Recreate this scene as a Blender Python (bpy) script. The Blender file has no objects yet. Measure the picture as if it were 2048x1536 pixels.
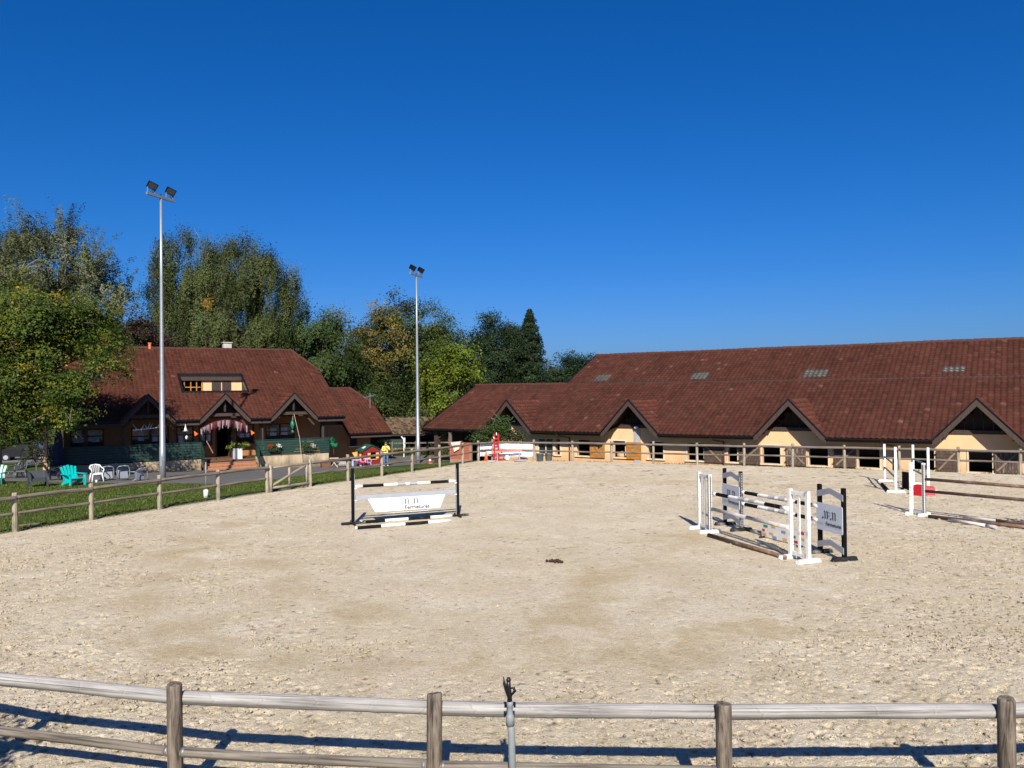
import bpy, bmesh, math, random
import numpy as np
from mathutils import Vector, Matrix

# ------------------------------------------------------------------ camera, sky, sun, exposure
SC = bpy.context.scene
COL = SC.collection
R = math.radians
F = 1538.0                      # focal length in pixels of the 2048 px wide photograph
HC = 4.05                       # eye height above the sand
PITCH = math.atan((784 - 768) / F)
ROLL = R(-0.63)
cam = bpy.data.cameras.new('camera')
cam.sensor_width = 36.0
cam.lens = 36.0 * F / 2048.0
cam.clip_start = 0.1
cam.clip_end = 6000
cam_ob = bpy.data.objects.new('camera', cam)
COL.objects.link(cam_ob)
CM = Matrix.Rotation(R(90) + PITCH, 4, 'X') @ Matrix.Rotation(ROLL, 4, 'Z')
cam_ob.matrix_world = Matrix.Translation((0, 0, HC)) @ CM
SC.camera = cam_ob

SUN_L = Vector((-0.05, 1.405, -1.0)).normalized()      # direction the light travels
SUN_EL = math.asin(-SUN_L.z)
world = bpy.data.worlds.new('World')
SC.world = world
world.use_nodes = True
wn = world.node_tree
sky = wn.nodes.new('ShaderNodeTexSky')
sky.sky_type = 'NISHITA'
sky.sun_disc = False
sky.sun_elevation = SUN_EL
sky.sun_rotation = R(180)
sky.altitude = 450
sky.air_density = 1.0
sky.dust_density = 1.6
sky.ozone_density = 3.0
hs = wn.nodes.new('ShaderNodeHueSaturation')
hs.inputs['Saturation'].default_value = 1.22
wn.links.new(sky.outputs[0], hs.inputs['Color'])
# deep blue grading: the red of the sky falls off faster than green and blue
sepc = wn.nodes.new('ShaderNodeSeparateColor'); cmbc = wn.nodes.new('ShaderNodeCombineColor')
wn.links.new(hs.outputs[0], sepc.inputs[0])
def wmath(op, a, b):
    n = wn.nodes.new('ShaderNodeMath'); n.operation = op
    for s_, v_ in ((n.inputs[0], a), (n.inputs[1], b)):
        if hasattr(v_, 'is_linked'): wn.links.new(v_, s_)
        else: s_.default_value = v_
    return n.outputs[0]
K = 0.079                                   # sky radiance -> picture scale
def shoulder(x, gain, knee): 
    y = wmath('MULTIPLY', x, gain); return wmath('DIVIDE', wmath('DIVIDE', y, wmath('ADD', wmath('MULTIPLY', x, knee), 1.0)), K)
sr, sg_, sb_ = (wmath('MULTIPLY', wmath('MAXIMUM', sepc.outputs[i], 0.0), K) for i in range(3))
ry = wmath('MULTIPLY', wmath('POWER', sr, 1.75), 1.15)
rlow = wmath('DIVIDE', ry, wmath('ADD', wmath('MULTIPLY', ry, 1.5), 1.0))
rhigh = wmath('MULTIPLY', wmath('SUBTRACT', sr, 0.42), 1.5)  # extra red on the bright sun side, added to neutralise blue shadows
wn.links.new(wmath('DIVIDE', wmath('MAXIMUM', rlow, rhigh), K), cmbc.inputs[0])
wn.links.new(shoulder(sg_, 0.80, 0.20), cmbc.inputs[1])
wn.links.new(shoulder(sb_, 1.44, 0.10), cmbc.inputs[2])
bg = wn.nodes['Background']
bg.inputs['Strength'].default_value = 0.052
wn.links.new(cmbc.outputs[0], bg.inputs['Color'])
sun = bpy.data.lights.new('sun', 'SUN')
sun.energy = 5.0
sun.angle = R(0.53)
sun.color = (1.0, 0.93, 0.82)
sun_ob = bpy.data.objects.new('sun', sun)
COL.objects.link(sun_ob)
sun_ob.rotation_euler = SUN_L.to_track_quat('-Z', 'Y').to_euler()
sun_ob.location = (0, -60, 60)
vs = SC.view_settings
vs.view_transform = 'Standard'
vs.look = 'None'
vs.gamma = 1.0
vs.use_curve_mapping = False
vs.exposure = 0.60
SC.render.engine = 'CYCLES'
SC.cycles.max_bounces = 6
SC.cycles.transparent_max_bounces = 8

# ------------------------------------------------------------------ surveying helpers (photo pixel -> place)
M3 = CM.to_3x3()
EYE = Vector((0, 0, HC))
def ray(u, v): return M3 @ Vector(((u - 1024) / F, -(v - 768) / F, -1.0))
def atz(u, v, z):
    r = ray(u, v); return EYE + r * ((z - HC) / r.z)
def aty(u, v, y):
    r = ray(u, v); return EYE + r * (y / r.y)
def onplane(u, v, p0, n):
    r = ray(u, v); return EYE + r * ((Vector(p0) - EYE).dot(n) / r.dot(n))

# ------------------------------------------------------------------ mesh helpers
SPLIT = {'verge_board', 'porch_brace', 'prop', 'loggia_post', 'window_mullion', 'outer_wall', 'verge_flashing', 'bargeboard', 'side_wall', 'white_cup', 'gable_plank', 'balustrade_post', 'porch_plank', 'yoke_arm', 'hinge', 'bin_handle', 'wall_plate', 'loggia_frame'}
class MB:
    def __init__(s): s.v = []; s.f = []; s.m = []; s.cut = []
    def add(s, vs, fs, mi=0):
        o = len(s.v); s.cut.append((o, len(s.f))); s.v += [tuple(v) for v in vs]
        s.f += [tuple(i + o for i in f) for f in fs]; s.m += [mi] * len(fs); return s
    def box(s, c, d, rot=None, mi=0):
        x, y, z = d[0] / 2, d[1] / 2, d[2] / 2
        vs = [Vector(p) for p in ((-x,-y,-z),(x,-y,-z),(x,y,-z),(-x,y,-z),(-x,-y,z),(x,-y,z),(x,y,z),(-x,y,z))]
        if rot is not None: vs = [rot @ p for p in vs]
        c = Vector(c)
        return s.add([p + c for p in vs], [(0,3,2,1),(4,5,6,7),(0,1,5,4),(1,2,6,5),(2,3,7,6),(3,0,4,7)], mi)
    def bar(s, p0, p1, w, h, up=(0, 0, 1), mi=0):
        p0 = Vector(p0); p1 = Vector(p1); d = p1 - p0; L = d.length; d.normalize()
        up = Vector(up)
        sx = d.cross(up)
        if sx.length < 1e-4: sx = d.cross(Vector((0, 1, 0)))
        sx.normalize(); uz = sx.cross(d)
        rot = Matrix((sx, d, uz)).transposed()
        return s.box((p0 + p1) / 2, (w, L, h), rot, mi)
    def tube(s, pts, rads, n=8, caps=True, mi=0):
        pts = [Vector(p) for p in pts]; vs = []; fs = []
        if not hasattr(rads, '__len__'): rads = [rads] * len(pts)
        ref = Vector((0.37, 0.91, 0.2)).normalized()
        for i, p in enumerate(pts):
            d = (pts[min(i + 1, len(pts) - 1)] - pts[max(i - 1, 0)]).normalized()
            a = d.cross(ref)
            if a.length < 1e-3: a = d.cross(Vector((1, 0, 0)))
            a.normalize(); b = d.cross(a)
            for k in range(n):
                t = 2 * math.pi * k / n
                vs.append(p + (a * math.cos(t) + b * math.sin(t)) * rads[i])
        for i in range(len(pts) - 1):
            for k in range(n):
                k2 = (k + 1) % n
                fs.append((i * n + k, i * n + k2, (i + 1) * n + k2, (i + 1) * n + k))
        if caps:
            fs.append(tuple(range(n - 1, -1, -1))); o = (len(pts) - 1) * n
            fs.append(tuple(range(o, o + n)))
        return s.add(vs, fs, mi)
    def prism(s, poly, off, mi=0):
        poly = [Vector(p) for p in poly]; off = Vector(off); n = len(poly)
        vs = poly + [p + off for p in poly]
        fs = [tuple(range(n - 1, -1, -1)), tuple(range(n, 2 * n))]
        fs += [(i, (i + 1) % n, n + (i + 1) % n, n + i) for i in range(n)]
        return s.add(vs, fs, mi)
    def lathe(s, prof, n=16, c=(0, 0, 0), mi=0, caps=True):
        vs = []; fs = []; c = Vector(c)
        for r, z in prof:
            for k in range(n):
                t = 2 * math.pi * k / n; vs.append(c + Vector((r * math.cos(t), r * math.sin(t), z)))
        for i in range(len(prof) - 1):
            for k in range(n):
                k2 = (k + 1) % n
                fs.append((i * n + k, i * n + k2, (i + 1) * n + k2, (i + 1) * n + k))
        if caps:
            fs.append(tuple(range(n - 1, -1, -1))); o = (len(prof) - 1) * n; fs.append(tuple(range(o, o + n)))
        return s.add(vs, fs, mi)
    def mesh(s, name, mats, smooth=False):
        me = bpy.data.meshes.new(name)
        me.from_pydata(s.v, [], s.f)
        if not isinstance(mats, (list, tuple)): mats = [mats]
        for m in mats: me.materials.append(m)
        if len(mats) > 1: me.polygons.foreach_set('material_index', s.m)
        if smooth: me.polygons.foreach_set('use_smooth', [True] * len(me.polygons))
        bm = bmesh.new(); bm.from_mesh(me); bmesh.ops.recalc_face_normals(bm, faces=bm.faces); bm.to_mesh(me); bm.free()
        me.update(); return me
    def build(s, name, mats, parent=None, smooth=False, loc=None, rot=None):
        if name in SPLIT and len(s.cut) > 1:            # every piece an object of its own
            ends = s.cut[1:] + [(len(s.v), len(s.f))]
            for (v0, f0), (v1, f1) in zip(s.cut, ends):
                m = MB(); m.add(s.v[v0:v1], [tuple(i - v0 for i in f) for f in s.f[f0:f1]])
                o = link(name, m.mesh(name, mats, smooth), parent, loc, rot)
            return o
        return link(name, s.mesh(name, mats, smooth), parent, loc, rot)

def link(name, me, parent=None, loc=None, rot=None):
    o = bpy.data.objects.new(name, me); COL.objects.link(o)
    if parent is not None: o.parent = parent
    if loc is not None: o.location = loc
    if rot is not None: o.rotation_euler = rot
    return o
def tag(o, label=None, cat=None, group=None, kind=None):
    if label: o['label'] = label
    if cat: o['category'] = cat
    if group: o['group'] = group
    if kind: o['kind'] = kind
    return o
def thing(name, label, cat, loc=(0, 0, 0), rz=0, group=None):
    o = bpy.data.objects.new(name, None); COL.objects.link(o)
    o.location = loc; o.rotation_euler = (0, 0, rz); o.empty_display_size = 0.2
    return tag(o, label, cat, group)
def copy_tree(o, parent=None):
    c = o.copy(); COL.objects.link(c); c.parent = parent
    for ch in list(o.children): copy_tree(ch, c)
    return c
def np_mesh(name, verts, quads, mats, tint=None, smooth=False):
    verts = np.asarray(verts, np.float32); quads = np.asarray(quads, np.int32); k = quads.shape[1]
    me = bpy.data.meshes.new(name)
    me.vertices.add(len(verts)); me.vertices.foreach_set('co', verts.ravel())
    me.loops.add(quads.size); me.loops.foreach_set('vertex_index', quads.ravel())
    me.polygons.add(len(quads)); me.polygons.foreach_set('loop_start', np.arange(0, quads.size, k, dtype=np.int32))
    if smooth: me.polygons.foreach_set('use_smooth', np.ones(len(quads), bool))
    if not isinstance(mats, (list, tuple)): mats = [mats]
    for m in mats: me.materials.append(m)
    if tint is not None:
        a = me.color_attributes.new('tint', 'FLOAT_COLOR', 'POINT')
        t = np.ones((len(verts), 4), np.float32); t[:, :tint.shape[1]] = tint
        a.data.foreach_set('color', t.ravel())
    me.update(calc_edges=True); me.validate(); return me

# ------------------------------------------------------------------ materials
MATS = {}
def nodes_of(name):
    m = bpy.data.materials.new(name); m.use_nodes = True
    nt = m.node_tree; b = nt.nodes['Principled BSDF']
    return m, nt, b
def N(nt, t, **kw):
    n = nt.nodes.new(t)
    for k, v in kw.items():
        if k in n.inputs: n.inputs[k].default_value = v
        else: setattr(n, k, v)
    return n
def ramp(nt, fac, stops):
    r = nt.nodes.new('ShaderNodeValToRGB'); cr = r.color_ramp
    while len(cr.elements) < len(stops): cr.elements.new(0.5)
    for e, (p, c) in zip(cr.elements, stops):
        e.position = p; e.color = (c[0], c[1], c[2], 1) if hasattr(c, '__len__') else (c, c, c, 1)
    nt.links.new(fac, r.inputs[0]); return r.outputs[0]
def mixc(nt, fac, a, b, mode='MIX'):
    m = nt.nodes.new('ShaderNodeMix'); m.data_type = 'RGBA'; m.blend_type = mode
    for sock, val in ((m.inputs[0], fac), (m.inputs[6], a), (m.inputs[7], b)):
        if hasattr(val, 'is_linked'): nt.links.new(val, sock)
        elif hasattr(val, '__len__'): sock.default_value = (val[0], val[1], val[2], 1)
        else: sock.default_value = val
    return m.outputs[2]
def coords(nt, scale=(1, 1, 1), kind='Object'):
    tc = nt.nodes.new('ShaderNodeTexCoord'); mp = nt.nodes.new('ShaderNodeMapping')
    mp.inputs['Scale'].default_value = scale
    nt.links.new(tc.outputs[kind], mp.inputs[0]); return mp.outputs[0]
def noise(nt, vec, scale, detail=4, rough=0.55, dist=0.0):
    n = N(nt, 'ShaderNodeTexNoise', Scale=scale, Detail=detail, Roughness=rough, Distortion=dist)
    nt.links.new(vec, n.inputs['Vector']); return n.outputs[0]
def bump(nt, b, height, strength=0.4, dist=0.02):
    bp = N(nt, 'ShaderNodeBump', Strength=strength, Distance=dist)
    nt.links.new(height, bp.inputs['Height']); nt.links.new(bp.outputs[0], b.inputs['Normal'])
def mat(name, col, rough=0.6, var=0.25, scale=4.0, stretch=(1, 1, 1), bmp=0.0, bscale=30, metal=0.0, tint=False, dirt=None, spec=0.4):
    if name in MATS: return MATS[name]
    m, nt, b = nodes_of(name)
    vec = coords(nt, stretch)
    n1 = noise(nt, vec, scale, 5, 0.6)
    dk = tuple(c * (1 - var) for c in col); lt = tuple(min(1, c * (1 + var * 0.7)) for c in col)
    c = ramp(nt, n1, [(0.3, dk), (0.7, lt)])
    if dirt:
        n2 = noise(nt, vec, scale * 0.45, 6, 0.7)
        f = ramp(nt, n2, [(0.52, 0.0), (0.68, 1.0)])
        c = mixc(nt, f, c, dirt)
    if tint:
        a = nt.nodes.new('ShaderNodeAttribute'); a.attribute_name = 'tint'
        c = mixc(nt, 1.0, c, a.outputs['Color'], 'MULTIPLY')
    nt.links.new(c, b.inputs['Base Color'])
    b.inputs['Roughness'].default_value = rough; b.inputs['Metallic'].default_value = metal
    b.inputs['Specular IOR Level'].default_value = spec
    if bmp: bump(nt, b, noise(nt, vec, bscale, 4, 0.6), bmp, 0.02)
    MATS[name] = m; return m

def wood(name, light, dark, knots=True, zscale=1.0):
    m, nt, b = nodes_of(name)
    vec = coords(nt, (14, 14, 0.9 * zscale))
    g1 = noise(nt, vec, 1.6, 6, 0.65, 0.6)
    c = ramp(nt, g1, [(0.36, dark), (0.48, tuple((a * .6 + d * .4) for a, d in zip(light, dark))), (0.60, light)])
    v2 = coords(nt, (1.2, 1.2, 1.2 * zscale))
    blot = ramp(nt, noise(nt, v2, 2.2, 5, 0.6), [(0.35, 0.72), (0.65, 1.08)])
    c = mixc(nt, 1.0, c, blot, 'MULTIPLY')
    crack = ramp(nt, noise(nt, coords(nt, (26, 26, 0.35 * zscale)), 1.5, 2, 0.5), [(0.36, 0.2), (0.42, 1.0)])
    c = mixc(nt, 0.7, c, crack, 'MULTIPLY')
    if knots:
        sp = nt.nodes.new('ShaderNodeSeparateXYZ'); nt.links.new(coords(nt), sp.inputs[0])
        nz = noise(nt, coords(nt, (9, 9, 2)), 1.0, 2)
        mul = N(nt, 'ShaderNodeMath', operation='MULTIPLY_ADD'); nt.links.new(sp.outputs[2], mul.inputs[0])
        mul.inputs[1].default_value = 4.6; nt.links.new(nz, mul.inputs[2])
        fr = N(nt, 'ShaderNodeMath', operation='FRACT'); nt.links.new(mul.outputs[0], fr.inputs[0])
        k = ramp(nt, fr.outputs[0], [(0.0, 0.75), (0.03, 1.15), (0.07, 1.0), (0.98, 1.0), (1.0, 0.75)])
        c = mixc(nt, 0.8, c, k, 'MULTIPLY')
        vo = N(nt, 'ShaderNodeTexVoronoi', Scale=1.0, Randomness=1.0); nt.links.new(coords(nt, (5.5, 5.5, 7.0)), vo.inputs['Vector'])
        c = mixc(nt, 0.85, c, ramp(nt, vo.outputs['Distance'], [(0.0, 0.28), (0.07, 0.42), (0.11, 1.22), (0.19, 0.92), (0.26, 1.0)]), 'MULTIPLY')
    nt.links.new(c, b.inputs['Base Color'])
    b.inputs['Roughness'].default_value = 0.85; b.inputs['Specular IOR Level'].default_value = 0.2
    bump(nt, b, g1, 0.5, 0.01)
    MATS[name] = m; return m

W_RAIL = wood('weathered_rail', (0.43, 0.415, 0.395), (0.17, 0.160, 0.148))
W_POST = wood('weathered_post', (0.23, 0.19, 0.15), (0.05, 0.038, 0.029), knots=False, zscale=1.5)
W_POSTF = wood('dry_post', (0.40, 0.35, 0.27), (0.17, 0.145, 0.105), knots=False)
W_LOW = wood('weathered_low_rail', (0.25, 0.22, 0.185), (0.075, 0.062, 0.05))
W_RAILF = wood('grey_brown_rail', (0.23, 0.195, 0.16), (0.075, 0.06, 0.045))
TIMBER = mat('dark_timber', (0.030, 0.020, 0.016), 0.7, 0.35, 3, (1, 1, 6), 0.2)
TIMBER2 = mat('brown_timber', (0.050, 0.031, 0.024), 0.7, 0.35, 3, (6, 1, 1), 0.2)
GUTTER = mat('dark_gutter_metal', (0.022, 0.022, 0.024), 0.35, 0.2, 5, metal=0.6)
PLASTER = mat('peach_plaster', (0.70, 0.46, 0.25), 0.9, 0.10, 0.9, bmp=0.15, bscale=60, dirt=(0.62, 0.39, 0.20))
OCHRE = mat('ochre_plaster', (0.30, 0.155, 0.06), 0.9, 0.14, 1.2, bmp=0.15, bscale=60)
PLINTH = mat('stained_concrete', (0.40, 0.32, 0.21), 0.95, 0.3, 1.5, (1, 1, 0.35), 0.4, 20, dirt=(0.17, 0.14, 0.10))
GREENP = mat('green_painted_wood', (0.0075, 0.034, 0.0245), 0.5, 0.3, 2.0, (1, 1, 5), 0.1, dirt=(0.014, 0.05, 0.038))
WHITEP = mat('white_paint', (0.74, 0.74, 0.71), 0.55, 0.07, 9, dirt=(0.40, 0.35, 0.28))
PANELW = mat('white_sign_panel', (0.80, 0.84, 0.86), 0.35, 0.04, 2.5, dirt=(0.70, 0.72, 0.73))
BLACKP = mat('black_paint', (0.0035, 0.0035, 0.0045), 0.6, 0.3, 3, spec=0.12)
GREYP = mat('grey_paint', (0.30, 0.32, 0.36), 0.5, 0.1, 3)
GREYW = mat('worn_grey_paint', (0.36, 0.36, 0.37), 0.6, 0.25, 6, dirt=(0.5, 0.5, 0.5))
BLACKW = mat('scuffed_black_paint', (0.006, 0.006, 0.007), 0.75, 0.3, 8, dirt=(0.06, 0.056, 0.05), spec=0.12)
BROWNW = mat('worn_brown_pole', (0.13, 0.075, 0.045), 0.75, 0.45, 6, dirt=(0.30, 0.24, 0.19))
GALV = mat('galvanised_steel', (0.30, 0.325, 0.34), 0.48, 0.12, 3, (1, 1, 3), metal=0.55)
LETTER = mat('black_lettering', (0.010, 0.010, 0.012), 0.5, 0.1)
LETTERG = mat('grey_lettering', (0.42, 0.44, 0.48), 0.5, 0.1)
DARKGLASS = mat('dark_window_glass', (0.02, 0.025, 0.03), 0.08, 0.2, 2, spec=0.6)
REDP = mat('red_paint', (0.38, 0.008, 0.014), 0.45, 0.2, 3)
def leafmat(name, trans=0.3):
    m, nt, b = nodes_of(name)
    a = nt.nodes.new('ShaderNodeAttribute'); a.attribute_name = 'tint'
    nt.links.new(a.outputs['Color'], b.inputs['Base Color'])
    b.inputs['Roughness'].default_value = 0.6; b.inputs['Specular IOR Level'].default_value = 0.12
    t = nt.nodes.new('ShaderNodeBsdfTranslucent'); nt.links.new(a.outputs['Color'], t.inputs['Color'])
    mx = nt.nodes.new('ShaderNodeMixShader'); mx.inputs[0].default_value = trans
    nt.links.new(b.outputs[0], mx.inputs[1]); nt.links.new(t.outputs[0], mx.inputs[2])
    nt.links.new(mx.outputs[0], nt.nodes['Material Output'].inputs['Surface'])
    MATS[name] = m; return m
def stain_low(m, z0, z1, col, strength):
    """splash dirt rising from the foot of a wall"""
    nt = m.node_tree; b = nt.nodes['Principled BSDF']; old = b.inputs['Base Color'].links[0].from_socket
    sp = nt.nodes.new('ShaderNodeSeparateXYZ'); nt.links.new(coords(nt), sp.inputs[0])
    ad = N(nt, 'ShaderNodeMath', operation='MULTIPLY_ADD'); nt.links.new(noise(nt, coords(nt, (1, 1, .5)), 2.2, 6, .7), ad.inputs[0]); ad.inputs[1].default_value = (z1 - z0) * 1.6; nt.links.new(sp.outputs[2], ad.inputs[2])
    mr = N(nt, 'ShaderNodeMapRange'); nt.links.new(ad.outputs[0], mr.inputs[0]); mr.inputs[1].default_value = z0 + (z1 - z0) * .8; mr.inputs[2].default_value = z1 + (z1 - z0) * .8; mr.inputs[3].default_value = strength; mr.inputs[4].default_value = 0
    nt.links.new(mixc(nt, mr.outputs[0], old, col), b.inputs['Base Color'])
stain_low(PLASTER, -0.7, 0.25, (0.46, 0.27, 0.14), 0.75)
stain_low(PLINTH, -1.0, -0.3, (0.10, 0.08, 0.055), 0.8)
LEAF = leafmat('leaves')
BARK = mat('grey_brown_bark', (0.16, 0.13, 0.10), 0.9, 0.4, 3, (1, 1, 0.3), 0.6, 12)
BIRCHBARK = mat('pale_birch_bark', (0.26, 0.24, 0.20), 0.8, 0.35, 3, (1, 1, 3), 0.3, dirt=(0.10, 0.09, 0.08))
# ------------------------------------------------------------------ noise and terrain
def vnoise(x, y, seed=0):
    xi = np.floor(x).astype(np.int64); yi = np.floor(y).astype(np.int64); fx = x - xi; fy = y - yi
    fx = fx * fx * (3 - 2 * fx); fy = fy * fy * (3 - 2 * fy)
    def h(a, b):
        n = (a * 374761393 + b * 668265263 + seed * 974634777) & 0xFFFFFFFF
        n = ((n ^ (n >> 13)) * 1274126177) & 0xFFFFFFFF
        return ((n ^ (n >> 16)) & 0xFFFF) / 65535.0
    return (h(xi, yi) * (1 - fx) + h(xi + 1, yi) * fx) * (1 - fy) + (h(xi, yi + 1) * (1 - fx) + h(xi + 1, yi + 1) * fx) * fy
def fbm(x, y, o=4, seed=0):
    s = 0; a = 0.5
    for i in range(o):
        s = s + a * vnoise(x, y, seed + i * 17); x = x * 2.03 + 5.1; y = y * 2.03 + 9.7; a *= 0.5
    return s
def sstep(x, a, b):
    t = np.clip((x - a) / (b - a), 0, 1); return t * t * (3 - 2 * t)

LEFT_POSTS = [(-16.9, 19.2), (-16.1, 21.1), (-15.04, 23.24), (-13.87, 25.32), (-12.65, 27.55), (-11.4, 29.75), (-10.18, 31.87)]
MID_POSTS = [(-8.92, 33.85), (-7.67, 35.8), (-6.43, 37.75), (-5.20, 39.75), (-3.98, 41.85), (-2.85, 43.9), (-2.03, 45.4), (-1.22, 46.0)]
BACK_POSTS = [(-1.22, 46.0), (1.25, 45.45), (3.47, 44.65), (5.62, 43.72), (7.80, 42.75), (10.02, 41.85), (12.27, 40.85), (14.50, 39.9), (16.78, 38.95), (19.0, 37.85), (21.18, 36.6), (23.36, 35.42), (25.5, 34.2), (27.7, 33.0)]
NEAR_POSTS = [(-10.6, 10.2), (-8.3, 9.1), (-5.85, 8.2), (-3.34, 7.58), (-0.77, 7.23), (1.89, 7.04), (4.45, 7.02), (7.05, 7.12), (9.6, 7.35)]
ARENA = [(-17.6, 17.0), (-17.3, 14.5), (-15.5, 12.4), (-13, 11.2)] + NEAR_POSTS + [(14, 8.2), (20, 10), (26, 14), (29, 20), (29.5, 28)] + BACK_POSTS[::-1] + MID_POSTS[::-1][1:] + LEFT_POSTS[::-1]
_P = np.array(ARENA); _Q = np.roll(_P, -1, axis=0)
def sd_arena(x, y):
    x = np.asarray(x, float); y = np.asarray(y, float)
    d = np.full(x.shape, 1e9); inside = np.zeros(x.shape, bool)
    for (ax, ay), (bx, by) in zip(_P, _Q):
        ex, ey = bx - ax, by - ay
        t = np.clip(((x - ax) * ex + (y - ay) * ey) / (ex * ex + ey * ey + 1e-9), 0, 1)
        d = np.minimum(d, np.hypot(x - ax - t * ex, y - ay - t * ey))
        c = ((ay > y) != (by > y)) & (x < (bx - ax) * (y - ay) / (by - ay + 1e-12) + ax)
        inside ^= c
    return np.where(inside, -d, d)
def terrain(x, y):
    x = np.asarray(x, float); y = np.asarray(y, float)
    tl = np.interp(y, [20, 34, 40, 50, 56, 66, 90], [0.05, 0.08, -0.2, -0.8, -1.12, -1.3, -1.3])
    wr = sstep(x, -5, 2) * sstep(y, 20, 30)
    t = tl * (1 - wr) + (-1.25) * wr
    w = 5 * (1 - wr) + 2.2 * wr
    t = t + (fbm(x * 0.4, y * 0.4, 3, 5) - 0.45) * 0.12
    z = t * sstep(sd_arena(x, y) / w, 0.04, 1.0)
    bank = 2.4 * sstep(-y, -5.2, -1.0)
    return np.where(y < 5.2, np.maximum(z, bank), z) - 0.03
def th(x, y): return float(terrain(np.array([x]), np.array([y]))[0])
def gnd(u, v):
    z = -0.4
    for _ in range(25):
        p = atz(u, v, z); z = 0.5 * z + 0.5 * th(p.x, p.y)
    return Vector((p.x, p.y, th(p.x, p.y)))

# ------------------------------------------------------------------ ground materials
def ground_material():
    m, nt, b = nodes_of('grass_ground')
    vec = coords(nt)
    n1 = noise(nt, vec, 1.3, 6, 0.65); n2 = noise(nt, vec, 14, 5, 0.7); n3 = noise(nt, vec, 0.35, 3)
    c = ramp(nt, n1, [(0.3, (0.034, 0.058, 0.013)), (0.55, (0.066, 0.098, 0.020)), (0.75, (0.12, 0.115, 0.042))])
    c = mixc(nt, 0.55, c, ramp(nt, n2, [(0.3, 0.45), (0.7, 1.4)]), 'MULTIPLY')
    bare = ramp(nt, noise(nt, vec, 0.8, 5, 0.7), [(0.58, 0.0), (0.66, 1.0)])
    c = mixc(nt, bare, c, (0.26, 0.21, 0.13))
    a = nt.nodes.new('ShaderNodeAttribute'); a.attribute_name = 'tint'
    sp = nt.nodes.new('ShaderNodeSeparateColor'); nt.links.new(a.outputs['Color'], sp.inputs[0])
    add = N(nt, 'ShaderNodeMath', operation='ADD'); nt.links.new(sp.outputs[0], add.inputs[0]); nt.links.new(n2, add.inputs[1])
    e = ramp(nt, add.outputs[0], [(0.85, 0.0), (1.0, 1.0)])
    c = mixc(nt, e, c, ramp(nt, n2, [(0.3, (0.22, 0.18, 0.13)), (0.7, (0.46, 0.39, 0.29))]))
    nt.links.new(c, b.inputs['Base Color']); b.inputs['Roughness'].default_value = 0.95
    b.inputs['Specular IOR Level'].default_value = 0.1
    bump(nt, b, n2, 0.9, 0.06); return m
GRASSM = ground_material()

def sand_material():
    m, nt, b = nodes_of('arena_sand')
    vec = coords(nt)
    big = noise(nt, vec, 0.16, 5, 0.6, 0.6); mid = noise(nt, vec, 0.9, 8, 0.72, 0.5); fine = noise(nt, vec, 7, 8, 0.8, 0.6); grit = noise(nt, vec, 48, 4, 0.75)
    c = ramp(nt, mid, [(0.32, (0.530, 0.445, 0.300)), (0.5, (0.615, 0.530, 0.380)), (0.66, (0.690, 0.612, 0.468))])
    c = mixc(nt, ramp(nt, big, [(0.45, 0.0), (0.62, 0.55)]), c, (0.560, 0.465, 0.310))
    pink = ramp(nt, noise(nt, coords(nt, (0.7, 1.2, 1)), 0.5, 6, 0.7), [(0.48, 0.0), (0.62, 0.45)])
    c = mixc(nt, pink, c, (0.630, 0.525, 0.405))
    a = nt.nodes.new('ShaderNodeAttribute'); a.attribute_name = 'tint'
    sp = nt.nodes.new('ShaderNodeSeparateColor'); nt.links.new(a.outputs['Color'], sp.inputs[0])
    mm = N(nt, 'ShaderNodeMath', operation='MULTIPLY'); nt.links.new(sp.outputs[0], mm.inputs[0]); nt.links.new(ramp(nt, mid, [(0.38, 0.8), (0.58, 0.12)]), mm.inputs[1])
    c = mixc(nt, mm.outputs[0], c, (0.49, 0.39, 0.230))
    c = mixc(nt, 1.0, c, ramp(nt, fine, [(0.30, 0.64), (0.42, 0.92), (0.52, 1.01), (0.66, 1.14)]), 'MULTIPLY')
    c = mixc(nt, 1.0, c, ramp(nt, grit, [(0.30, 0.50), (0.42, 0.92), (0.55, 1.03), (0.68, 1.18)]), 'MULTIPLY')
    f1 = ramp(nt, noise(nt, coords(nt, (1.0, 1.6, 1.0)), 15, 5, 0.7, 2.0), [(0.585, 0.0), (0.63, 0.75)])
    c = mixc(nt, f1, c, (0.20, 0.155, 0.105))
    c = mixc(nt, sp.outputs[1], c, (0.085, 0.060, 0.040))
    nt.links.new(c, b.inputs['Base Color']); b.inputs['Roughness'].default_value = 0.95
    b.inputs['Specular IOR Level'].default_value = 0.1
    clod = noise(nt, vec, 24, 6, 0.75, 0.8)
    ad2 = N(nt, 'ShaderNodeMath', operation='MULTIPLY_ADD'); nt.links.new(grit, ad2.inputs[0]); ad2.inputs[1].default_value = 0.5
    nt.links.new(clod, ad2.inputs[2])
    bump(nt, b, ad2.outputs[0], 0.8, 0.045); return m
SANDM = sand_material()
ASPHALT = mat('asphalt', (0.115, 0.108, 0.098), 0.9, 0.25, 0.8, bmp=0.5, bscale=90, dirt=(0.115, 0.112, 0.105))

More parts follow.
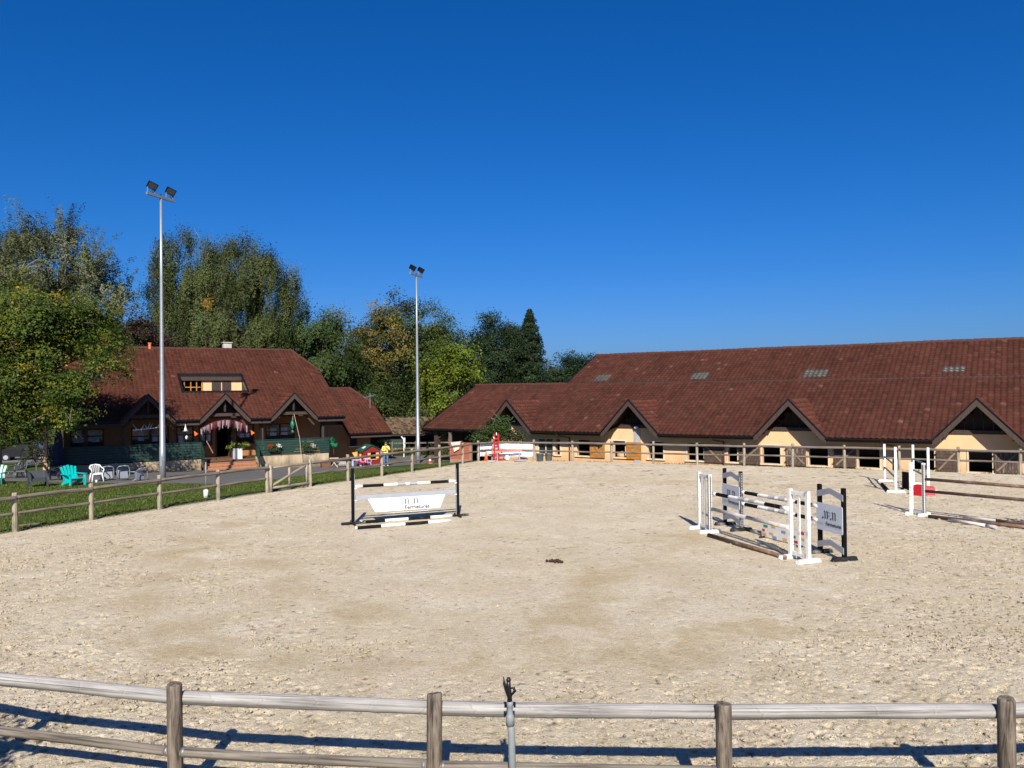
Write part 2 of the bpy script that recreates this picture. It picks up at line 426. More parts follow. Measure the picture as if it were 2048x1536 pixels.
# ------------------------------------------------------------------ ground sheet
def grid_mesh(name, xs, ys, zf, m, tintf=None, keep=None, smooth=True):
    X, Y = np.meshgrid(xs, ys); Z = zf(X, Y)
    V = np.stack([X, Y, Z], -1).reshape(-1, 3); nx = len(xs); ny = len(ys)
    i = np.arange((nx - 1) * (ny - 1)); r, c = np.divmod(i, nx - 1); a = r * nx + c
    Q = np.stack([a, a + 1, a + nx + 1, a + nx], -1)
    if keep is not None:
        ctr = V[Q].mean(1); Q = Q[keep(ctr[:, 0], ctr[:, 1])]
    t = tintf(X, Y).reshape(-1, 3) if tintf else None
    return np_mesh(name, V, Q, m, t, smooth)
def edge_tint(x, y):
    e = 1 - sstep(sd_arena(x, y), 0.15, 0.75); return np.stack([e, e, e], -1)
xs = np.concatenate([np.arange(-90, -34, 2.0), np.arange(-34, 32, 0.5), np.arange(32, 91, 2.0)])
ys = np.concatenate([np.arange(-24, 5, 1.0), np.arange(5, 64, 0.5), np.arange(64, 141, 2.0)])
g = link('ground', grid_mesh('ground', xs, ys, lambda x, y: terrain(x, y) - 0.12 * (sd_arena(x, y) < -0.5), GRASSM, edge_tint))
tag(g, 'short mown grass ground around the riding arena', kind='structure')
gf = MB(); gf.add([(-3000, -3000, -1.9), (3000, -3000, -1.9), (3000, 3000, -1.9), (-3000, 3000, -1.9)], [(0, 1, 2, 3)])
tag(gf.build('far_ground', GRASSM), 'far meadow reaching the horizon', kind='structure')

# asphalt yard: strip between the lawn edge and the buildings
AF = [gnd(-160, 962), gnd(-60, 962), gnd(0, 962), gnd(120, 966), gnd(250, 969), gnd(375, 968), gnd(445, 969), gnd(528, 961), gnd(577, 955.5), gnd(692, 943), gnd(746, 936), gnd(790, 933), gnd(834, 929), gnd(878, 924.5), gnd(915, 919)]
def asphalt_sheet():
    ax = [p.x for p in AF]; ay = [p.y for p in AF]
    xs = np.arange(ax[0], ax[-1], 0.4); V = []; n = 60
    for x in xs:
        y0 = float(np.interp(x, ax, ay)) + 0.12 * math.sin(x * 2.3) + 0.08 * math.sin(x * 5.1)
        for k in range(n): V.append((x, y0 + (66 - y0) * (k / (n - 1)) ** 1.3, 0))
    V = np.array(V); V[:, 2] = terrain(V[:, 0], V[:, 1]) + 0.025
    Q = [(i * n + k, (i + 1) * n + k, (i + 1) * n + k + 1, i * n + k + 1) for i in range(len(xs) - 1) for k in range(n - 1)]
    return np_mesh('asphalt_yard', V, Q, ASPHALT, None, True)
tag(link('asphalt_yard', asphalt_sheet()), 'grey asphalt yard in front of the houses', kind='structure')
pth = MB()
pp = [gnd(-120, 902), gnd(-40, 904), gnd(20, 912), gnd(75, 921), gnd(92, 926)]
for a, b_ in zip(pp[:-1], pp[1:]):
    n_ = Vector((0, 5.5, 0))
    pth.add([a + Vector((0, 0, .05)), b_ + Vector((0, 0, .05)), b_ + Vector((0, -4.0, .06)), a + Vector((0, -5.5, .06))], [(0, 1, 2, 3)])
tag(pth.build('side_path', mat('pale_asphalt', (0.16, 0.16, 0.16), 0.9, 0.2, 1, bmp=0.3, bscale=80)), 'pale asphalt path left of the house', kind='structure')

# ------------------------------------------------------------------ the sand
rng = np.random.default_rng(7)
TRACKS = [([(-9.0, 25), (-8.4, 19), (-7.2, 15), (-5.5, 12.6), (-2.5, 11.4), (1.5, 11.6), (4, 13)], 1.0), ([(8.5, 30), (6.6, 25), (4.2, 20), (2.0, 16.5), (0.8, 13.5), (0.2, 11.5)], 0.9), ([(-6, 33), (0, 36), (8, 34), (14, 31)], 1.0), ([(-1.5, 13.5), (-4.5, 15.5), (-6.5, 20)], 0.7)]
def trackmask(x, y):
    m = np.zeros(np.shape(x))
    for pts, w in TRACKS:
        d = np.full(np.shape(x), 1e9)
        for (ax, ay), (bx, by) in zip(pts[:-1], pts[1:]):
            ex, ey = bx - ax, by - ay
            t = np.clip(((x - ax) * ex + (y - ay) * ey) / (ex * ex + ey * ey), 0, 1)
            d = np.minimum(d, np.hypot(x - ax - t * ex, y - ay - t * ey))
        d = d + (fbm(x * 0.7, y * 0.7, 3, 31) - 0.45) * 2.2
        m = np.maximum(m, 1 - sstep(d, 0.1, w))
    return m
def zone(x, y):
    return np.clip(.22 + .9 * sstep(np.hypot((x - .5) / 1.0, (y - 21) / 1.5), 3.5, 11), 0, 1) * (.65 + .7 * fbm(x * .3, y * .3, 3, 90))
def prints_height(xs, ys, res, density):
    nx, ny = len(xs), len(ys); H = np.zeros((ny, nx)); D = np.zeros((ny, nx))
    area = (xs[-1] - xs[0]) * (ys[-1] - ys[0]); n = int(area * density)
    px = rng.uniform(xs[0], xs[-1], n); py = rng.uniform(ys[0], ys[-1], n)
    keepp = (fbm(px * 0.35, py * 0.35, 3, 3) + 0.12 * np.clip(np.abs(px) / 6, 0, 1.5) - 0.45 * trackmask(px, py)) * (.45 + .6 * zone(px, py)) > rng.uniform(0.14, 0.58, n)
    px = px[keepp]; py = py[keepp]; n = len(px)
    rad = rng.uniform(0.03, 0.075, n); dep = rng.uniform(0.006, 0.032, n) ; ang = rng.uniform(0, 6.28, n)
    asp = rng.uniform(0.35, 1.0, n); pit_dark = np.where(rng.uniform(0, 1, n) < .42, rng.uniform(.3, 1.0, n), 0.0)  # part of the prints get a darker tone of varied strength
    ci = np.round((px - xs[0]) / res).astype(int); cj = np.round((py - ys[0]) / res).astype(int)
    w = max(2, int(math.ceil(0.15 / res))); rad = np.maximum(rad, res * 1.1)
    for di in range(-w, w + 1):
        for dj in range(-w, w + 1):
            i = ci + di; j = cj + dj; ok = (i >= 0) & (i < nx) & (j >= 0) & (j < ny)
            i = i[ok]; j = j[ok]
            dx = xs[i] - px[ok]; dy = ys[j] - py[ok]; a = ang[ok]
            lx = dx * np.cos(a) + dy * np.sin(a); ly = (-dx * np.sin(a) + dy * np.cos(a)) / asp[ok]
            d = np.hypot(lx, ly) / rad[ok]
            hole = 1 / (1 + d ** 8); rim = np.exp(-((d - 1.35) / 0.3) ** 2) * (0.55 + 0.45 * lx / (np.hypot(lx, ly) + 1e-6))
            np.add.at(H, (j, i), dep[ok] * (-0.95 * hole + 0.3 * rim))
            np.add.at(D, (j, i), pit_dark[ok] * np.exp(-((lx + .25 * rad[ok]) / np.maximum(.42 * rad[ok], .6 * res)) ** 2 - (ly / .8 / rad[ok]) ** 4))
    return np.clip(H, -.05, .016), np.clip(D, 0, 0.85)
PATCHES = [(-10, 10.5, 6.6, 12.6, 0.026, 75), (-14.5, 15, 12.6, 20, 0.042, 48), (-19, 22, 20, 32, 0.075, 22), (-19, 31, 32, 47, 0.14, 8)]
def sand_mesh():
    Vs = []; Qs = []; Ts = []; off = 0
    for (x0, x1, y0, y1, res, dens) in PATCHES:
        xs = np.arange(x0, x1 + res, res); ys = np.arange(y0, y1 + res, res)
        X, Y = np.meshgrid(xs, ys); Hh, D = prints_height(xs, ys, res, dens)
        tm = trackmask(X, Y); sd = sd_arena(X, Y)
        rough = (0.55 + 0.5 * fbm(X * 0.3, Y * 0.3, 3, 11) - 0.35 * tm) * (.45 + .6 * zone(X, Y))
        Z = (fbm(X * 0.5, Y * 0.5, 3, 1) - 0.45) * 0.06 + ((fbm(X * 15, Y * 15, 2, 2) - 0.38) * 0.013 + (vnoise(X * 27, Y * 27, 8) - 0.5) * 0.02 + Hh) * rough
        fade = sstep(-sd, -0.35, 0.9)
        Z = Z * fade - 0.06 * (1 - sstep(-sd, -0.35, 0.15))
        a = np.arange((len(xs) - 1) * (len(ys) - 1)); r, c = np.divmod(a, len(xs) - 1); a = r * len(xs) + c
        Q = np.stack([a, a + 1, a + len(xs) + 1, a + len(xs)], -1)
        V = np.stack([X, Y, Z], -1).reshape(-1, 3)
        wig = 0.25 + 0.35 * (fbm(X * 1.6, Y * 1.6, 3, 21) - 0.4)
        ok = ((sd - wig).reshape(-1)[Q].max(1) < 0.0)
        Q = Q[ok]
        Vs.append(V); Qs.append(Q + off); off += len(V)
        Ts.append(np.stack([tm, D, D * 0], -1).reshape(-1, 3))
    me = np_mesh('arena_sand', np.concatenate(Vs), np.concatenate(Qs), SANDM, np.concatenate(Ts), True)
    return me
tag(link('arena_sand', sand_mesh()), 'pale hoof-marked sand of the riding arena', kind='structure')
def clods(n, x0, x1, y0, y1, s0, s1, seed):
    r = np.random.default_rng(seed); x = r.uniform(x0, x1, n); y = r.uniform(y0, y1, n)
    k = ((fbm(x * 1.3, y * 1.3, 3, 61) - .35 * trackmask(x, y)) * zone(x, y) > r.uniform(.08, .5, n)) & (sd_arena(x, y) < -.2)
    x = x[k]; y = y[k]; n = len(x); s = s0 + (s1 - s0) * r.uniform(0, 1, n) ** 3
    base = np.array([(1, 0, 0), (0, 1, 0), (-1, 0, 0), (0, -1, 0), (0, 0, 1), (0, 0, -1.0)])
    V = base[None] * (1 + r.uniform(-.4, .4, (n, 6, 1))) * s[:, None, None] * np.array([1, 1, .62]) * r.uniform(.6, 1.3, (n, 1, 3)) + r.normal(0, .15, (n, 6, 3)) * s[:, None, None]
    a = r.uniform(0, 6.28, n); c_, s_ = np.cos(a)[:, None], np.sin(a)[:, None]
    V = np.stack([V[..., 0] * c_ - V[..., 1] * s_, V[..., 0] * s_ + V[..., 1] * c_, V[..., 2]], -1) + np.stack([x, y, s * .1], -1)[:, None]
    T = np.array([(0, 1, 4), (1, 2, 4), (2, 3, 4), (3, 0, 4), (1, 0, 5), (2, 1, 5), (3, 2, 5), (0, 3, 5)])
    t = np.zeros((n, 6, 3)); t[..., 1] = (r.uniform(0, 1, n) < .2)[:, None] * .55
    return V.reshape(-1, 3), (np.arange(n)[:, None, None] * 6 + T[None]).reshape(-1, 3), t.reshape(-1, 3)
cv, cq, ct_ = [], [], []; off_ = 0
for args in ((48000, -10, 10.5, 6.9, 13, .004, .026, 1), (36000, -15, 16, 13, 22, .007, .032, 2), (14000, -18, 24, 22, 34, .012, .042, 3)):
    v_, q_, t_ = clods(*args); cv.append(v_); cq.append(q_ + off_); ct_.append(t_); off_ += len(v_)
tag(link('sand_clods', np_mesh('sand_clods', np.concatenate(cv), np.concatenate(cq), SANDM, np.concatenate(ct_))), 'loose crumbs of kicked-up sand scattered over the arena', 'sand', kind='stuff')
sb = grid_mesh('arena_base', np.arange(-19, 31, 0.5), np.arange(6.5, 47, 0.5), lambda x, y: x * 0 - 0.075, SANDM, lambda x, y: np.zeros(x.shape + (3,)), lambda x, y: sd_arena(x, y) < 0.1)
tag(link('arena_base', sb), 'compacted sand bed of the arena', kind='structure')
# ------------------------------------------------------------------ roof tiles
def tiles(o, ex, eu, w, l, keep=None, tw=0.29, tl=0.36, seed=0, base=(1, 1, 1), spread=0.11, amp=0.046):
    """roman tiles on a plane: o lower-left corner, ex along the eave, eu up the slope; returns verts, quads, tints"""
    o = np.array(o, float); ex = np.array(ex, float); eu = np.array(eu, float)
    ex = ex / np.linalg.norm(ex); eu = eu / np.linalg.norm(eu); n = np.cross(ex, eu); n = n if n[2] > 0 else -n
    nx = max(1, int(round(w / tw))); ny = max(1, int(round(l / tl))); tw = w / nx; tl = l / ny
    r = np.random.default_rng(seed); V = []; Q = []; T = []
    prof_x = np.array([0.0, 0.18, 0.36, 0.55, 0.78, 1.0]); prof_h = np.array([0.15, 0.85, 1.0, 0.7, -0.05, 0.15]) * amp
    k = len(prof_x); cnt = 0
    for j in range(ny):
        for i in range(nx):
            cx, cs = (i + 0.5) * tw, (j + 0.5) * tl
            if keep is not None and not keep(cx, cs): continue
            jit = r.uniform(-0.006, 0.006, 3)
            lo = j * tl - 0.035 + jit[0]; hi = (j + 1) * tl
            x = i * tw + prof_x * tw
            a = o + np.outer(x, ex)
            front0 = a + lo * eu + np.outer(prof_h - 0.012 + jit[1], n)
            front1 = a + lo * eu + np.outer(prof_h + 0.036 + jit[1], n)
            back = a + hi * eu + np.outer(prof_h + 0.004, n)
            V += [front0, front1, back]
            for q in range(k - 1):
                Q.append((cnt + q, cnt + q + 1, cnt + k + q + 1, cnt + k + q))
                Q.append((cnt + k + q, cnt + k + q + 1, cnt + 2 * k + q + 1, cnt + 2 * k + q))
            t = 1 + r.normal(0, spread); t = min(max(t, 0.5), 1.6); wm = r.normal(0, 0.05)
            c = np.array([base[0] * t, base[1] * t * (1 + wm), base[2] * t * (1 + wm)])
            if r.random() < 0.008: c = c * np.array([1.7, 2.1, 2.3])
            T.append(np.repeat(c[None], 3 * k, 0)); cnt += 3 * k
    V = np.concatenate(V); V[:, 2] += .055 * fbm(V[:, 0] * .22 + seed, V[:, 1] * .35 + 3.1 * seed, 2, 7)
    return V, np.array(Q), np.concatenate(T)
def join_np(parts):
    V = []; Q = []; T = []; o = 0
    for v, q, t in parts: V.append(v); Q.append(q + o); T.append(t); o += len(v)
    return np.concatenate(V), np.concatenate(Q), np.concatenate(T)
def tilemat(name, col):
    m, nt, b = nodes_of(name)
    vec = coords(nt)
    a = nt.nodes.new('ShaderNodeAttribute'); a.attribute_name = 'tint'
    n1 = noise(nt, vec, 0.5, 5, 0.65); n2 = noise(nt, vec, 6, 5, 0.7)
    c = ramp(nt, n1, [(0.35, tuple(x * 0.88 for x in col)), (0.5, (col[0] * 0.95, col[1] * 1.05, col[2] * 0.98)), (0.65, tuple(x * 1.1 for x in col))])
    c = mixc(nt, 1.0, c, a.outputs['Color'], 'MULTIPLY')
    c = mixc(nt, 0.7, c, ramp(nt, n2, [(0.3, 0.75), (0.65, 1.15)]), 'MULTIPLY')
    strk = ramp(nt, noise(nt, coords(nt, (1.1, 0.13, 0.13)), 1.0, 5, 0.7), [(0.35, 0.80), (0.6, 1.06)])
    c = mixc(nt, 0.9, c, strk, 'MULTIPLY')
    lich = ramp(nt, noise(nt, vec, 9, 3, 0.6), [(0.72, 0.0), (0.78, 0.3)])
    c = mixc(nt, lich, c, (0.20, 0.16, 0.12))
    nt.links.new(c, b.inputs['Base Color']); b.inputs['Roughness'].default_value = 0.85
    b.inputs['Specular IOR Level'].default_value = 0.08
    bump(nt, b, n2, 0.3, 0.02); return m
TILE_H = tilemat('red_roof_tiles_house', (0.0665, 0.0220, 0.0152))
TILE_B = tilemat('red_roof_tiles_barn', (0.0610, 0.0215, 0.0158))
TILE_G = mat('translucent_tiles', (0.060, 0.064, 0.056), 0.4, 0.3, 3, tint=True)
TILE_O = tilemat('old_mossy_tiles', (0.085, 0.058, 0.038))

def gable_front(par, xg, hw, z0, za, tl_run, yf, tilem, seed, beam_z):
    """small projecting gable: two tiled slopes, bargeboards, tie beam, king post"""
    gb = MB()
    for s in (-1, 1):
        a = Vector((xg + s * (hw + 0.03), yf - 0.03, z0 - 0.06)); c = Vector((xg, yf - 0.03, za + 0.02))
        gb.prism([a, c, c + Vector((0, 0, -0.34)), a + Vector((s * -0.28, 0, -0.03)), a + Vector((0, 0, -0.22))], (0, -0.05, 0))
    g_ = gb.build('bargeboard', TIMBER2, par)
    lip = MB()
    for s in (-1, 1):
        a = Vector((xg + s * (hw + 0.08), yf - 0.06, z0 - 0.02)); c = Vector((xg, yf - 0.06, za + 0.085))
        lip.bar(a, c, 0.12, 0.05, (0, 0, 1))
    lip.build('verge_flashing', GUTTER, par)
    sf = MB()
    for s in (-1, 1):
        sf.add([(xg, yf, za - 0.03), (xg, yf + tl_run, za - 0.03), (xg + s * hw, yf, z0 - 0.06)], [(0, 1, 2)])
        sf.add([(xg, yf, za - 0.13), (xg, yf + tl_run, za - 0.13), (xg + s * hw, yf, z0 - 0.16)], [(0, 1, 2)])
    sf.build('gable_soffit', TIMBER, par)
    bm_ = MB(); half = 0
    if beam_z: half = hw * (za - 0.1 - beam_z) / (za - z0) * 0.86
    if beam_z:
        bm_.box((xg, yf + 0.25, beam_z), (2 * half, 0.14, 0.2)); bm_.build('tie_beam', TIMBER2, par)
        kp_ = MB(); kp_.box((xg, yf + 0.25, (beam_z + 0.1 + za) / 2), (0.12, 0.13, za - beam_z - 0.3)); kp_.build('king_post', TIMBER, par)
    parts = []
    sl = math.hypot(hw, za - z0)
    for s in (-1, 1):
        o = (xg + s * hw, yf - 0.06, z0); ex = (0, 1, 0); eu = (-s * hw, 0, za - z0)
        def kp(cx, cs): return cx < (tl_run + 0.35) * cs / sl + 0.45 and cx < tl_run
        parts.append(tiles(o, ex, eu, tl_run, sl, kp, 0.29, 0.33, seed + s + 1, (1.55, 1.5, 1.5)))
    v, q, t = join_np(parts)
    tag(link('gable_tiles', np_mesh('gable_tiles', v, q, tilem, t), par), kind='stuff')

def ridge_caps(par, pts, r, m, name='ridge_caps', step=0.38):
    mb = MB()
    for a, b in zip(pts[:-1], pts[1:]):
        a = Vector(a); b = Vector(b); n = max(1, int((b - a).length / step))
        for i in range(n):
            wob = Vector((0, 0, .022 + .014 * math.sin(i * .23) + .007 * math.sin(i * 1.7 + 1))); p = a.lerp(b, i / n) + wob; q = a.lerp(b, (i + 1.08) / n) + wob
            mb.tube([p + Vector((0, 0, 0.01)), q], [r * 1.08, r * 0.92], 8)
    return mb.build(name, m, par)

def gutter(par, x0, x1, y, z, r=0.075):
    mb = MB(); n = 8
    vs = []; fs = []
    for x in (x0, x1):
        for k in range(n + 1):
            t = math.pi + math.pi * k / n; vs.append((x, y + r * math.cos(t), z + r * math.sin(t)))
    for k in range(n): fs.append((k, k + 1, n + 2 + k, n + 1 + k))
    mb.add(vs, fs); mb.add([(x0, y - r, z), (x0, y + r, z), (x0, y, z - r)], [(0, 1, 2)]); mb.add([(x1, y - r, z), (x1, y + r, z), (x1, y, z - r)], [(0, 1, 2)])
    mb.box(((x0 + x1) / 2, y + r + 0.03, z - 0.07), (x1 - x0, 0.04, 0.2))
    return mb.build('gutter', GUTTER, par)

def wall_with_openings(name, x0, x1, y0, y1, z0, z1, ops, m, par):
    """ops: (xa, xb, za, zb) sorted by x; butted boxes leave the holes open"""
    mb = MB(); x = x0
    def bx(a, b, c, d):
        if b - a > 0.004 and d - c > 0.004: mb.box(((a + b) / 2, (y0 + y1) / 2, (c + d) / 2), (b - a, y1 - y0, d - c))
    for (xa, xb, za, zb) in sorted(ops):
        bx(x, xa, z0, z1); bx(xa, xb, z0, za); bx(xa, xb, zb, z1); x = xb
    bx(x, x1, z0, z1)
    return mb.build(name, m, par)

# ================================================================== THE STABLE BARN
BA = R(56.3)
b_d = Vector((-math.sin(BA), math.cos(BA), 0)); b_back = Vector((math.cos(BA), math.sin(BA), 0))
B0 = aty(1955, 880.6, 38.0); B0 = Vector((B0.x, B0.y, 0))
barn = thing('stable_barn', 'long stable with dark red tiled roof, peach walls and four small front gables', 'building', B0, math.atan2(-b_d.y, -b_d.x))
BX = -b_d
def bl(u, v, y):                        # photo pixel on the barn plane y (local)
    p = onplane(u, v, B0 + b_back * y, b_back) - B0
    return Vector((p.dot(BX), p.dot(b_back), p.z))
ZE = 1.37; TB = math.tan(R(25)); S1 = 6.85; S2 = 11.75; XL = -35.7; XR = 9.0
GBX = [-28.02, -18.77, -9.02, 0.0]; GHW = 1.93; GZA = 3.42; GRUN = (GZA - ZE) / TB
cs25 = math.cos(R(25))
def in_gable(x, s, marg=0.0):
    for g in GBX + [9.3]:
        if abs(x - g) < GHW * (1 - s / GRUN) - marg: return True
    return False
SKY = []
for (ua, ub, va, vb) in ((1193, 1222, 753, 763), (1383, 1416, 747, 759), (1613, 1651, 742, 756.5), (1881, 1925, 734, 749)):
    nrm = b_d.cross(b_back + Vector((0, 0, TB))); p0 = B0 + Vector((0, 0, ZE))
    cs = []
    for uu, vv in ((ua, vb), (ub, va)):
        p = onplane(uu, vv, p0, nrm) - B0; cs.append((p.dot(BX), p.dot(b_back)))
    cx = (cs[0][0] + cs[1][0]) / 2; SKY.append((cx - 0.6, cx + 0.6, min(cs[0][1], cs[1][1]), max(cs[0][1], cs[1][1])))
def in_sky(x, s): return any(a < x < b and c < s < d for a, b, c, d in SKY)
parts = []; gparts = []
v, q, t = tiles((XL, 0, ZE), (1, 0, 0), (0, 1, TB), XR - XL, S1 / cs25, lambda cx, c: not in_gable(XL + cx, c * cs25, 0.35), seed=1); parts.append((v, q, t))
XU = -27.1
v, q, t = tiles((XU, S1 + 0.02, ZE + S1 * TB + 0.07), (1, 0, 0), (0, 1, TB), XR - XU, (S2 - S1) / cs25, lambda cx, c: not in_sky(XU + cx, S1 + c * cs25), seed=2); parts.append((v, q, t))
v, q, t = tiles((XU, S1 + 0.02, ZE + S1 * TB + 0.07), (1, 0, 0), (0, 1, TB), XR - XU, (S2 - S1) / cs25, lambda cx, c: in_sky(XU + cx, S1 + c * cs25), seed=2)
tag(link('skylight_tiles', np_mesh('skylight_tiles', v, q, TILE_G, t), barn), 'four patches of grey translucent tiles', kind='stuff')
v, q, t = join_np(parts)
tag(link('roof_tiles', np_mesh('roof_tiles', v, q, TILE_B, t), barn), kind='stuff')
# timber deck under the tiles, notched for the gables
poly = [(XL, 0.02)]
for g_ in GBX: poly += [(g_ - GHW, 0.02), (g_, GRUN), (g_ + GHW, 0.02)]
poly += [(XR, 0.02), (XR, S1), (XL, S1)]
slab = MB(); slab.prism([(x, s, ZE + s * TB - 0.03) for x, s in poly], (0, 0, -0.14))
slab.prism([(XU, S1 - .2, ZE + S1 * TB - 0.09), (XR, S1 - .2, ZE + S1 * TB - 0.09), (XR, S2, ZE + S2 * TB + 0.03), (XU, S2, ZE + S2 * TB + 0.03)], (0, 0, -0.14))
zr = ZE + S2 * TB; zl = ZE + S1 * TB
slab.prism([(XU, S2, zr), (XR, S2, zr), (XR, 2 * S2, ZE), (XU, 2 * S2, ZE)], (0, 0, -0.14))
slab.prism([(XL, S1, zl - .02), (XU, S1, zl - .02), (XU, 2 * S1, ZE), (XL, 2 * S1, ZE)], (0, 0, -0.14))
slab.build('roof_deck', TIMBER, barn)
ridge_caps(barn, [(XU, S2, zr + 0.06), (XR, S2, zr + 0.06)], 0.13, TILE_B if False else mat('ridge_tile_red', (0.066, 0.020, 0.013), 0.75, 0.3, 3), step=0.4)
ridge_caps(barn, [(XL, S1, zl + 0.03), (XU, S1, zl + 0.03)], 0.12, MATS['ridge_tile_red'], step=0.4)
st = MB(); st.box(((XU + XR) / 2, S1 - 0.03, zl + 0.05), (XR - XU, 0.05, 0.1)); st.build('step_flashing', TIMBER2, barn)
vb = MB(); vb.bar((XL - 0.03, -0.02, ZE - 0.05), (XL - 0.03, S1, zl - 0.05), 0.06, 0.26); vb.bar((XU - 0.03, S1, zl + 0.02), (XU - 0.03, S2, zr + 0.02), 0.06, 0.26); vb.build('verge_board', GUTTER, barn)
for i, g_ in enumerate(GBX): gable_front(barn, g_, GHW, ZE, GZA, GRUN, -0.02, TILE_B, 40 + 4 * i, None)
edges = [XL] + [e for g_ in GBX for e in (g_ - GHW, g_ + GHW)] + [XR]
for a, b_ in zip(edges[::2], edges[1::2]): gutter(barn, a + 0.02, b_ - 0.02, -0.1, ZE - 0.03)
# walls
WY = 1.0
OPS_PX = [(1111, 1120.5, 914), (1153.9, 1180, 911.5), (1226.5, 1251, 914.6), (1297.5, 1327, 917), (1375, 1407.5, 920), (1456, 1475, 922), (1525, 1561, 925.6), (1618, 1656.5, 929), (1717, 1759.7, 934), (1827, 1869, 938), (1937.6, 1985, 942)]
OPS = []
for ua, ub, vb_ in OPS_PX:
    a = bl(ua, vb_, WY); b_ = bl(ub, vb_, WY); OPS.append((a.x, b_.x, -0.26, 0.80))
xa = bl(1076, 911, WY).x; xb = bl(1106.5, 911, WY).x
OPS.append((xa, xb, -0.22, 0.80)); OPS.append((3.4, 4.6, -0.26, 0.8))
OPS.sort()
XW = bl(985, 900, WY).x
wall_with_openings('front_wall', XW, XR, WY, WY + 0.3, -1.6, 1.66, OPS, PLASTER, barn)
ew = MB()
for x0, x1, y0, y1 in ((XW, XW + .3, WY + .303, 2 * S1 - 1), (XR - .3, XR, WY + .303, 2 * S2 - 1), (XU, XR, 2 * S2 - 1, 2 * S2 - .7), (XU, XU + .3, 2 * S1 - 1, 2 * S2 - 1.003), (XW, XU, 2 * S1 - .997, 2 * S1 - .7)):
    ew.box(((x0 + x1) / 2, (y0 + y1) / 2, 0.1), (x1 - x0, y1 - y0, 3.4))
ew.build('outer_wall', PLASTER, barn)
fl = MB(); fl.box(((XL + XR) / 2, S2, -1.45), (XR - XL - 1, 2 * S2 - 2.8, 0.3)); fl.build('floor', PLINTH, barn)
up = MB()
x = XW
for g_ in GBX + [XR + 3]:                # between the gables the wall runs up to the roof
    e = min(g_ - GHW * 0.7, XR)
    if e > x: up.box(((x + e) / 2, WY + 0.15, 1.72), (e - x, 0.28, 0.116))
    x = g_ + GHW * 0.7
up.build('wall_plate', TIMBER, barn)
for g_ in GBX:                           # recessed plank infill of each gable
    pw = MB(); w = GHW * 0.98
    n = 9
    for k in range(n):
        xa_ = g_ - w + 2 * w * k / n; xb_ = xa_ + 2 * w / n - 0.02
        xm = (xa_ + xb_) / 2; zt = GZA - 0.25 - abs(xm - g_) / GHW * (GZA - ZE)
        if zt > 1.7: pw.box((xm, WY + 0.55 + 0.012 * (k % 2), (1.66 + zt) / 2), (xb_ - xa_, 0.03, zt - 1.66))
    pw.build('gable_plank', TIMBER, barn)
    bmz = MB(); bmz.box((g_, WY + 0.02, 1.76), (GHW * 1.62, 0.2, 0.19)); bmz.build('lintel_beam', TIMBER2, barn)
FRAME = mat('pale_window_frame', (0.62, 0.52, 0.38), 0.7, 0.15, 4)
for (a, b_, c, d) in OPS:
    fr = MB()
    fr.box((a - 0.035, WY - 0.012, (c + d) / 2), (0.07, 0.05, d - c + 0.14)); fr.box((b_ + 0.035, WY - 0.012, (c + d) / 2), (0.07, 0.05, d - c + 0.14))
    fr.box(((a + b_) / 2, WY - 0.03, c - 0.04), (b_ - a + 0.24, 0.14, 0.075)); fr.box(((a + b_) / 2, WY - 0.012, d + 0.035), (b_ - a, 0.05, 0.07))
    fr.build('window_frame', FRAME, barn)
ORANGEW = mat('varnished_orange_wood', (0.40, 0.165, 0.030), 0.5, 0.45, 5, (1, 1, 6), 0.2)
DARKW = mat('dark_stable_wood', (0.075, 0.045, 0.032), 0.75, 0.5, 5, (6, 1, 1), 0.3, dirt=(0.16, 0.12, 0.09))
DARKW2 = mat('peeling_stable_wood', (0.085, 0.055, 0.042), 0.8, 0.5, 6, (5, 1, 1), 0.3, dirt=(0.30, 0.26, 0.23))
def shutter(ua, ub, vb_, m, vert, flip):
    a = bl(ua, vb_, WY - 0.06); b_ = bl(ub, vb_, WY - 0.06); x0, x1 = a.x, b_.x; z0 = a.z; z1 = min(0.80, z0 + 1.1)
    mb = MB(); n = 7 if vert else 6
    for k in range(n):
        if vert:
            xx = x0 + (x1 - x0) * k / n; mb.box((xx + (x1 - x0) / n / 2, WY - 0.09 + 0.004 * (k % 2), (z0 + z1) / 2), ((x1 - x0) / n - 0.012, 0.035, z1 - z0))
        else:
            zz = z0 + (z1 - z0) * k / n; mb.box(((x0 + x1) / 2, WY - 0.09 + 0.004 * (k % 2), zz + (z1 - z0) / n / 2), (x1 - x0, 0.035, (z1 - z0) / n - 0.012))
    p = mb.build('shutter', m, barn)
    br = MB(); ins = 0.1
    pa, pb = (x0 + ins, z1 - ins), (x1 - ins, z0 + ins)
    if flip: pa, pb = (x0 + ins, z0 + ins), (x1 - ins, z1 - ins)
    br.bar((pa[0], WY - 0.122, pa[1]), (pb[0], WY - 0.122, pb[1]), 0.02, 0.08, (0, 0, 1))
    br.build('brace', mat('pale_brace', (0.24, 0.17, 0.11), 0.8, 0.3), p)
    hg = MB()
    for zz in (z0 + 0.2, z1 - 0.2): hg.box((x0 - 0.03, WY - 0.1, zz), (0.1, 0.03, 0.05))
    hg.build('hinge', GUTTER, p)
for args in ((1180.5, 1210, 915, ORANGEW, 0, 0), (1253, 1283, 918, ORANGEW, 0, 1), (1409, 1446, 924.7, DARKW, 0, 0), (1478.5, 1520.6, 927.5, DARKW, 0, 1), (1573, 1613, 930, DARKW2, 1, 0), (1669, 1712.5, 933, DARKW, 0, 1), (1873, 1915, 943.5, DARKW, 0, 1), (1989, 2037.7, 946, DARKW2, 1, 1)): shutter(*args)
wv = MB(); mxx = (xa + xb) / 2
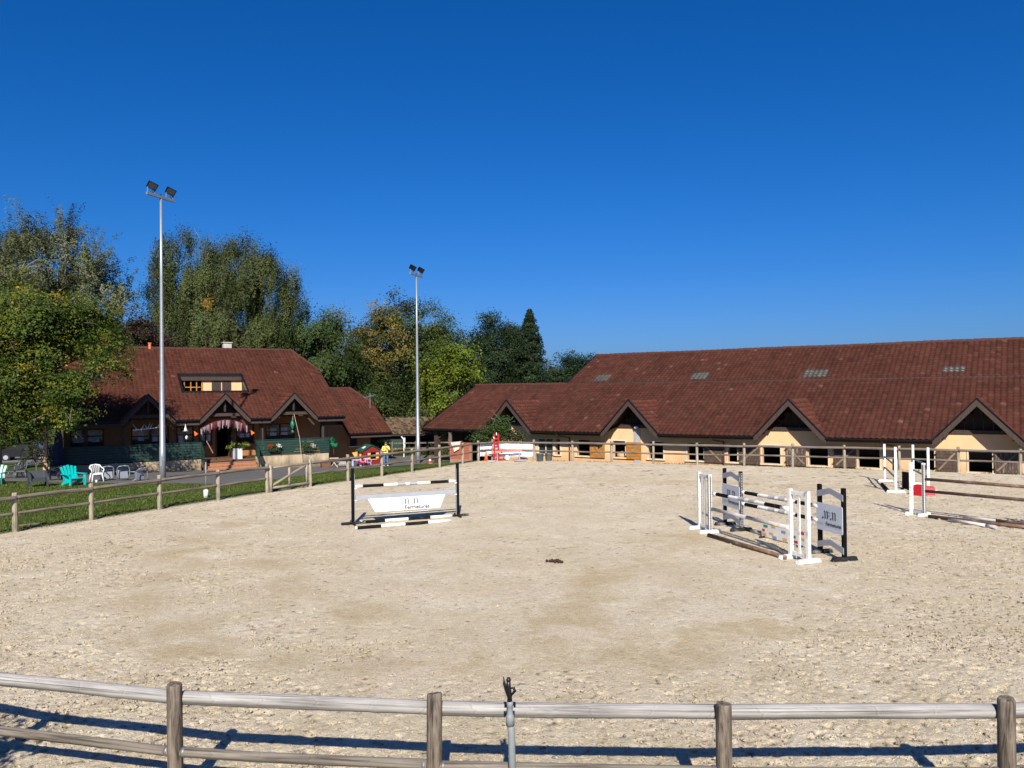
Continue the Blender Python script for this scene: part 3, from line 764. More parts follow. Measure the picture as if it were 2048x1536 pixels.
wv.box((mxx, WY + 0.1, 0.29), (xb - xa - 0.01, 0.02, 1.0)); wv.build('window_pane', DARKGLASS, barn)
wm = MB()
for xx in (xa + 0.03, mxx, xb - 0.03): wm.box((xx, WY + 0.06, 0.29), (0.06, 0.05, 1.0))
wm.build('window_mullion', FRAME, barn)
hay = MB()                                # feed sack on the sill of the third opening, blue grey box in the fourth
o2 = bl(1226.5, 914.6, WY); o3 = bl(1251, 914.6, WY)
import_pts = [(0.0, 0.30), (0.12, 0.36), (0.3, 0.33), (0.42, 0.2)]
hay.lathe([(0.46, 0), (0.5, 0.14), (0.44, 0.26), (0.25, 0.36), (0.05, 0.40)], 12, ((o2.x + o3.x) / 2, WY + 0.72, -0.3))
tag(hay.build('feed_sack', mat('jute_sack', (0.45, 0.30, 0.16), 0.9, 0.3, 5, bmp=0.5), None, True, B0, barn.rotation_euler), 'bulging tan feed sack inside the stable window between the orange shutters', 'sack')
# downpipes and porch
for u in (1139, 1447, 1789):
    p = bl(u, 870, WY - 0.1)
    dp = MB(); dp.tube([(p.x - 0.5, -0.1, ZE - 0.08), (p.x - 0.45, 0.1, ZE - 0.28), (p.x, WY - 0.11, ZE - 0.42), (p.x, WY - 0.11, -1.3)], 0.05, 8)
    dp.build('downpipe', mat('brown_pipe', (0.10, 0.035, 0.022), 0.5, 0.2), barn)
pil = MB(); pq = bl(1283 - 11, 900, WY - 0.03)
pil.box((pq.x + 0.1, WY - 0.04, 0.05), (0.42, 0.07, 3.2)); pil.build('pilaster', mat('grey_cement', (0.36, 0.34, 0.33), 0.9, 0.15), barn)
lamp = MB(); lamp.lathe([(0.03, 0), (0.12, 0.03), (0.14, 0.12), (0.05, 0.17)], 10, (pq.x + 0.1, WY - 0.2, 1.62)); lamp.build('wall_lamp', WHITEP, barn)
pst = MB(); pp_ = bl(875, 900, 0.5)
pst.box((pp_.x, 0.5, -0.05), (0.34, 0.34, 2.6)); pst.bar((pp_.x, 0.5, 0.6), (pp_.x + 1.1, 0.5, 1.25), 0.14, 0.14); pst.build('porch_post', TIMBER2, barn)
pb2 = MB(); pb2.box(((XL + XW) / 2 + 0.3, 0.5, 1.22), (XW - XL - 0.6, 0.16, 0.2)); pb2.build('porch_beam', TIMBER, barn)
pbw = MB(); xa3 = bl(905, 900, 3.0).x
for k in range(16): pbw.box((xa3 + (XW - xa3) * (k + .5) / 16, 3.0 + .01 * (k % 2), 0.3), ((XW - xa3) / 16 - .015, 0.05, 3.6))
pbw.build('porch_plank', TIMBER, barn)
# brick half wall under the porch, bricks one by one
BRICK = mat('red_brick', (0.36, 0.105, 0.055), 0.85, 0.3, 2.5, bmp=0.3)
MORT = mat('mortar', (0.30, 0.20, 0.15), 0.95, 0.2)
bw = thing('brick_half_wall', 'low red brick half wall under the stable porch corner', 'wall', B0, barn.rotation_euler.z)
p1 = bl(899, 921, 0.6); p2 = bl(941, 921, 0.6)
cw = MB(); cw.box(((p1.x + p2.x) / 2, 0.75, -0.55), (p2.x - p1.x - 0.03, 0.2, 1.7)); cw.build('core', MORT, bw)
bmesh_ = MB(); bmesh_.box((0, 0, 0), (0.205, 0.24, 0.060)); bme = bmesh_.mesh('brick', BRICK)
nb = int((p2.x - p1.x) / 0.22)
for r_ in range(16):
    for k in range(nb):
        x_ = p1.x + 0.11 + k * 0.22 + (0.11 if r_ % 2 else 0)
        if x_ > p2.x: continue
        link('brick', bme, bw, (x_, 0.75 + random.Random(r_ * 31 + k).uniform(-.004, .004), -0.8 + r_ * 0.072))
cap = MB(); cap.box(((p1.x + p2.x) / 2, 0.75, 0.345), (p2.x - p1.x + 0.06, 0.3, 0.05)); cap.build('coping', BRICK, bw)
tarp = MB(); px = bl(907, 902, 0.5)
tarp.add([(px.x - 0.35, 0.6, 0.36), (px.x + 0.6, 0.58, 0.46), (px.x + 0.5, 0.52, -0.1), (px.x + 0.05, 0.5, -0.32), (px.x - 0.1, 0.54, 0.05), (px.x - 0.35, 0.8, 0.37), (px.x + 0.6, 0.8, 0.47)], [(0, 1, 2, 4), (4, 2, 3), (0, 5, 6, 1)])
to = tarp.build('saddle_cloth', mat('beige_cloth', (0.62, 0.55, 0.45), 0.9, 0.2), None, False, B0, barn.rotation_euler)
so = to.modifiers.new('s', 'SOLIDIFY'); so.thickness = 0.02
tag(to, 'beige cloth hung over the red brick half wall', 'cloth')
# ================================================================== THE CLUB HOUSE
h_d = Vector((0.863, 0.505, 0)); h_b = Vector((-0.505, 0.863, 0))
H0 = aty(450, 838.5, 51.0); H0 = Vector((H0.x, H0.y, 0))
HR = math.atan2(h_d.y, h_d.x)
house = thing('club_house', 'chalet style club house with half-hipped red tiled roof and three porch gables', 'building', H0, HR)
def hl(u, v, y, org=None):
    org = H0 if org is None else org
    p = onplane(u, v, org + h_b * y, h_b) - org
    return Vector((p.dot(h_d), p.dot(h_b), p.z))
def hroof(u, v, ze, tp, org=None):
    org = H0 if org is None else org
    nn = h_d.cross(h_b + Vector((0, 0, tp))); p = onplane(u, v, org + Vector((0, 0, ze)), nn) - org
    return p.dot(h_d), p.dot(h_b)
HZ = 2.46; TH = math.tan(R(28)); c28 = math.cos(R(28)); HS = 9.62; HXL = -9.95; HXR = 8.17; SV = 6.36; HIP = 1.32
HG = [hl(296.4, 790, 0).x, hl(450.7, 788.5, 0).x, hl(588.5, 786, 0).x]; HGW = 1.56; HGZ = 4.10; HRUN = (HGZ - HZ) / TH
D0 = hroof(366, 785, HZ, TH); D1 = hroof(496, 786, HZ, TH); D2 = hroof(355, 750.8, HZ, TH); D3 = hroof(483, 750.8, HZ, TH)
DXA = (D0[0] + D2[0]) / 2; DXB = (D1[0] + D3[0]) / 2; DSA = (D0[1] + D1[1]) / 2; DSB = (D2[1] + D3[1]) / 2
def h_keep(cx, c):
    x = HXL + cx; s = c * c28
    for g_ in HG:
        if abs(x - g_) < HGW * (1 - s / HRUN) - 0.35: return False
    if DXA < x < DXB and DSA < s < DSB: return False
    if s > SV:
        k = (s - SV) / (HS - SV) * HIP
        if x > HXR - k or x < HXL + k: return False
    return True
v, q, t = tiles((HXL, 0, HZ), (1, 0, 0), (0, 1, TH), HXR - HXL, HS / c28, h_keep, 0.27, 0.34, seed=5)
tag(link('roof_tiles', np_mesh('roof_tiles', v, q, TILE_H, t), house), kind='stuff')
hzr = HZ + HS * TH; hzv = HZ + SV * TH
sl = MB()
def rp(x, s, dz=-0.03): return (x, s, HZ + s * TH + dz)
pl = [(HXL, 0.02)]
for g_ in HG: pl += [(g_ - HGW, 0.02), (g_, HRUN), (g_ + HGW, 0.02)]
low = pl + [(HXR, 0.02), (HXR, DSA), (HXL, DSA)]
sl.prism([rp(x, s) for x, s in low], (0, 0, -0.14))
sl.prism([rp(HXL, DSA), rp(DXA, DSA), rp(DXA, DSB), rp(HXL, DSB)], (0, 0, -0.14))
sl.prism([rp(DXB, DSA), rp(HXR, DSA), rp(HXR, DSB), rp(DXB, DSB)], (0, 0, -0.14))
kk = (DSB - SV) / (HS - SV) * HIP if DSB > SV else 0
if DSB > SV: kk0 = kk
sl.prism([rp(HXL, DSB), rp(HXR, DSB)] + ([rp(HXR, SV)] if DSB < SV else []) + [rp(HXR - HIP, HS), rp(HXL + HIP, HS)] + ([rp(HXL, SV)] if DSB < SV else []), (0, 0, -0.14))
def rb(x, s, dz=-0.03): return (x, 2 * HS - s, HZ + s * TH + dz)
sl.prism([rb(HXL, 0), rb(HXR, 0), rb(HXR, SV), rb(HXR - HIP, HS), rb(HXL + HIP, HS), rb(HXL, SV)], (0, 0, -0.14))
for sx, xe in ((1, HXR), (-1, HXL)): sl.prism([rp(xe, SV), rp(xe - sx * HIP, HS), rb(xe, SV)], (0, 0, -0.13))
sl.build('roof_deck', TIMBER, house)
RT = MATS['ridge_tile_red']
ridge_caps(house, [(HXL + HIP, HS, hzr + 0.03), (HXR - HIP, HS, hzr + 0.03)], 0.12, RT)
ridge_caps(house, [(HXR - HIP, HS, hzr + 0.03), (HXR, SV, hzv + 0.03)], 0.11, RT, 'hip_caps'); ridge_caps(house, [(HXL + HIP, HS, hzr + 0.03), (HXL, SV, hzv + 0.03)], 0.11, RT, 'hip_caps')
vb = MB()
for xe in (HXL - 0.03, HXR + 0.03): vb.bar((xe, -0.02, HZ - 0.06), (xe, SV, hzv - 0.06), 0.06, 0.24)
vb.build('verge_board', TIMBER, house)
for i, g_ in enumerate(HG): gable_front(house, g_, HGW, HZ, HGZ, HRUN, -0.02, TILE_H, 60 + 4 * i, 2.75)
edges = [HXL] + [e for g_ in HG for e in (g_ - HGW, g_ + HGW)] + [HXR]
for a, b_ in zip(edges[::2], edges[1::2]):
    gutter(house, a + 0.03, b_ - 0.03, -0.1, HZ - 0.03)
    eb = MB(); eb.box(((a + b_) / 2, 0.06, HZ - 0.26), (b_ - a - 0.1, 0.1, 0.16)); eb.build('eave_beam', TIMBER2, house)
# roof loggia
lg = MB(); zt = HZ + DSB * TH; zb = HZ + DSA * TH
for a, b_ in (((DXA, DSA), (DXA, DSB)), ((DXB, DSA), (DXB, DSB)), ((DXA, DSA), (DXB, DSA)), ((DXA - .05, DSB), (DXB + .05, DSB))):
    lg.bar((a[0], a[1], HZ + a[1] * TH + 0.03), (b_[0], b_[1], HZ + b_[1] * TH + 0.03), 0.14, 0.24, (0, 0, 1))
lg.build('loggia_frame', GUTTER, house)
lb = MB(); lb.box(((DXA + DXB) / 2, DSB - 0.26, zt - 0.24), (DXB - DXA, 0.10, 0.28)); lb.build('loggia_lintel', TIMBER2, house)
yw = DSB - 0.18
lw = MB(); W_ = DXB - DXA
lw.box((DXA + W_ * 0.68, yw + 0.12, (zt + zb) / 2 - 0.4), (W_ * 0.64, 0.14, zt - zb + 0.6)); lw.build('loggia_wall', PLASTER, house)
lf = MB(); lf.box(((DXA + DXB) / 2, DSA + 1.6, zb - 0.62), (W_, 3.6, 0.1))
for xx in (DXA, DXB): lf.prism([(xx, DSA, zb - .6), (xx, DSB, zb - .6), (xx, DSB, zt - 0.1), (xx, DSA, zb - 0.1)], (0.02, 0, 0))
lf.box(((DXA + DXB) / 2, yw + 1.6, zb + 0.4), (W_, 0.1, 2.2)); lf.build('loggia_floor', TIMBER2, house)
for k, (fa, fb) in enumerate(((0.515, 0.665), (0.68, 0.83))):
    sh = MB(); n = 8
    for i in range(n):
        x0 = DXA + W_ * (fa + (fb - fa) * i / n); x1 = DXA + W_ * (fa + (fb - fa) * (i + 1) / n)
        sh.box(((x0 + x1) / 2, yw + 0.03, (zt + zb) / 2 - 0.4), (x1 - x0 - 0.012, 0.03, zt - zb + 0.3))
    sh.build('shutter', TIMBER2, house)
lr = MB()
for f_ in (0.09, 0.19, 0.28, 0.37): lr.box((DXA + W_ * f_, yw + 0.05, (zt + zb) / 2 - 0.3), (0.07, 0.07, zt - zb + 0.3))
lr.box((DXA + W_ * 0.2, yw + 0.05, zb + 0.42), (W_ * 0.28, 0.06, 0.07)); lr.build('loggia_post', ORANGEW, house)
# chimney, vent, roof window
cp = hroof(455, 697, HZ, TH)
ch = MB(); ch.box((cp[0], HS + 0.5, hzr + 0.15), (0.62, 0.55, 0.75)); ch.box((cp[0], HS + 0.5, hzr + 0.62), (0.75, 0.68, 0.06))
for dx in (-.25, .25): ch.box((cp[0] + dx, HS + 0.5, hzr + 0.56), (0.08, 0.4, 0.07))
ch.build('chimney', mat('grey_render', (0.42, 0.40, 0.36), 0.9, 0.2), house)
vp = hroof(299, 696, HZ, TH)
vt = MB(); vt.lathe([(0.1, 0), (0.1, 0.42), (0.13, 0.43), (0.13, 0.5)], 10, (vp[0], HS - 0.1, hzr - 0.05)); vt.build('vent_pipe', mat('terracotta', (0.55, 0.17, 0.08), 0.8, 0.15), house)
rw = hroof(187, 757, HZ, TH)
rm = MB(); rot28 = Matrix.Rotation(R(28), 3, 'X')
rm.box((rw[0], rw[1], HZ + rw[1] * TH + 0.06), (0.8, 1.0, 0.12), rot28); rwo = rm.build('roof_window', GUTTER, house)
rg = MB(); rg.box((rw[0], rw[1], HZ + rw[1] * TH + 0.115), (0.64, 0.84, 0.03), rot28); rg.build('pane', DARKGLASS, rwo)
# walls and porch
WYH = 3.3; FZ = -0.26
dA = hl(431, 900, WYH).x; dB = hl(459, 900, WYH).x
wins = [(hl(140, 870, WYH).x, hl(208, 870, WYH).x), (hl(262, 870, WYH).x, hl(338, 870, WYH).x), (hl(352, 870, WYH).x, hl(388, 870, WYH).x), (hl(397, 870, WYH).x, hl(425, 870, WYH).x), (hl(472, 870, WYH).x, hl(508, 870, WYH).x), (hl(531, 870, WYH).x, hl(590, 870, WYH).x)]
ops = [(dA, dB, FZ, 1.85)] + [(a, b_, 0.55 if i else 0.8, 1.95) for i, (a, b_) in enumerate(wins)]
XWA = HXL + 0.7; XWB = hl(640, 880, WYH).x
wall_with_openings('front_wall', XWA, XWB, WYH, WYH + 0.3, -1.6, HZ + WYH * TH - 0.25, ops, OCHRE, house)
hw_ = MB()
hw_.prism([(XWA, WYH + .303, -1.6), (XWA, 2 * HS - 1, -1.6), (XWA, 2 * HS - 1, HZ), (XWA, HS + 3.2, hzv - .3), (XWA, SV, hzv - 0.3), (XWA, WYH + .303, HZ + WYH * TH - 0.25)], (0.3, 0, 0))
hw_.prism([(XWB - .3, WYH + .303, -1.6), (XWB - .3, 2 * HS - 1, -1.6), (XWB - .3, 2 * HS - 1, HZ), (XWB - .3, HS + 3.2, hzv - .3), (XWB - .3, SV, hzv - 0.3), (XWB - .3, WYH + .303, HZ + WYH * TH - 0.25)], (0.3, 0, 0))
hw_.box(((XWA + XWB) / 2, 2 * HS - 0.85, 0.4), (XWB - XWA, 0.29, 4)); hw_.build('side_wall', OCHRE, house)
wg = MB(); wl = hl(90, 900, 0.5).x
wg.box((wl, 1.7, 0.42), (0.22, 2.9, 3.5)); wg.build('wing_wall', PLASTER, house)
fi = MB(); fi.box(((XWA + XWB) / 2, HS, FZ - 0.1), (XWB - XWA - .7, 2 * HS - WYH - 2, 0.18)); fi.build('inner_floor', TIMBER2, house)
POSTER = mat('paper_notice', (0.55, 0.55, 0.58), 0.8, 0.25, 6)
for i, (a, b_) in enumerate(wins):
    c, d = (0.55 if i else 0.8), 1.95
    fr = MB()
    for xx in (a + 0.04, (a + b_) / 2, b_ - 0.04): fr.box((xx, WYH + 0.05, (c + d) / 2), (0.08, 0.08, d - c))
    for zz in (c + 0.04, (c + d) / 2 + 0.1, d - 0.04): fr.box(((a + b_) / 2, WYH + 0.05, zz), (b_ - a, 0.06, 0.07))
    w_ = fr.build('window', TIMBER2, house)
    gl = MB(); gl.box(((a + b_) / 2, WYH + 0.12, (c + d) / 2), (b_ - a - .02, 0.015, d - c - .02)); gl.build('pane', DARKGLASS, w_)
    rr = random.Random(i)
    for k in range(4 if i == 0 else 2):
        po = MB(); pw_ = rr.uniform(0.3, 0.55); ph_ = rr.uniform(0.35, 0.6)
        xx = a + 0.35 + (b_ - a - 0.6) * ((k + 0.3) / (4 if i == 0 else 2)); po.box((xx, WYH + 0.094, (c + d) / 2 + rr.uniform(-.15, .15)), (pw_, 0.008, ph_)); po.build('paper_notice', POSTER, w_)
df = MB()
for xx in (dA + 0.05, dB - 0.05): df.box((xx, WYH - 0.02, (FZ + 1.85) / 2), (0.1, 0.1, 1.85 - FZ))
df.box(((dA + dB) / 2, WYH - 0.02, 1.9), (dB - dA, 0.1, 0.1)); df.build('door_frame', TIMBER2, house)
dl = MB(); dl.box((dB - 0.02, WYH - 0.5, 0.8), (0.06, 0.9, 2.05)); dl.box((dB - 0.055, WYH - 0.5, 1.2), (0.012, 0.6, 0.8), None, 1); dl.build('open_door', [TIMBER2, DARKGLASS], house)
# deck, plinths
DKL = hl(96, 925, 0.05).x; DKA = hl(402, 925, 0.05).x; DKB = hl(511, 925, 0.05).x; DKR = hl(657, 925, 0.05).x
WOODD = mat('brown_deck_wood', (0.15, 0.075, 0.042), 0.7, 0.35, 4, (1, 6, 1), 0.2)
nb = 24
dk = MB()
for k in range(nb):
    y0 = 0.1 + (WYH - 0.1) * k / nb; dk.box(((DKL + DKR) / 2, y0 + (WYH - .1) / nb / 2, FZ - 0.03), (DKR - DKL, (WYH - .1) / nb - 0.008, 0.06))
dk.build('deck', WOODD, house)
dj = MB(); dj.box(((DKL + DKR) / 2, 1.8, FZ - 0.13), (DKR - DKL - .1, WYH - 0.4, 0.12)); dj.build('deck_joists', TIMBER, house)
for a, b_ in ((DKL, DKA), (DKB, DKR)):
    p_ = MB(); p_.box(((a + b_) / 2, 0.03, -0.72), (b_ - a, 0.14, 1.2)); p_.build('plinth', PLINTH, house)
# stairs
gz = th(H0.x, H0.y)
stp = MB(); nst = 3
stp.box(((DKA + DKB) / 2, 0.0, FZ - 0.12), (DKB - DKA - 0.02, 0.05, 0.17)); stt = stp.build('stairs', TIMBER, house)
STEPW = mat('orange_brown_tread', (0.33, 0.15, 0.075), 0.7, 0.3, 4, (6, 1, 1), 0.2)
for k in range(nst):
    z_ = FZ - 0.185 * (k + 1) + 0.04
    tr_ = MB(); tr_.box(((DKA + DKB) / 2, -0.17 - 0.32 * k, z_), (DKB - DKA - 0.05, 0.34, 0.045)); tr_.build('tread', STEPW, stt)
    rs = MB(); rs.box(((DKA + DKB) / 2, -0.30 - 0.32 * k, z_ - 0.105), (DKB - DKA - 0.08, 0.03, 0.16)); rs.build('riser', STEPW, stt)
# balustrades of green boards
def balustrade(xa, xb, ret):
    ba = MB(); n = max(2, int(round((xb - xa) / 1.6)))
    for k in range(n + 1):
        x = xa + (xb - xa) * k / n; ba.box((min(max(x, xa + .05), xb - .05), 0.02, 0.28), (0.08, 0.06, 1.34))
    tp = MB(); tp.box(((xa + xb) / 2, -0.06, 0.985), (xb - xa + 0.1, 0.2, 0.045)); o = tp.build('balustrade', GREENP, house)
    ba.build('balustrade_post', GREENP, o)
    nbd = 6
    for k in range(nbd):
        z = -0.06 + k * 0.168
        bd = MB(); bd.box(((xa + xb) / 2, -0.045 - 0.012 * k, z + 0.07), (xb - xa + 0.06, 0.035, 0.142), Matrix.Rotation(R(-5), 3, 'X')); bd.build('board', GREENP, o)
    for s, x in ret:                     # sloping side panel down the stairs
        sp_ = MB()
        for k in range(3):
            z = 0.78 - k * 0.26; sp_.bar((x, -0.05, z), (x, -1.15, z - 0.62), 0.035, 0.14)
        sp_.bar((x, 0.0, 0.98), (x, -1.2, 0.32), 0.08, 0.06); sp_.box((x, -1.1, -0.28), (0.08, 0.08, 1.2)); sp_.build('stair_rail', GREENP, o)
balustrade(DKL + 0.05, DKA - 0.02, [(1, DKA)]); balustrade(DKB + 0.02, DKR, [(-1, DKB)])
# porch posts
for u in (370, 523, 646, 245, 171):
    x = hl(u, 860, 0.55).x; p_ = MB(); p_.box((x, 0.55, (HZ - .3 + FZ) / 2), (0.2, 0.2, HZ - 0.3 - FZ)); p_.build('porch_post', TIMBER2, house)
for u in (371, 522.5, 651):
    x = hl(u, 850, 0.2).x; d_ = MB(); d_.tube([(x, -0.1, HZ - 0.08), (x, 0.1, HZ - 0.3), (x, 0.4, HZ - 0.5), (x, 0.4, -0.2)], 0.045, 8); d_.build('downpipe', GUTTER, house)
br_ = MB()
for g_ in HG:
    br_.bar((g_ - HGW + .05, 0.55, 1.9), (g_ - HGW * 0.55, 0.55, HZ + 0.2), 0.1, 0.12); br_.bar((g_ + HGW - .05, 0.55, 1.9), (g_ + HGW * .55, 0.55, HZ + 0.2), 0.1, 0.12)
br_.build('porch_brace', TIMBER2, house)
for g_ in HG:
    pw = MB(); n = 7
    for k in range(n):
        xa_ = g_ - HGW + 2 * HGW * k / n; xm = xa_ + HGW / n; ztp = HGZ - 0.22 - abs(xm - g_) / HGW * (HGZ - HZ)
        if ztp > HZ + 0.12: pw.box((xm, 1.1 + 0.01 * (k % 2), (HZ + 0.05 + ztp) / 2), (2 * HGW / n - 0.02, 0.03, ztp - HZ - 0.05))
    pw.build('gable_plank', TIMBER, house)

# ================================================================== annex behind
A0 = aty(740, 866, 59.0); AZ = A0.z; A0 = Vector((A0.x, A0.y, 0))
annex = thing('annex_building', 'smaller tiled outbuilding to the right behind the club house', 'building', A0, HR)
def al(u, v, y): return hl(u, v, y, A0)
axl = al(697.4, 868, 0).x - 0.02; axr = al(783.8, 864, 0).x
def aroof(u, v): return hroof(u, v, AZ, TH, A0)
asr = aroof(699.6, 778)[1]; ahx = aroof(699.6, 778)[0]; av = aroof(751, 808.3)[1]
AXX = axl
v, q, t = tiles((AXX, 0, AZ), (1, 0, 0), (0, 1, TH), axr - AXX, asr / c28, lambda cx, c: not (c * c28 > av and AXX + cx > axr - (c * c28 - av) / (asr - av) * (axr - ahx)), 0.27, 0.34, seed=9)
tag(link('roof_tiles', np_mesh('roof_tiles', v, q, TILE_H, t), annex), kind='stuff')
sa = MB()
def ap(x, s, dz=-0.03): return (x, s, AZ + s * TH + dz)
def apb(x, s, dz=-0.03): return (x, 2 * asr - s, AZ + s * TH + dz)
sa.prism([ap(AXX, 0.02), ap(axr, 0.02), ap(axr, av), ap(ahx, asr), ap(AXX, asr)], (0, 0, -0.13))
sa.prism([apb(AXX, 0), apb(axr, 0), apb(axr, av), apb(ahx, asr), apb(AXX, asr)], (0, 0, -0.13))
sa.prism([ap(axr, av), ap(ahx, asr), apb(axr, av)], (0, 0, -0.12)); sa.build('roof_deck', TIMBER, annex)
ridge_caps(annex, [(AXX, asr, AZ + asr * TH + .02), (ahx, asr, AZ + asr * TH + .02)], 0.11, RT); ridge_caps(annex, [(ahx, asr, AZ + asr * TH + .02), (axr, av, AZ + av * TH + .02)], 0.11, RT, 'hip_caps')
gutter(annex, AXX, axr, -0.1, AZ - 0.03)
afb = MB(); afb.box(((AXX + axr) / 2, 0.03, AZ - 0.26), (axr - AXX - .1, 0.08, 0.14)); afb.build('eave_beam', TIMBER2, annex)
awl = AXX - 1.6; awr = al(741, 880, 1.4).x
wa, wb = al(700, 880, 1.4).x, al(714, 880, 1.4).x
wall_with_openings('front_wall', awl, awr, 1.4, 1.7, -1.8, AZ + 1.2 * TH, [(wa, wb, 0.0, 0.9)], OCHRE, annex)
asw = MB(); asw.box(((awl + awr) / 2, asr + 2, 0.2), (awr - awl - 0.02, 2 * asr - 3, 3.6)); asw.build('core_walls', OCHRE, annex)
af = MB(); af.box(((wa + wb) / 2, 1.45, 0.45), (wb - wa, 0.04, 0.9)); wo = af.build('window', DARKGLASS, annex)
af = MB(); af.box(((wa + wb) / 2, 1.33, -0.05), (wb - wa + 0.3, 0.24, 0.07)); af.build('sill', FRAME, wo)
# television aerial on the annex hip
ae = MB(); aq = al(740, 803, 3.4)
ae.tube([aq + Vector((0, 0, -1.0)), aq + Vector((0, 0, 0.7))], 0.02, 6)
for k in range(5): ae.tube([aq + Vector((-0.45 + 0.2 * k, -0.35, 0.25 + 0.05 * k)), aq + Vector((-0.45 + 0.2 * k, 0.35, 0.45 + 0.05 * k))], 0.012, 5)
ae.tube([aq + Vector((-0.55, 0, 0.3)), aq + Vector((0.5, 0, 0.55))], 0.014, 5); ae.build('aerial', GALV, annex)

# ================================================================== old open shed far behind
S0 = aty(800, 874, 72.0); SZ = S0.z; S0 = Vector((S0.x, S0.y, 0))
shed = thing('open_shed', 'low open shed with mossy old tile roof beyond the yard', 'shed', S0, R(8))
sxl, sxr = -2.3, 3.6
v, q, t = tiles((sxl, 0, SZ + 0.25), (1, 0, 0), (0, 1, 0.45), sxr - sxl, 3.6, None, 0.22, 0.26, 77, (1, 1, 1), 0.6, 0.05)
tag(link('roof_tiles', np_mesh('roof_tiles', v, q, TILE_O, t), shed), kind='stuff')
sh = MB(); sh.prism([(sxl, 0, SZ + .2), (sxr, 0, SZ + .2), (sxr, 3.3, SZ + 1.68), (sxl, 3.3, SZ + 1.68)], (0, 0, -0.1)); sh.prism([(sxl, 3.3, SZ + 1.68), (sxr, 3.3, SZ + 1.68), (sxr, 6.5, SZ + .2), (sxl, 6.5, SZ + .2)], (0, 0, -0.1)); sh.build('roof_deck', TIMBER, shed)
for x in (sxl + .3, 0.4, sxr - .3):
    p_ = MB(); p_.box((x, 0.35, SZ / 2 - 1.0), (0.16, 0.16, SZ + 2.1)); p_.build('post', WHITEP if x == 0.4 else TIMBER2, shed)
sw = MB(); sw.box(((sxl + sxr) / 2, 5.5, -0.6), (sxr - sxl, 0.2, 3.2)); sw.build('back_wall', TIMBER, shed)
sg = MB(); sg.box((sxl + 1.6, 0.5, SZ - 0.55), (2.3, 0.06, 0.95)); sg.build('green_panel', GREENP, shed)
swh = MB(); swh.box((sxl + 1.6, 0.46, SZ - 1.4), (2.4, 0.12, 0.7)); swh.build('low_wall', mat('whitewash', (0.6, 0.55, 0.48), 0.9, 0.3, 3, dirt=(0.4, 0.35, 0.3)), shed)
# ================================================================== FENCES
def post_mesh(name, r, h, m, seed):
    rr = random.Random(seed); mb = MB(); n = 14; zs = [-0.25, 0.3, 0.7, h - 0.05, h - 0.012, h]; pr = [1.02, 1.0, 0.99, 0.98, 0.95, 0.86]
    vs = []; fs = []; ph = [rr.uniform(-.04, .04) for _ in range(n)]; tilt = rr.uniform(-0.02, 0.02)
    for z, p in zip(zs, pr):
        for k in range(n):
            a = 2 * math.pi * k / n; q = r * p * (1 + ph[k]); vs.append((q * math.cos(a), q * math.sin(a), z + (tilt * math.cos(a) if z > h - .1 else 0)))
    for i in range(len(zs) - 1):
        for k in range(n): fs.append((i * n + k, i * n + (k + 1) % n, (i + 1) * n + (k + 1) % n, (i + 1) * n + k))
    o = (len(zs) - 1) * n; fs.append(tuple(range(o, o + n))); mb.add(vs, fs); me = mb.mesh(name, m, True)
    me.polygons[-1].use_smooth = False
    return me
def rail_mesh(name, r, m, seed):
    rr = random.Random(seed); mb = MB(); pts = []; rd = []; a = rr.uniform(-.012, .012); c = rr.uniform(-.015, .015)
    kn = [rr.uniform(.05, .95) for _ in range(5)]
    for k in range(33):
        t = k / 32; kb = max(0, max(1 - abs(t - q) / .022 for q in kn)); pts.append((a * math.sin(math.pi * t), c * math.sin(math.pi * t * 1.3), t)); rd.append(r * (1 + rr.uniform(-.012, .012) + .055 * kb) * (1.03 - 0.06 * t))
    mb.tube(pts, rd, 12); return mb.mesh(name, m, True)
def orient(o, p, q):
    p = Vector(p); q = Vector(q); d = q - p
    o.location = p; o.rotation_mode = 'QUATERNION'; o.rotation_quaternion = d.to_track_quat('Z', 'Y'); o.scale = (1, 1, d.length)
PH = 1.2
ZINC = mat('dull_zinc', (.20, .21, .22), .5, .2, 4, metal=.5)
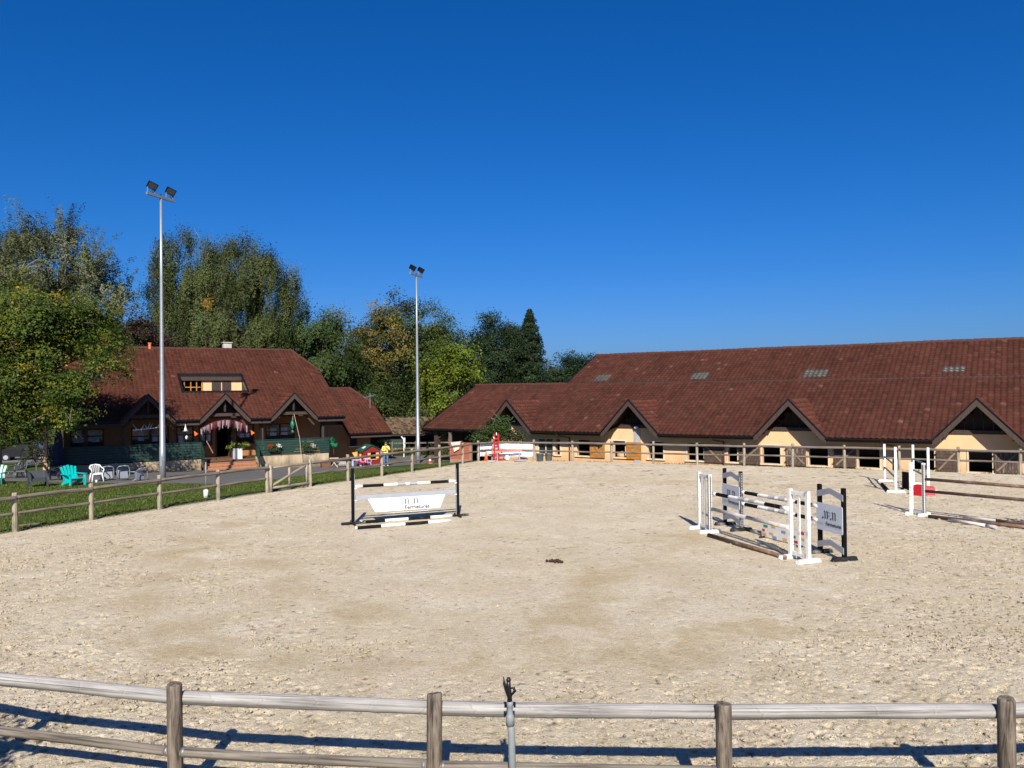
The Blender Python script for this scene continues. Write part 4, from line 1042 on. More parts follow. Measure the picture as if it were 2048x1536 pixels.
def fence(name, label, posts, ph, pr, rm, lm, pm, inward, skip_first=False, far=True, top_r=0.062, seed=0):
    """posts as a round post each, one top rail on the arena side, one lower rail between"""
    f_ = thing(name, label, 'fence', (posts[0][0], posts[0][1], 0)); o = Vector((posts[0][0], posts[0][1], 0))
    pms = [post_mesh('post', pr, ph + d, pm, seed + i) for i, d in enumerate((0, 0.02, -0.025))]
    rms = [rail_mesh('rail', top_r, rm, seed + 10 + i) for i in range(3)]; lms = [rail_mesh('lower_rail', 0.047, lm, seed + 20 + i) for i in range(3)]
    rr = random.Random(seed)
    for i, (x, y) in enumerate(posts):
        if skip_first and i == 0: continue
        p = link('post', pms[i % 3], f_, Vector((x, y, 0)) - o); p.rotation_euler = (rr.uniform(-.012, .012), rr.uniform(-.012, .012), rr.uniform(0, 6.28))
    tops = []
    for i, (x, y) in enumerate(posts):
        a = Vector(posts[max(i - 1, 0)]); b_ = Vector(posts[min(i + 1, len(posts) - 1)]); d = (b_ - a).normalized()
        nv = Vector((-d.y, d.x)) * inward
        tops.append(Vector((x + nv.x * (pr + 0.02), y + nv.y * (pr + 0.02), ph - 0.155 + rr.uniform(-.012, .012))))
    for i in range(len(posts) - 1):
        a, b_ = tops[i] - o, tops[i + 1] - o; dd = (b_ - a).normalized() * 0.02
        orient(link('rail', rms[i % 3], f_), a + dd, b_ - dd)
        la = Vector((posts[i][0], posts[i][1], 0.56)) - o; lb_ = Vector((posts[i + 1][0], posts[i + 1][1], 0.56 + rr.uniform(-.02, .02))) - o
        dd = (lb_ - la).normalized() * (pr * 0.9); orient(link('lower_rail', lms[i % 3], f_), la + dd, lb_ - dd)
        if not far:
            for e, s in ((la + dd * 1.12, 1), (lb_ - dd * 1.12, -1)):
                bk = MB(); bk.tube([(0, 0, 0), tuple((lb_ - la).normalized() * 0.035 * s)], 0.0505, 10); bk.build('bracket', ZINC, f_, True, e)
    return f_
fence('wooden_fence', 'weathered grey rail fence nearest the camera across the bottom', NEAR_POSTS, 1.22, 0.073, W_RAIL, W_LOW, W_POST, 1, far=False, top_r=0.066, seed=100)
fence('wooden_fence', 'left wooden fence before the lawn with plastic chairs, ending at the gate', LEFT_POSTS, PH, 0.075, W_RAILF, W_RAILF, W_POSTF, -1, seed=200)
fence('wooden_fence', 'wooden fence from the braced gate to the corner with white banners', MID_POSTS, PH, 0.075, W_RAILF, W_RAILF, W_POSTF, -1, seed=300)
fence('wooden_fence', 'long wooden fence in front of the stable windows and shutters', BACK_POSTS, PH, 0.072, W_RAILF, W_RAILF, W_POSTF, -1, skip_first=True, seed=400)
# gate
ga = Vector((LEFT_POSTS[-1][0], LEFT_POSTS[-1][1], 0)); gb_ = Vector((MID_POSTS[0][0], MID_POSTS[0][1], 0))
gt = thing('arena_gate', 'wooden field gate with diagonal brace in the left arena fence', 'gate', ga)
gd = (gb_ - ga).normalized(); GL = (gb_ - ga).length
def gp(t, z): return gd * t + Vector((0, 0, z))
for nm, a, b_, r_ in (('stile', gp(.2, .02), gp(.2, 1.05), .05), ('stile', gp(GL / 2, .12), gp(GL / 2, .95), .05), ('stile', gp(GL - .2, .12), gp(GL - .2, .98), .05), ('top_rail', gp(.05, 1.0), gp(GL - .05, 1.02), .05), ('bottom_rail', gp(.1, .16), gp(GL - .1, .16), .055), ('brace', gp(.22, .25), gp(GL - .25, .95), .05)):
    mb = MB(); mb.tube([(0, 0, 0), (0, 0, 1)], r_, 10); o = mb.build(nm, W_POSTF, gt, True); orient(o, a, b_)
mb = MB(); mb.tube([(0, 0, -.2), (0, 0, 1.12)], 0.075, 12); mb.build('gate_post', W_POSTF, gt, True, gp(0.17, 0) + Vector((.02, -.05, 0)))

# ================================================================== LAMP POLES
def flood_pole(base, top_z, label, yaw):
    t_ = thing('floodlight_mast', label, 'floodlight', base); Hh = top_z - base.z
    mb = MB(); n = 12
    mb.tube([(0, 0, -0.3), (0, 0, 1.6), (0, 0, 1.62), (0, 0, Hh * 0.34), (0, 0, Hh * 0.345), (0, 0, Hh * .7), (0, 0, Hh)], [0.165, 0.16, 0.145, 0.125, 0.115, 0.085, 0.06], 10); mb.build('mast', GALV, t_, True)
    dr = MB(); dr.box((0.0, -0.15, 0.9), (0.11, 0.04, 0.5)); dr.build('access_door', GALV, t_)
    rot = Matrix.Rotation(yaw, 3, 'Z')
    ar = MB(); ar.box((0, -0.03, Hh - 0.14), (1.85, 0.1, 0.14), rot); ar.build('crossarm', GALV, t_)
    for s in (-1, 1):
        hd = MB(); c = rot @ Vector((s * 0.62, 0, 0)) + Vector((0, 0, Hh + 0.34))
        tl = Matrix.Rotation(yaw - R(16), 3, 'Z') @ Matrix.Rotation(R(16), 3, 'Y') @ Matrix.Rotation(R(30), 3, 'X')
        pf = [(-.26, -.14, -.18), (.26, -.14, -.18), (.26, -.14, .18), (-.26, -.14, .18), (-.17, .11, -.13), (.17, .11, -.13), (.17, .14, .14), (-.17, .14, .14)]
        hd.add([c + tl @ Vector(p) for p in pf], [(0, 1, 2, 3), (0, 4, 5, 1), (1, 5, 6, 2), (2, 6, 7, 3), (3, 7, 4, 0), (4, 7, 6, 5)]); h_ = hd.build('lamp_head', BLACKP, t_)
        gl = MB(); pg = [(-.22, -.147, -.145), (.22, -.147, -.145), (.22, -.147, .145), (-.22, -.147, .145)]
        gl.add([c + tl @ Vector(p) for p in pg], [(0, 1, 2, 3)]); gl.build('lamp_glass', DARKGLASS, h_)
        yk = MB()
        for q in (-.26, .2): 
            b0 = rot @ Vector((s * 0.62 + q, 0, 0)); yk.tube([b0 + Vector((0, 0, Hh - 0.1)), b0 + Vector((0, 0, Hh + 0.2))], 0.02, 6)
        yk.build('yoke_arm', GALV, t_)
        cb = MB(); b0 = rot @ Vector((s * 0.62 + .05, -.05, Hh - .08)); cb.tube([b0 + Vector((0, 0, .22)), b0 + Vector((-.07, 0, .1)), b0, b0 + Vector((.05, 0, .12)), b0 + Vector((.06, 0, .24))], 0.012, 6); cb.build('cable', BLACKP, t_)
    return t_
pA = aty(325.3, 955, 40.0); flood_pole(Vector((pA.x, pA.y, th(pA.x, pA.y))), 14.55, 'tall galvanised floodlight mast in front of the club house', R(70))
pB = aty(836.4, 925, 57.0); flood_pole(Vector((pB.x, pB.y, th(pB.x, pB.y))), 12.95, 'farther galvanised floodlight mast between club house and stable', R(68))

# ================================================================== JUMPS
def pole(name, label, p, q, r, segs, group=None):
    """segs: list of (end fraction, material)"""
    p = Vector(p); q = Vector(q); d = q - p; L = d.length
    ms = []; mb = MB(); t0 = 0; n = 12
    for e, m in segs:
        if m not in ms: ms.append(m)
        mb.tube([(0, 0, t0 * L), (0, 0, e * L)], r, n, caps=(t0 == 0 or e == 1), mi=ms.index(m)); t0 = e
    o = mb.build(name, ms, None, False, p); o.rotation_mode = 'QUATERNION'; o.rotation_quaternion = d.to_track_quat('Z', 'Y')
    me = o.data
    for pl_ in me.polygons:
        if len(pl_.vertices) == 4: pl_.use_smooth = True
    return tag(o, label, 'jump pole', group)
def logo(par, M4, w, txt_w, faint, third=False):
    """sign lettering: emblem of hooked strokes and the two words under it, in the plane x right z up"""
    dk = MB(); gy = MB(); h = w * 0.40; t = w * 0.07; y = -0.004
    def P(x, z): return Vector((x * w, y, z * h))
    def stroke(x): dk.prism([P(x, 0), P(x + .06, 0), P(x + .06, .80), P(x - .015, 1.0), P(x - .06, .93), P(x, .76)], (0, 0.003, 0))
    for x in (-.33, -.15, .26, .44): stroke(x)
    for x in (-.47, .13): dk.box(P(x, .09), (t * 1.1, 0.003, h * .2))
    arc = [(math.cos(a) * .11 + .01, math.sin(a) * .26 + .68) for a in [math.radians(120 - 30 * k) for k in range(9)]]
    for a, b_ in zip(arc[:-1], arc[1:]): gy.bar(P(*a), P(*b_), 0.003, t * 0.75, (0, 0, 1))
    o1 = dk.build('emblem', LETTER, par); o1.matrix_local = M4
    o2 = gy.build('emblem_curve', LETTERG, par); o2.matrix_local = M4
    def text(s, x0, width, z, m, off=0.0):
        cu = bpy.data.curves.new('lettering', 'FONT'); cu.body = s; cu.size = 1.0; cu.offset = off; cu.resolution_u = 3
        to = bpy.data.objects.new('tmp', cu); COL.objects.link(to); bpy.context.view_layer.update()
        dg = bpy.context.evaluated_depsgraph_get(); me = bpy.data.meshes.new_from_object(to.evaluated_get(dg))
        bpy.data.objects.remove(to); bpy.data.curves.remove(cu)
        co = np.zeros(len(me.vertices) * 3); me.vertices.foreach_get('co', co); co = co.reshape(-1, 3)
        k = width / (co[:, 0].max() - co[:, 0].min()); x = (co[:, 0] - co[:, 0].min()) * k + x0; zz = co[:, 1] * k + z
        co = np.stack([x, np.full(len(x), -0.006), zz], -1); me.vertices.foreach_set('co', co.ravel()); me.materials.clear(); me.materials.append(m); me.update()
        o = link('lettering', me, par); o.matrix_local = M4
    gap = txt_w * 0.03; wa_ = txt_w * 0.34
    z_ = -h * 0.78
    text('Avenir', -txt_w / 2 - .03 * txt_w, wa_, z_, faint); text('Fermetures', -txt_w / 2 + wa_ + gap, txt_w - wa_ - gap, z_, LETTER, 0.022)
    if third:
        tm_ = MB(); rr = random.Random(3); x = -txt_w / 2
        while x < txt_w / 2:
            ww = rr.uniform(.015, .05); tm_.box((x + ww / 2, -0.005, z_ - h * .42), (ww, 0.002, h * .10)); x += ww + rr.uniform(.008, .03)
        o3 = tm_.build('faded_line', mat('faded_grey_lettering', (0.62, 0.65, 0.67), 0.5, 0.2, 30), par); o3.matrix_local = M4
FAINT = mat('faded_lettering', (0.40, 0.42, 0.45), 0.5, 0.3, 20)
# --- front vertical jump with the white panel
JL = atz(706, 1049, 0); JR = atz(915.6, 1033.5, 0); jd = (JR - JL).normalized(); jn = Vector((-jd.y, jd.x, 0)); jrz = math.atan2(jd.y, jd.x)
DUSTY0 = mat('dusty_black_wood', (0.02, 0.02, 0.022), .85, .5, 9, dirt=(.24, .23, .21), spec=.1)
def simple_stand(base, rz, label, side):
    t_ = thing('jump_stand', label, 'jump stand', base, rz, 'black single post jump stands')
    mb = MB(); mb.box((0, 0, 0.88), (0.085, 0.085, 1.72)); mb.build('upright', BLACKP, t_)
    tr = MB(); tr.box((side * 0.052, -0.01, 0.83), (0.018, 0.045, 1.5)); tr_o = tr.build('hole_track', GALV, t_)
    ft = MB(); ft.tube([(-0.36, 0, 0.05), (0.38, 0, 0.05)], 0.04, 8); ft.build('foot', DUSTY0, t_); ft = MB(); ft.tube([(0, -0.32, 0.055), (0, 0.35, 0.055)], 0.036, 8); ft.build('foot', DUSTY0, t_)
    for z in (1.17, 0.80):
        cp_ = MB(); cp_.box((side * 0.085, -0.03, z - 0.055), (0.07, 0.1, 0.03)); cp_.build('cup', WHITEP, t_)
    return t_
simple_stand(JL, jrz, 'left black post of the jump with the white lettered panel', 1); simple_stand(JR, jrz, 'right black post of the jump with the white lettered panel', -1)
JW = (JR - JL).length
def jp(t, z, n=0): return JL + jd * (t * JW) + jn * n + Vector((0, 0, z))
BW = [(.07, WHITEP), (.27, BLACKW), (.405, WHITEP), (.487, GREYP), (.525, WHITEP), (.605, GREYP), (.735, WHITEP), (.925, BLACKW), (1, WHITEP)]
pole('jump_pole', 'black white and grey top pole over the white lettered panel', jp(.022, 1.175, -.03), jp(.98, 1.175, -.03), 0.05, BW)
pl_t = thing('jump_filler', 'white hanging sign panel with grey top board between black posts', 'jump filler', jp(0.5, 0, -.03), jrz)
mb = MB(); mb.box((0, 0, 0.835), (JW * 0.955, 0.05, 0.13)); mb.build('top_board', GREYP, pl_t)
mb = MB(); mb.prism([(-1.26 * JW / 3.45, -.02, .765), (1.28 * JW / 3.45, -.02, .765), (1.10 * JW / 3.45, -.02, .345), (-1.03 * JW / 3.45, -.02, .345)], (0, 0.03, 0)); sg_o = mb.build('sign_board', PANELW, pl_t)
logo(sg_o, Matrix.Translation((0.1, -0.022, 0.53)), 0.50, 1.28, FAINT, True)
pole('jump_pole', 'dark and white ground pole just under the white panel', atz(720.8, 1044.5, .05), atz(903.9, 1031.5, .05), 0.05, [(.02, WHITEP), (.26, BLACKW), (.51, WHITEP), (.755, BLACKW), (1, WHITEP)])
pole('jump_pole', 'nearest dark and white ground pole before the white panel jump', atz(710.5, 1056, .05), atz(901, 1041, .05), 0.05, [(.02, WHITEP), (.26, BLACKW), (.51, WHITEP), (.755, BLACKW), (1, WHITEP)])
# --- oxer on the right
DUSTY = mat('dusty_black_wood', (0.02, 0.02, 0.022), .85, .5, 9, dirt=(.24, .23, .21), spec=.1)
def wing(p, q, label, m, hgt, style, group, crossm=None, sign=False, track=None):
    p = Vector(p); q = Vector(q); d = q - p; L = d.length; t_ = thing('jump_stand', label, 'jump stand', p, math.atan2(d.y, d.x), group)
    hs_ = hgt if hasattr(hgt, '__len__') else (hgt, hgt)
    for x, h_, k in ((0, hs_[0], 0), (L, hs_[1], 1)):
        mb = MB(); mb.box((x, 0, h_ / 2 + 0.04), (0.085, 0.085, h_)); up_ = mb.build('upright', m, t_)
        if track == k:
            tr = MB(); tr.box((x, -0.046, h_ / 2 + 0.05), (0.05, 0.012, h_ - .1)); tr.box((x + (.046 if k else -.046), 0, h_ / 2 + 0.05), (0.012, 0.05, h_ - .1)); tk = tr.build('hole_track', GALV, t_)
            hm = MB()
            for j in range(int(h_ / .075) - 1): hm.box((x, -0.0535, 0.12 + j * .075), (0.022, 0.004, 0.03)); hm.box((x + (.0535 if k else -.0535), 0, 0.12 + j * .075), (0.004, 0.022, 0.03))
            hm.build('hole', BLACKP, tk)
        fm = DUSTY if m is BLACKP else WHITEP
        ft = MB(); ft.prism([(x - .05, -.34, 0), (x - .05, .34, 0), (x - .05, .3, .09), (x - .05, -.3, .09)], (0.1, 0, 0)); ft.build('foot', fm, t_)
    if style == 'slat':
        mb = MB(); mb.box((L * .5, 0, hs_[0] / 2 + .06), (0.07, 0.03, hs_[0] - .15)); mb.build('slat', m, t_)
        for z in (hs_[0] - .04, 0.14): mb = MB(); mb.box((L / 2, 0, z), (L - .09, 0.05, 0.09)); mb.build('crossbar', m, t_)
    if style == 'chevron':
        for z in (hs_[0] - .22, 0.2):
            mb = MB(); mb.prism([(-.04, -.055, z - .05), (L * .45, -.055, z + .07), (L * .55, -.055, z + .07), (L + .04, -.055, z - .05), (L + .04, -.055, z + .1), (L * .55, -.055, z + .21), (L * .45, -.055, z + .21), (-.04, -.055, z + .1)], (0, 0.03, 0)); mb.build('chevron_bar', GREYP, t_)
    if style == 'green':
        for z in (1.08, 0.62): mb = MB(); mb.tube([(0, 0, z), (L, 0, z - .05)], 0.035, 8); mb.build('crossbar', mat('teal_paint', (0.07, 0.17, 0.15), .5, .2), t_)
    if sign:
        w_ = L + .08; c = Vector((L / 2, -.068, 0.93)); hgt_ = 0.66; rr_ = 0.04; pts = []
        for cx, cz, a0 in ((w_ / 2 - rr_, hgt_ / 2 - rr_, 0), (-w_ / 2 + rr_, hgt_ / 2 - rr_, 90), (-w_ / 2 + rr_, -hgt_ / 2 + rr_, 180), (w_ / 2 - rr_, -hgt_ / 2 + rr_, 270)):
            for k in range(4): a = R(a0 + 30 * k); pts.append(c + Vector((cx + rr_ * math.cos(a), 0, cz + rr_ * math.sin(a))))
        mb = MB(); mb.prism(pts, (0, 0.012, 0)); so_ = mb.build('sign_board', mat('pale_blue_grey_panel', (0.52, 0.57, 0.64), .4, .05, 2), t_)
        logo(so_, Matrix.Translation((L / 2, -.069, 0.90)), w_ * .50, w_ * .92, LETTERG)
    return t_
A1, A2 = atz(1399.5, 1057.5, 0), atz(1420.5, 1066, 0); B1, B2 = atz(1582, 1116, 0), atz(1617, 1126, 0)
C1, C2 = atz(1450.6, 1050, 0), atz(1482.8, 1062, 0); D1_, D2_ = atz(1641, 1106, 0), atz(1689, 1121.5, 0)
wing(A1, A2, 'left white slatted wing stand of the double jump', WHITEP, 1.62, 'slat', 'white slatted wing stands', track=1)
wing(B1, B2, 'right white slatted wing stand of the double jump', WHITEP, 1.62, 'slat', 'white slatted wing stands')
wing(C1, C2, 'left black wing stand with grey chevrons and sign, behind white stand', BLACKP, 1.66, 'chevron', 'black chevron wing stands', sign=True, track=1)
wing(D1_, D2_, 'right black wing stand with grey chevrons and large lettered sign', BLACKP, 1.66, 'chevron', 'black chevron wing stands', sign=True)
def yat(p, u, v): return aty(u, v, p.y)
BW2 = [(.06, WHITEP), (.25, BLACKW), (.39, WHITEP), (.48, GREYW), (.53, WHITEP), (.61, GREYW), (.74, WHITEP), (.93, BLACKW), (1, WHITEP)]
pole('jump_pole', 'front upper black white and grey pole between the white stands', yat(A2, 1426, 987), yat(B1, 1575, 1017), 0.05, BW2)
pole('jump_pole', 'front lower plain grey pole between the white stands', yat(A2, 1424, 1018), yat(B1, 1576, 1055), 0.05, [(.5, GREYW), (1, mat('bleached_pole', (0.48, 0.45, 0.42), .7, .3, 6))])
pole('jump_pole', 'rear topmost black white and grey pole between the black stands', yat(C2, 1483, 984), yat(D1_, 1637, 1012), 0.05, BW2)
pole('jump_pole', 'rear second black white and grey pole between the black stands', yat(C2, 1483, 1007), yat(D1_, 1637, 1039.6), 0.05, BW2)
pole('jump_pole', 'scuffed dark brown ground pole before the white stands', atz(1417.4, 1070, .05), atz(1570.7, 1115, .05), 0.055, [(1, BROWNW)])
pole('jump_pole', 'grey ground pole end behind the coloured brick panel', atz(1487, 1057, .05), atz(1528, 1068, .05), 0.05, [(.4, BLACKW), (1, GREYW)])
# brick-print filler
f1 = atz(1522.9, 1073.5, 0); f2 = atz(1611, 1096, 0); fd = f2 - f1; FL = fd.length
fil = thing('jump_filler', 'low white jump wall filler with red, green, blue and yellow bricks', 'jump filler', f1, math.atan2(fd.y, fd.x))
fh = 0.36
mb = MB(); mb.box((FL / 2, 0.04, fh / 2 + .02), (FL, 0.06, fh)); mb.build('panel', mat('off_white_panel', (0.66, 0.64, 0.60), .6, .1, 3), fil)
bc = {'red': mat('brick_print_red', (0.45, 0.02, 0.03), .6, .1), 'green': mat('brick_print_green', (0.02, 0.20, 0.08), .6, .1), 'blue': mat('brick_print_blue', (0.20, 0.26, 0.42), .6, .1), 'yellow': mat('brick_print_yellow', (0.55, 0.38, 0.08), .6, .1)}
for k, (x, z, c) in enumerate(((.1, .30, 'green'), (.29, .33, 'yellow'), (.02, .18, 'red'), (.07, .08, 'yellow'), (.24, .13, 'yellow'), (.31, .05, 'blue'), (.52, .25, 'blue'), (.55, .06, 'yellow'), (.70, .30, 'yellow'), (.74, .19, 'green'), (.80, .07, 'red'), (.94, .33, 'red'), (.95, .18, 'yellow'))):
    mb = MB(); mb.box((x * FL + (.05 if x < .05 else 0), 0.006, z + .02), (.16 if .05 < x < .92 else .1, 0.006, 0.065)); mb.build('painted_brick', bc[c], fil)
for x in (.12, FL - .12): mb = MB(); mb.box((x, .04, .02), (.06, .4, .04)); mb.build('foot', BLACKW, fil)
# --- right-hand jump
E1, E2 = atz(1769.7, 963, 0), atz(1791.8, 985, 0); G1, G2 = atz(1826.6, 969, 0), atz(1857, 984, 0); F1, F2 = atz(1823.2, 1028.5, 0), atz(1848.5, 1031.5, 0)
wing(E1, E2, 'white stand with teal crossbars, leftmost of the far pair', WHITEP, (1.58, 1.72), 'green', 'white stands with teal crossbars', track=0)
wing(G1, G2, 'white stand with teal crossbars behind the red blocks', WHITEP, (1.62, 1.68), 'green', 'white stands with teal crossbars', track=0)
wf = wing(F1, F2, 'open white stand holding the brown poles at the right edge', WHITEP, 1.62, 'open', 'white stands of the brown pole jump', track=1)
mb = MB(); mb.box(((F2 - F1).length / 2, 0, 0.1), ((F2 - F1).length - .09, 0.04, 0.09)); mb.build('crossbar', GREYP, wf)
fdv = (atz(2048, 1053, 0) - atz(1857, 1031.6, 0)); fdv = fdv.normalized()
q1 = yat(F2, 1848, 958); q2 = yat(F2, 1848.5, 982); PL_ = 3.6
pole('jump_pole', 'upper brown pole of the jump at the right edge', q1, q1 + fdv * PL_, 0.05, [(1, BROWNW)])
pole('jump_pole', 'lower dark brown pole of the jump at the right edge', q2, q2 + fdv * PL_, 0.05, [(1, mat('dark_brown_pole', (0.07, 0.04, 0.028), .75, .4, 6, dirt=(.15, .11, .085)))])
wing(q1 + fdv * (PL_ + .05) - Vector((0, 0, q1.z)), q1 + fdv * (PL_ + .6) - Vector((0, 0, q1.z)), 'white slatted stand just past the right edge at the brown pole ends', WHITEP, 1.62, 'slat', 'white stands of the brown pole jump', track=0)
g1_ = atz(1857, 1032.5, .05); pole('jump_pole', 'long brown ground pole at the foot of the right jump', g1_, g1_ + fdv * 3.7, 0.055, [(1, BROWNW)])
pole('jump_pole', 'short whitish pole lying beside the brown ground pole', atz(1898, 1039, .05), atz(1992, 1054.5, .05), 0.05, [(.8, mat('bleached_white_pole', (.55, .53, .5), .7, .2, 5)), (1, GREYW)])
pole('jump_pole', 'dark pole lying behind the brown ground pole', atz(1926, 1033.5, .045), atz(1926, 1033.5, .045) + fdv * 2.6, 0.04, [(.35, GREYW), (1, BROWNW)])
pole('jump_pole', 'dark pole lying between the feet of the teal-barred stand', atz(1764, 968, .05), atz(1777, 982, .05), 0.06, [(1, BLACKW)])
def wedge_block(p, q, h, label, m):
    p = Vector(p); q = Vector(q); d = q - p; L = d.length; t_ = thing('jump_block', label, 'jump block', p, math.atan2(d.y, d.x), 'red plastic jump blocks')
    mb = MB(); mb.prism([(0, 0, 0), (0, .36, 0), (0, .30, h), (0, .06, h)], (L, 0, 0)); b_ = mb.build('block', m, t_)
    mb = MB(); mb.box((L / 2, .18, h + .012), (L * .8, .2, .03)); mb.build('top_ridge', m, t_)
wedge_block(atz(1826.5, 990.5, 0), atz(1843.5, 992, 0), .37, 'red plastic block left of the white stand post', REDP)
wedge_block(atz(1851, 991, 0), atz(1871, 991.5, 0), .30, 'red plastic block right of the white stand post', mat('bright_red_plastic', (.42, .012, .02), .5, .15))
bb = MB(); b0 = atz(1815, 979, 0); bb.box((0, 0, .36), (.05, .55, .66)); bb.box((0, -.2, .03), (.3, .06, .06)); bb.box((0, .2, .03), (.3, .06, .06))
tag(bb.build('filler_board', BLACKP, None, False, b0, (0, 0, R(12))), 'black upright filler board behind the white stand', 'jump filler')

# dung
rr = random.Random(4); dg = atz(1109, 1126, 0); mb = MB()
for k in range(22):
    a = rr.uniform(0, 6.28); r_ = rr.uniform(0, .17) ; c = Vector((r_ * 1.3 * math.cos(a), r_ * .8 * math.sin(a), .03 + rr.uniform(0, .05) * (1 - r_ / .2))); s_ = rr.uniform(.025, .045)
    mb.lathe([(s_ * .3, -s_ * .8), (s_ * .9, -s_ * .3), (s_, .1 * s_), (s_ * .6, s_ * .75)], 7, c)
tag(mb.build('horse_droppings', mat('dung', (.05, .028, .012), .9, .4, 20, bmp=.5), None, True, dg), 'small dark heap of horse droppings on the sand', 'droppings')

# ================================================================== sprinklers
sp0 = atz(1022.5, 1440, 1.0); sp0 = aty(1022.5, 1440, 6.93)
spk = thing('sprinkler', 'grey pipe sprinkler with black nozzle at the near fence', 'sprinkler', (sp0.x, 6.93, 0))
PVC = mat('grey_pvc', (.235, .262, .27), .45, .12, 3, (1, 1, 3)); PLB = mat('black_plastic', (.012, .012, .014), .4, .3)
mb = MB(); mb.tube([(.02, 0, -.2), (0, 0, 1.0), (-.01, 0, 1.12)], [.033, .032, .031], 14); mb.build('pipe', PVC, spk, True)
mb = MB(); mb.lathe([(.038, 1.06), (.038, 1.14), (.034, 1.15), (.026, 1.17), (.026, 1.23), (.03, 1.235), (.03, 1.27), (.02, 1.28)], 14, (-.01, 0, 0)); mb.build('coupling', PVC, spk, True)
mb = MB(); mb.tube([(-.012, 0, 1.26), (-.012, 0, 1.33), (-.02, 0, 1.40), (-.022, 0, 1.47)], [.026, .02, .022, .018], 10); mb.lathe([(.02, 1.455), (.024, 1.47), (.01, 1.49)], 10, (-.02, 0, 0)); mb.build('nozzle_body', PLB, spk, True)
mb = MB(); mb.tube([(-.02, -.01, 1.30), (-.045, -.012, 1.38), (-.058, -.012, 1.44), (-.066, -.012, 1.50)], [.008, .013, .014, .004], 8); mb.build('drive_arm', PLB, spk, True)
mb = MB(); mb.tube([(0, -.01, 1.33), (.035, -.01, 1.37), (.028, -.01, 1.40), (-.005, -.01, 1.395)], [.009, .013, .012, .007], 8); mb.tube([(.02, 0, 1.395), (.042, 0, 1.365)], .011, 8); mb.build('deflector', PLB, spk, True)
mb = MB()
for s in (-1, 1): mb.box((-.01 + s * .042, 0, 1.245), (.018, .02, .045))
mb.box((-.01, 0, 1.245), (.09, .016, .014)); mb.build('clamp', GUTTER, spk)
s2 = atz(412, 993, 0.02); sp2 = thing('sprinkler', 'thin sprinkler riser on white drum by the left fence', 'sprinkler', (s2.x, s2.y, 0))
mb = MB(); mb.lathe([(.095, -.05), (.095, .27), (.08, .29), (.02, .3)], 14); mb.build('drum', WHITEP, sp2, True)
mb = MB(); mb.tube([(0, 0, .3), (0, 0, 1.5)], .024, 8); mb.build('riser', PVC, sp2, True)
mb = MB(); mb.box((-.02, 0, 1.5), (.32, .05, .05)); mb.box((.0, 0, 1.45), (.07, .07, .1)); mb.build('nozzle', GUTTER, sp2)
# ================================================================== LAWN CHAIRS
def plastic(name, col): return mat(name, col, 0.38, 0.08, 2.5, spec=0.5)
TEAL = plastic('teal_plastic', (0.0, 0.46, 0.42)); WHITEPL = plastic('white_plastic', (0.78, 0.78, 0.76)); GREYPL = plastic('charcoal_plastic', (0.045, 0.05, 0.055)); GREYPL2 = plastic('pale_grey_plastic', (0.17, 0.185, 0.21))
def ground_at(u, v, y=None):
    if y is None: return gnd(u, v)
    p = aty(u, v, y); return Vector((p.x, p.y, th(p.x, p.y)))
def adirondack(pos, rz, label, m):
    t_ = thing('garden_chair', label, 'chair', pos, rz)
    bl_ = Matrix.Rotation(R(24), 3, 'X')
    for k in range(5):
        a = (k - 2) * 5.5; x = (k - 2) * 0.095
        mb = MB(); rt = Matrix.Rotation(R(-24), 3, 'X') @ Matrix.Rotation(R(a), 3, 'Y')
        hgt = 0.74 - abs(k - 2) * 0.035; c = Vector((x, 0.2, 0.26)) + rt @ Vector((0, 0, hgt / 2))
        mb.box(c, (0.10, 0.022, hgt), rt); mb.build('back_slat', m, t_)
    for k in range(5):
        mb = MB(); y = -0.32 + k * 0.115; z = 0.36 - (k) * 0.028; mb.box((0, y, z), (0.52, 0.1, 0.022), Matrix.Rotation(R(-13), 3, 'X')); mb.build('seat_slat', m, t_)
    for s in (-1, 1):
        mb = MB(); mb.box((s * 0.34, -0.05, 0.56), (0.14, 0.72, 0.028)); mb.build('armrest', m, t_)
        mb = MB(); mb.prism([(s * 0.31, -.40, 0), (s * 0.31, -.28, 0), (s * .31, -.26, .55), (s * .31, -.40, .55)], (s * .04, 0, 0)); mb.build('front_leg', m, t_)
        mb = MB(); mb.prism([(s * .26, -.36, .34), (s * .26, -.36, .24), (s * .26, .12, .12), (s * .26, .50, 0), (s * .26, .60, 0), (s * .26, .22, .26)], (s * .035, 0, 0)); mb.build('rear_leg', m, t_)
        mb = MB(); mb.box((s * 0.30, 0.28, 0.42), (.03, .05, .3), Matrix.Rotation(R(-24), 3, 'X')); mb.build('arm_support', m, t_)
    return t_
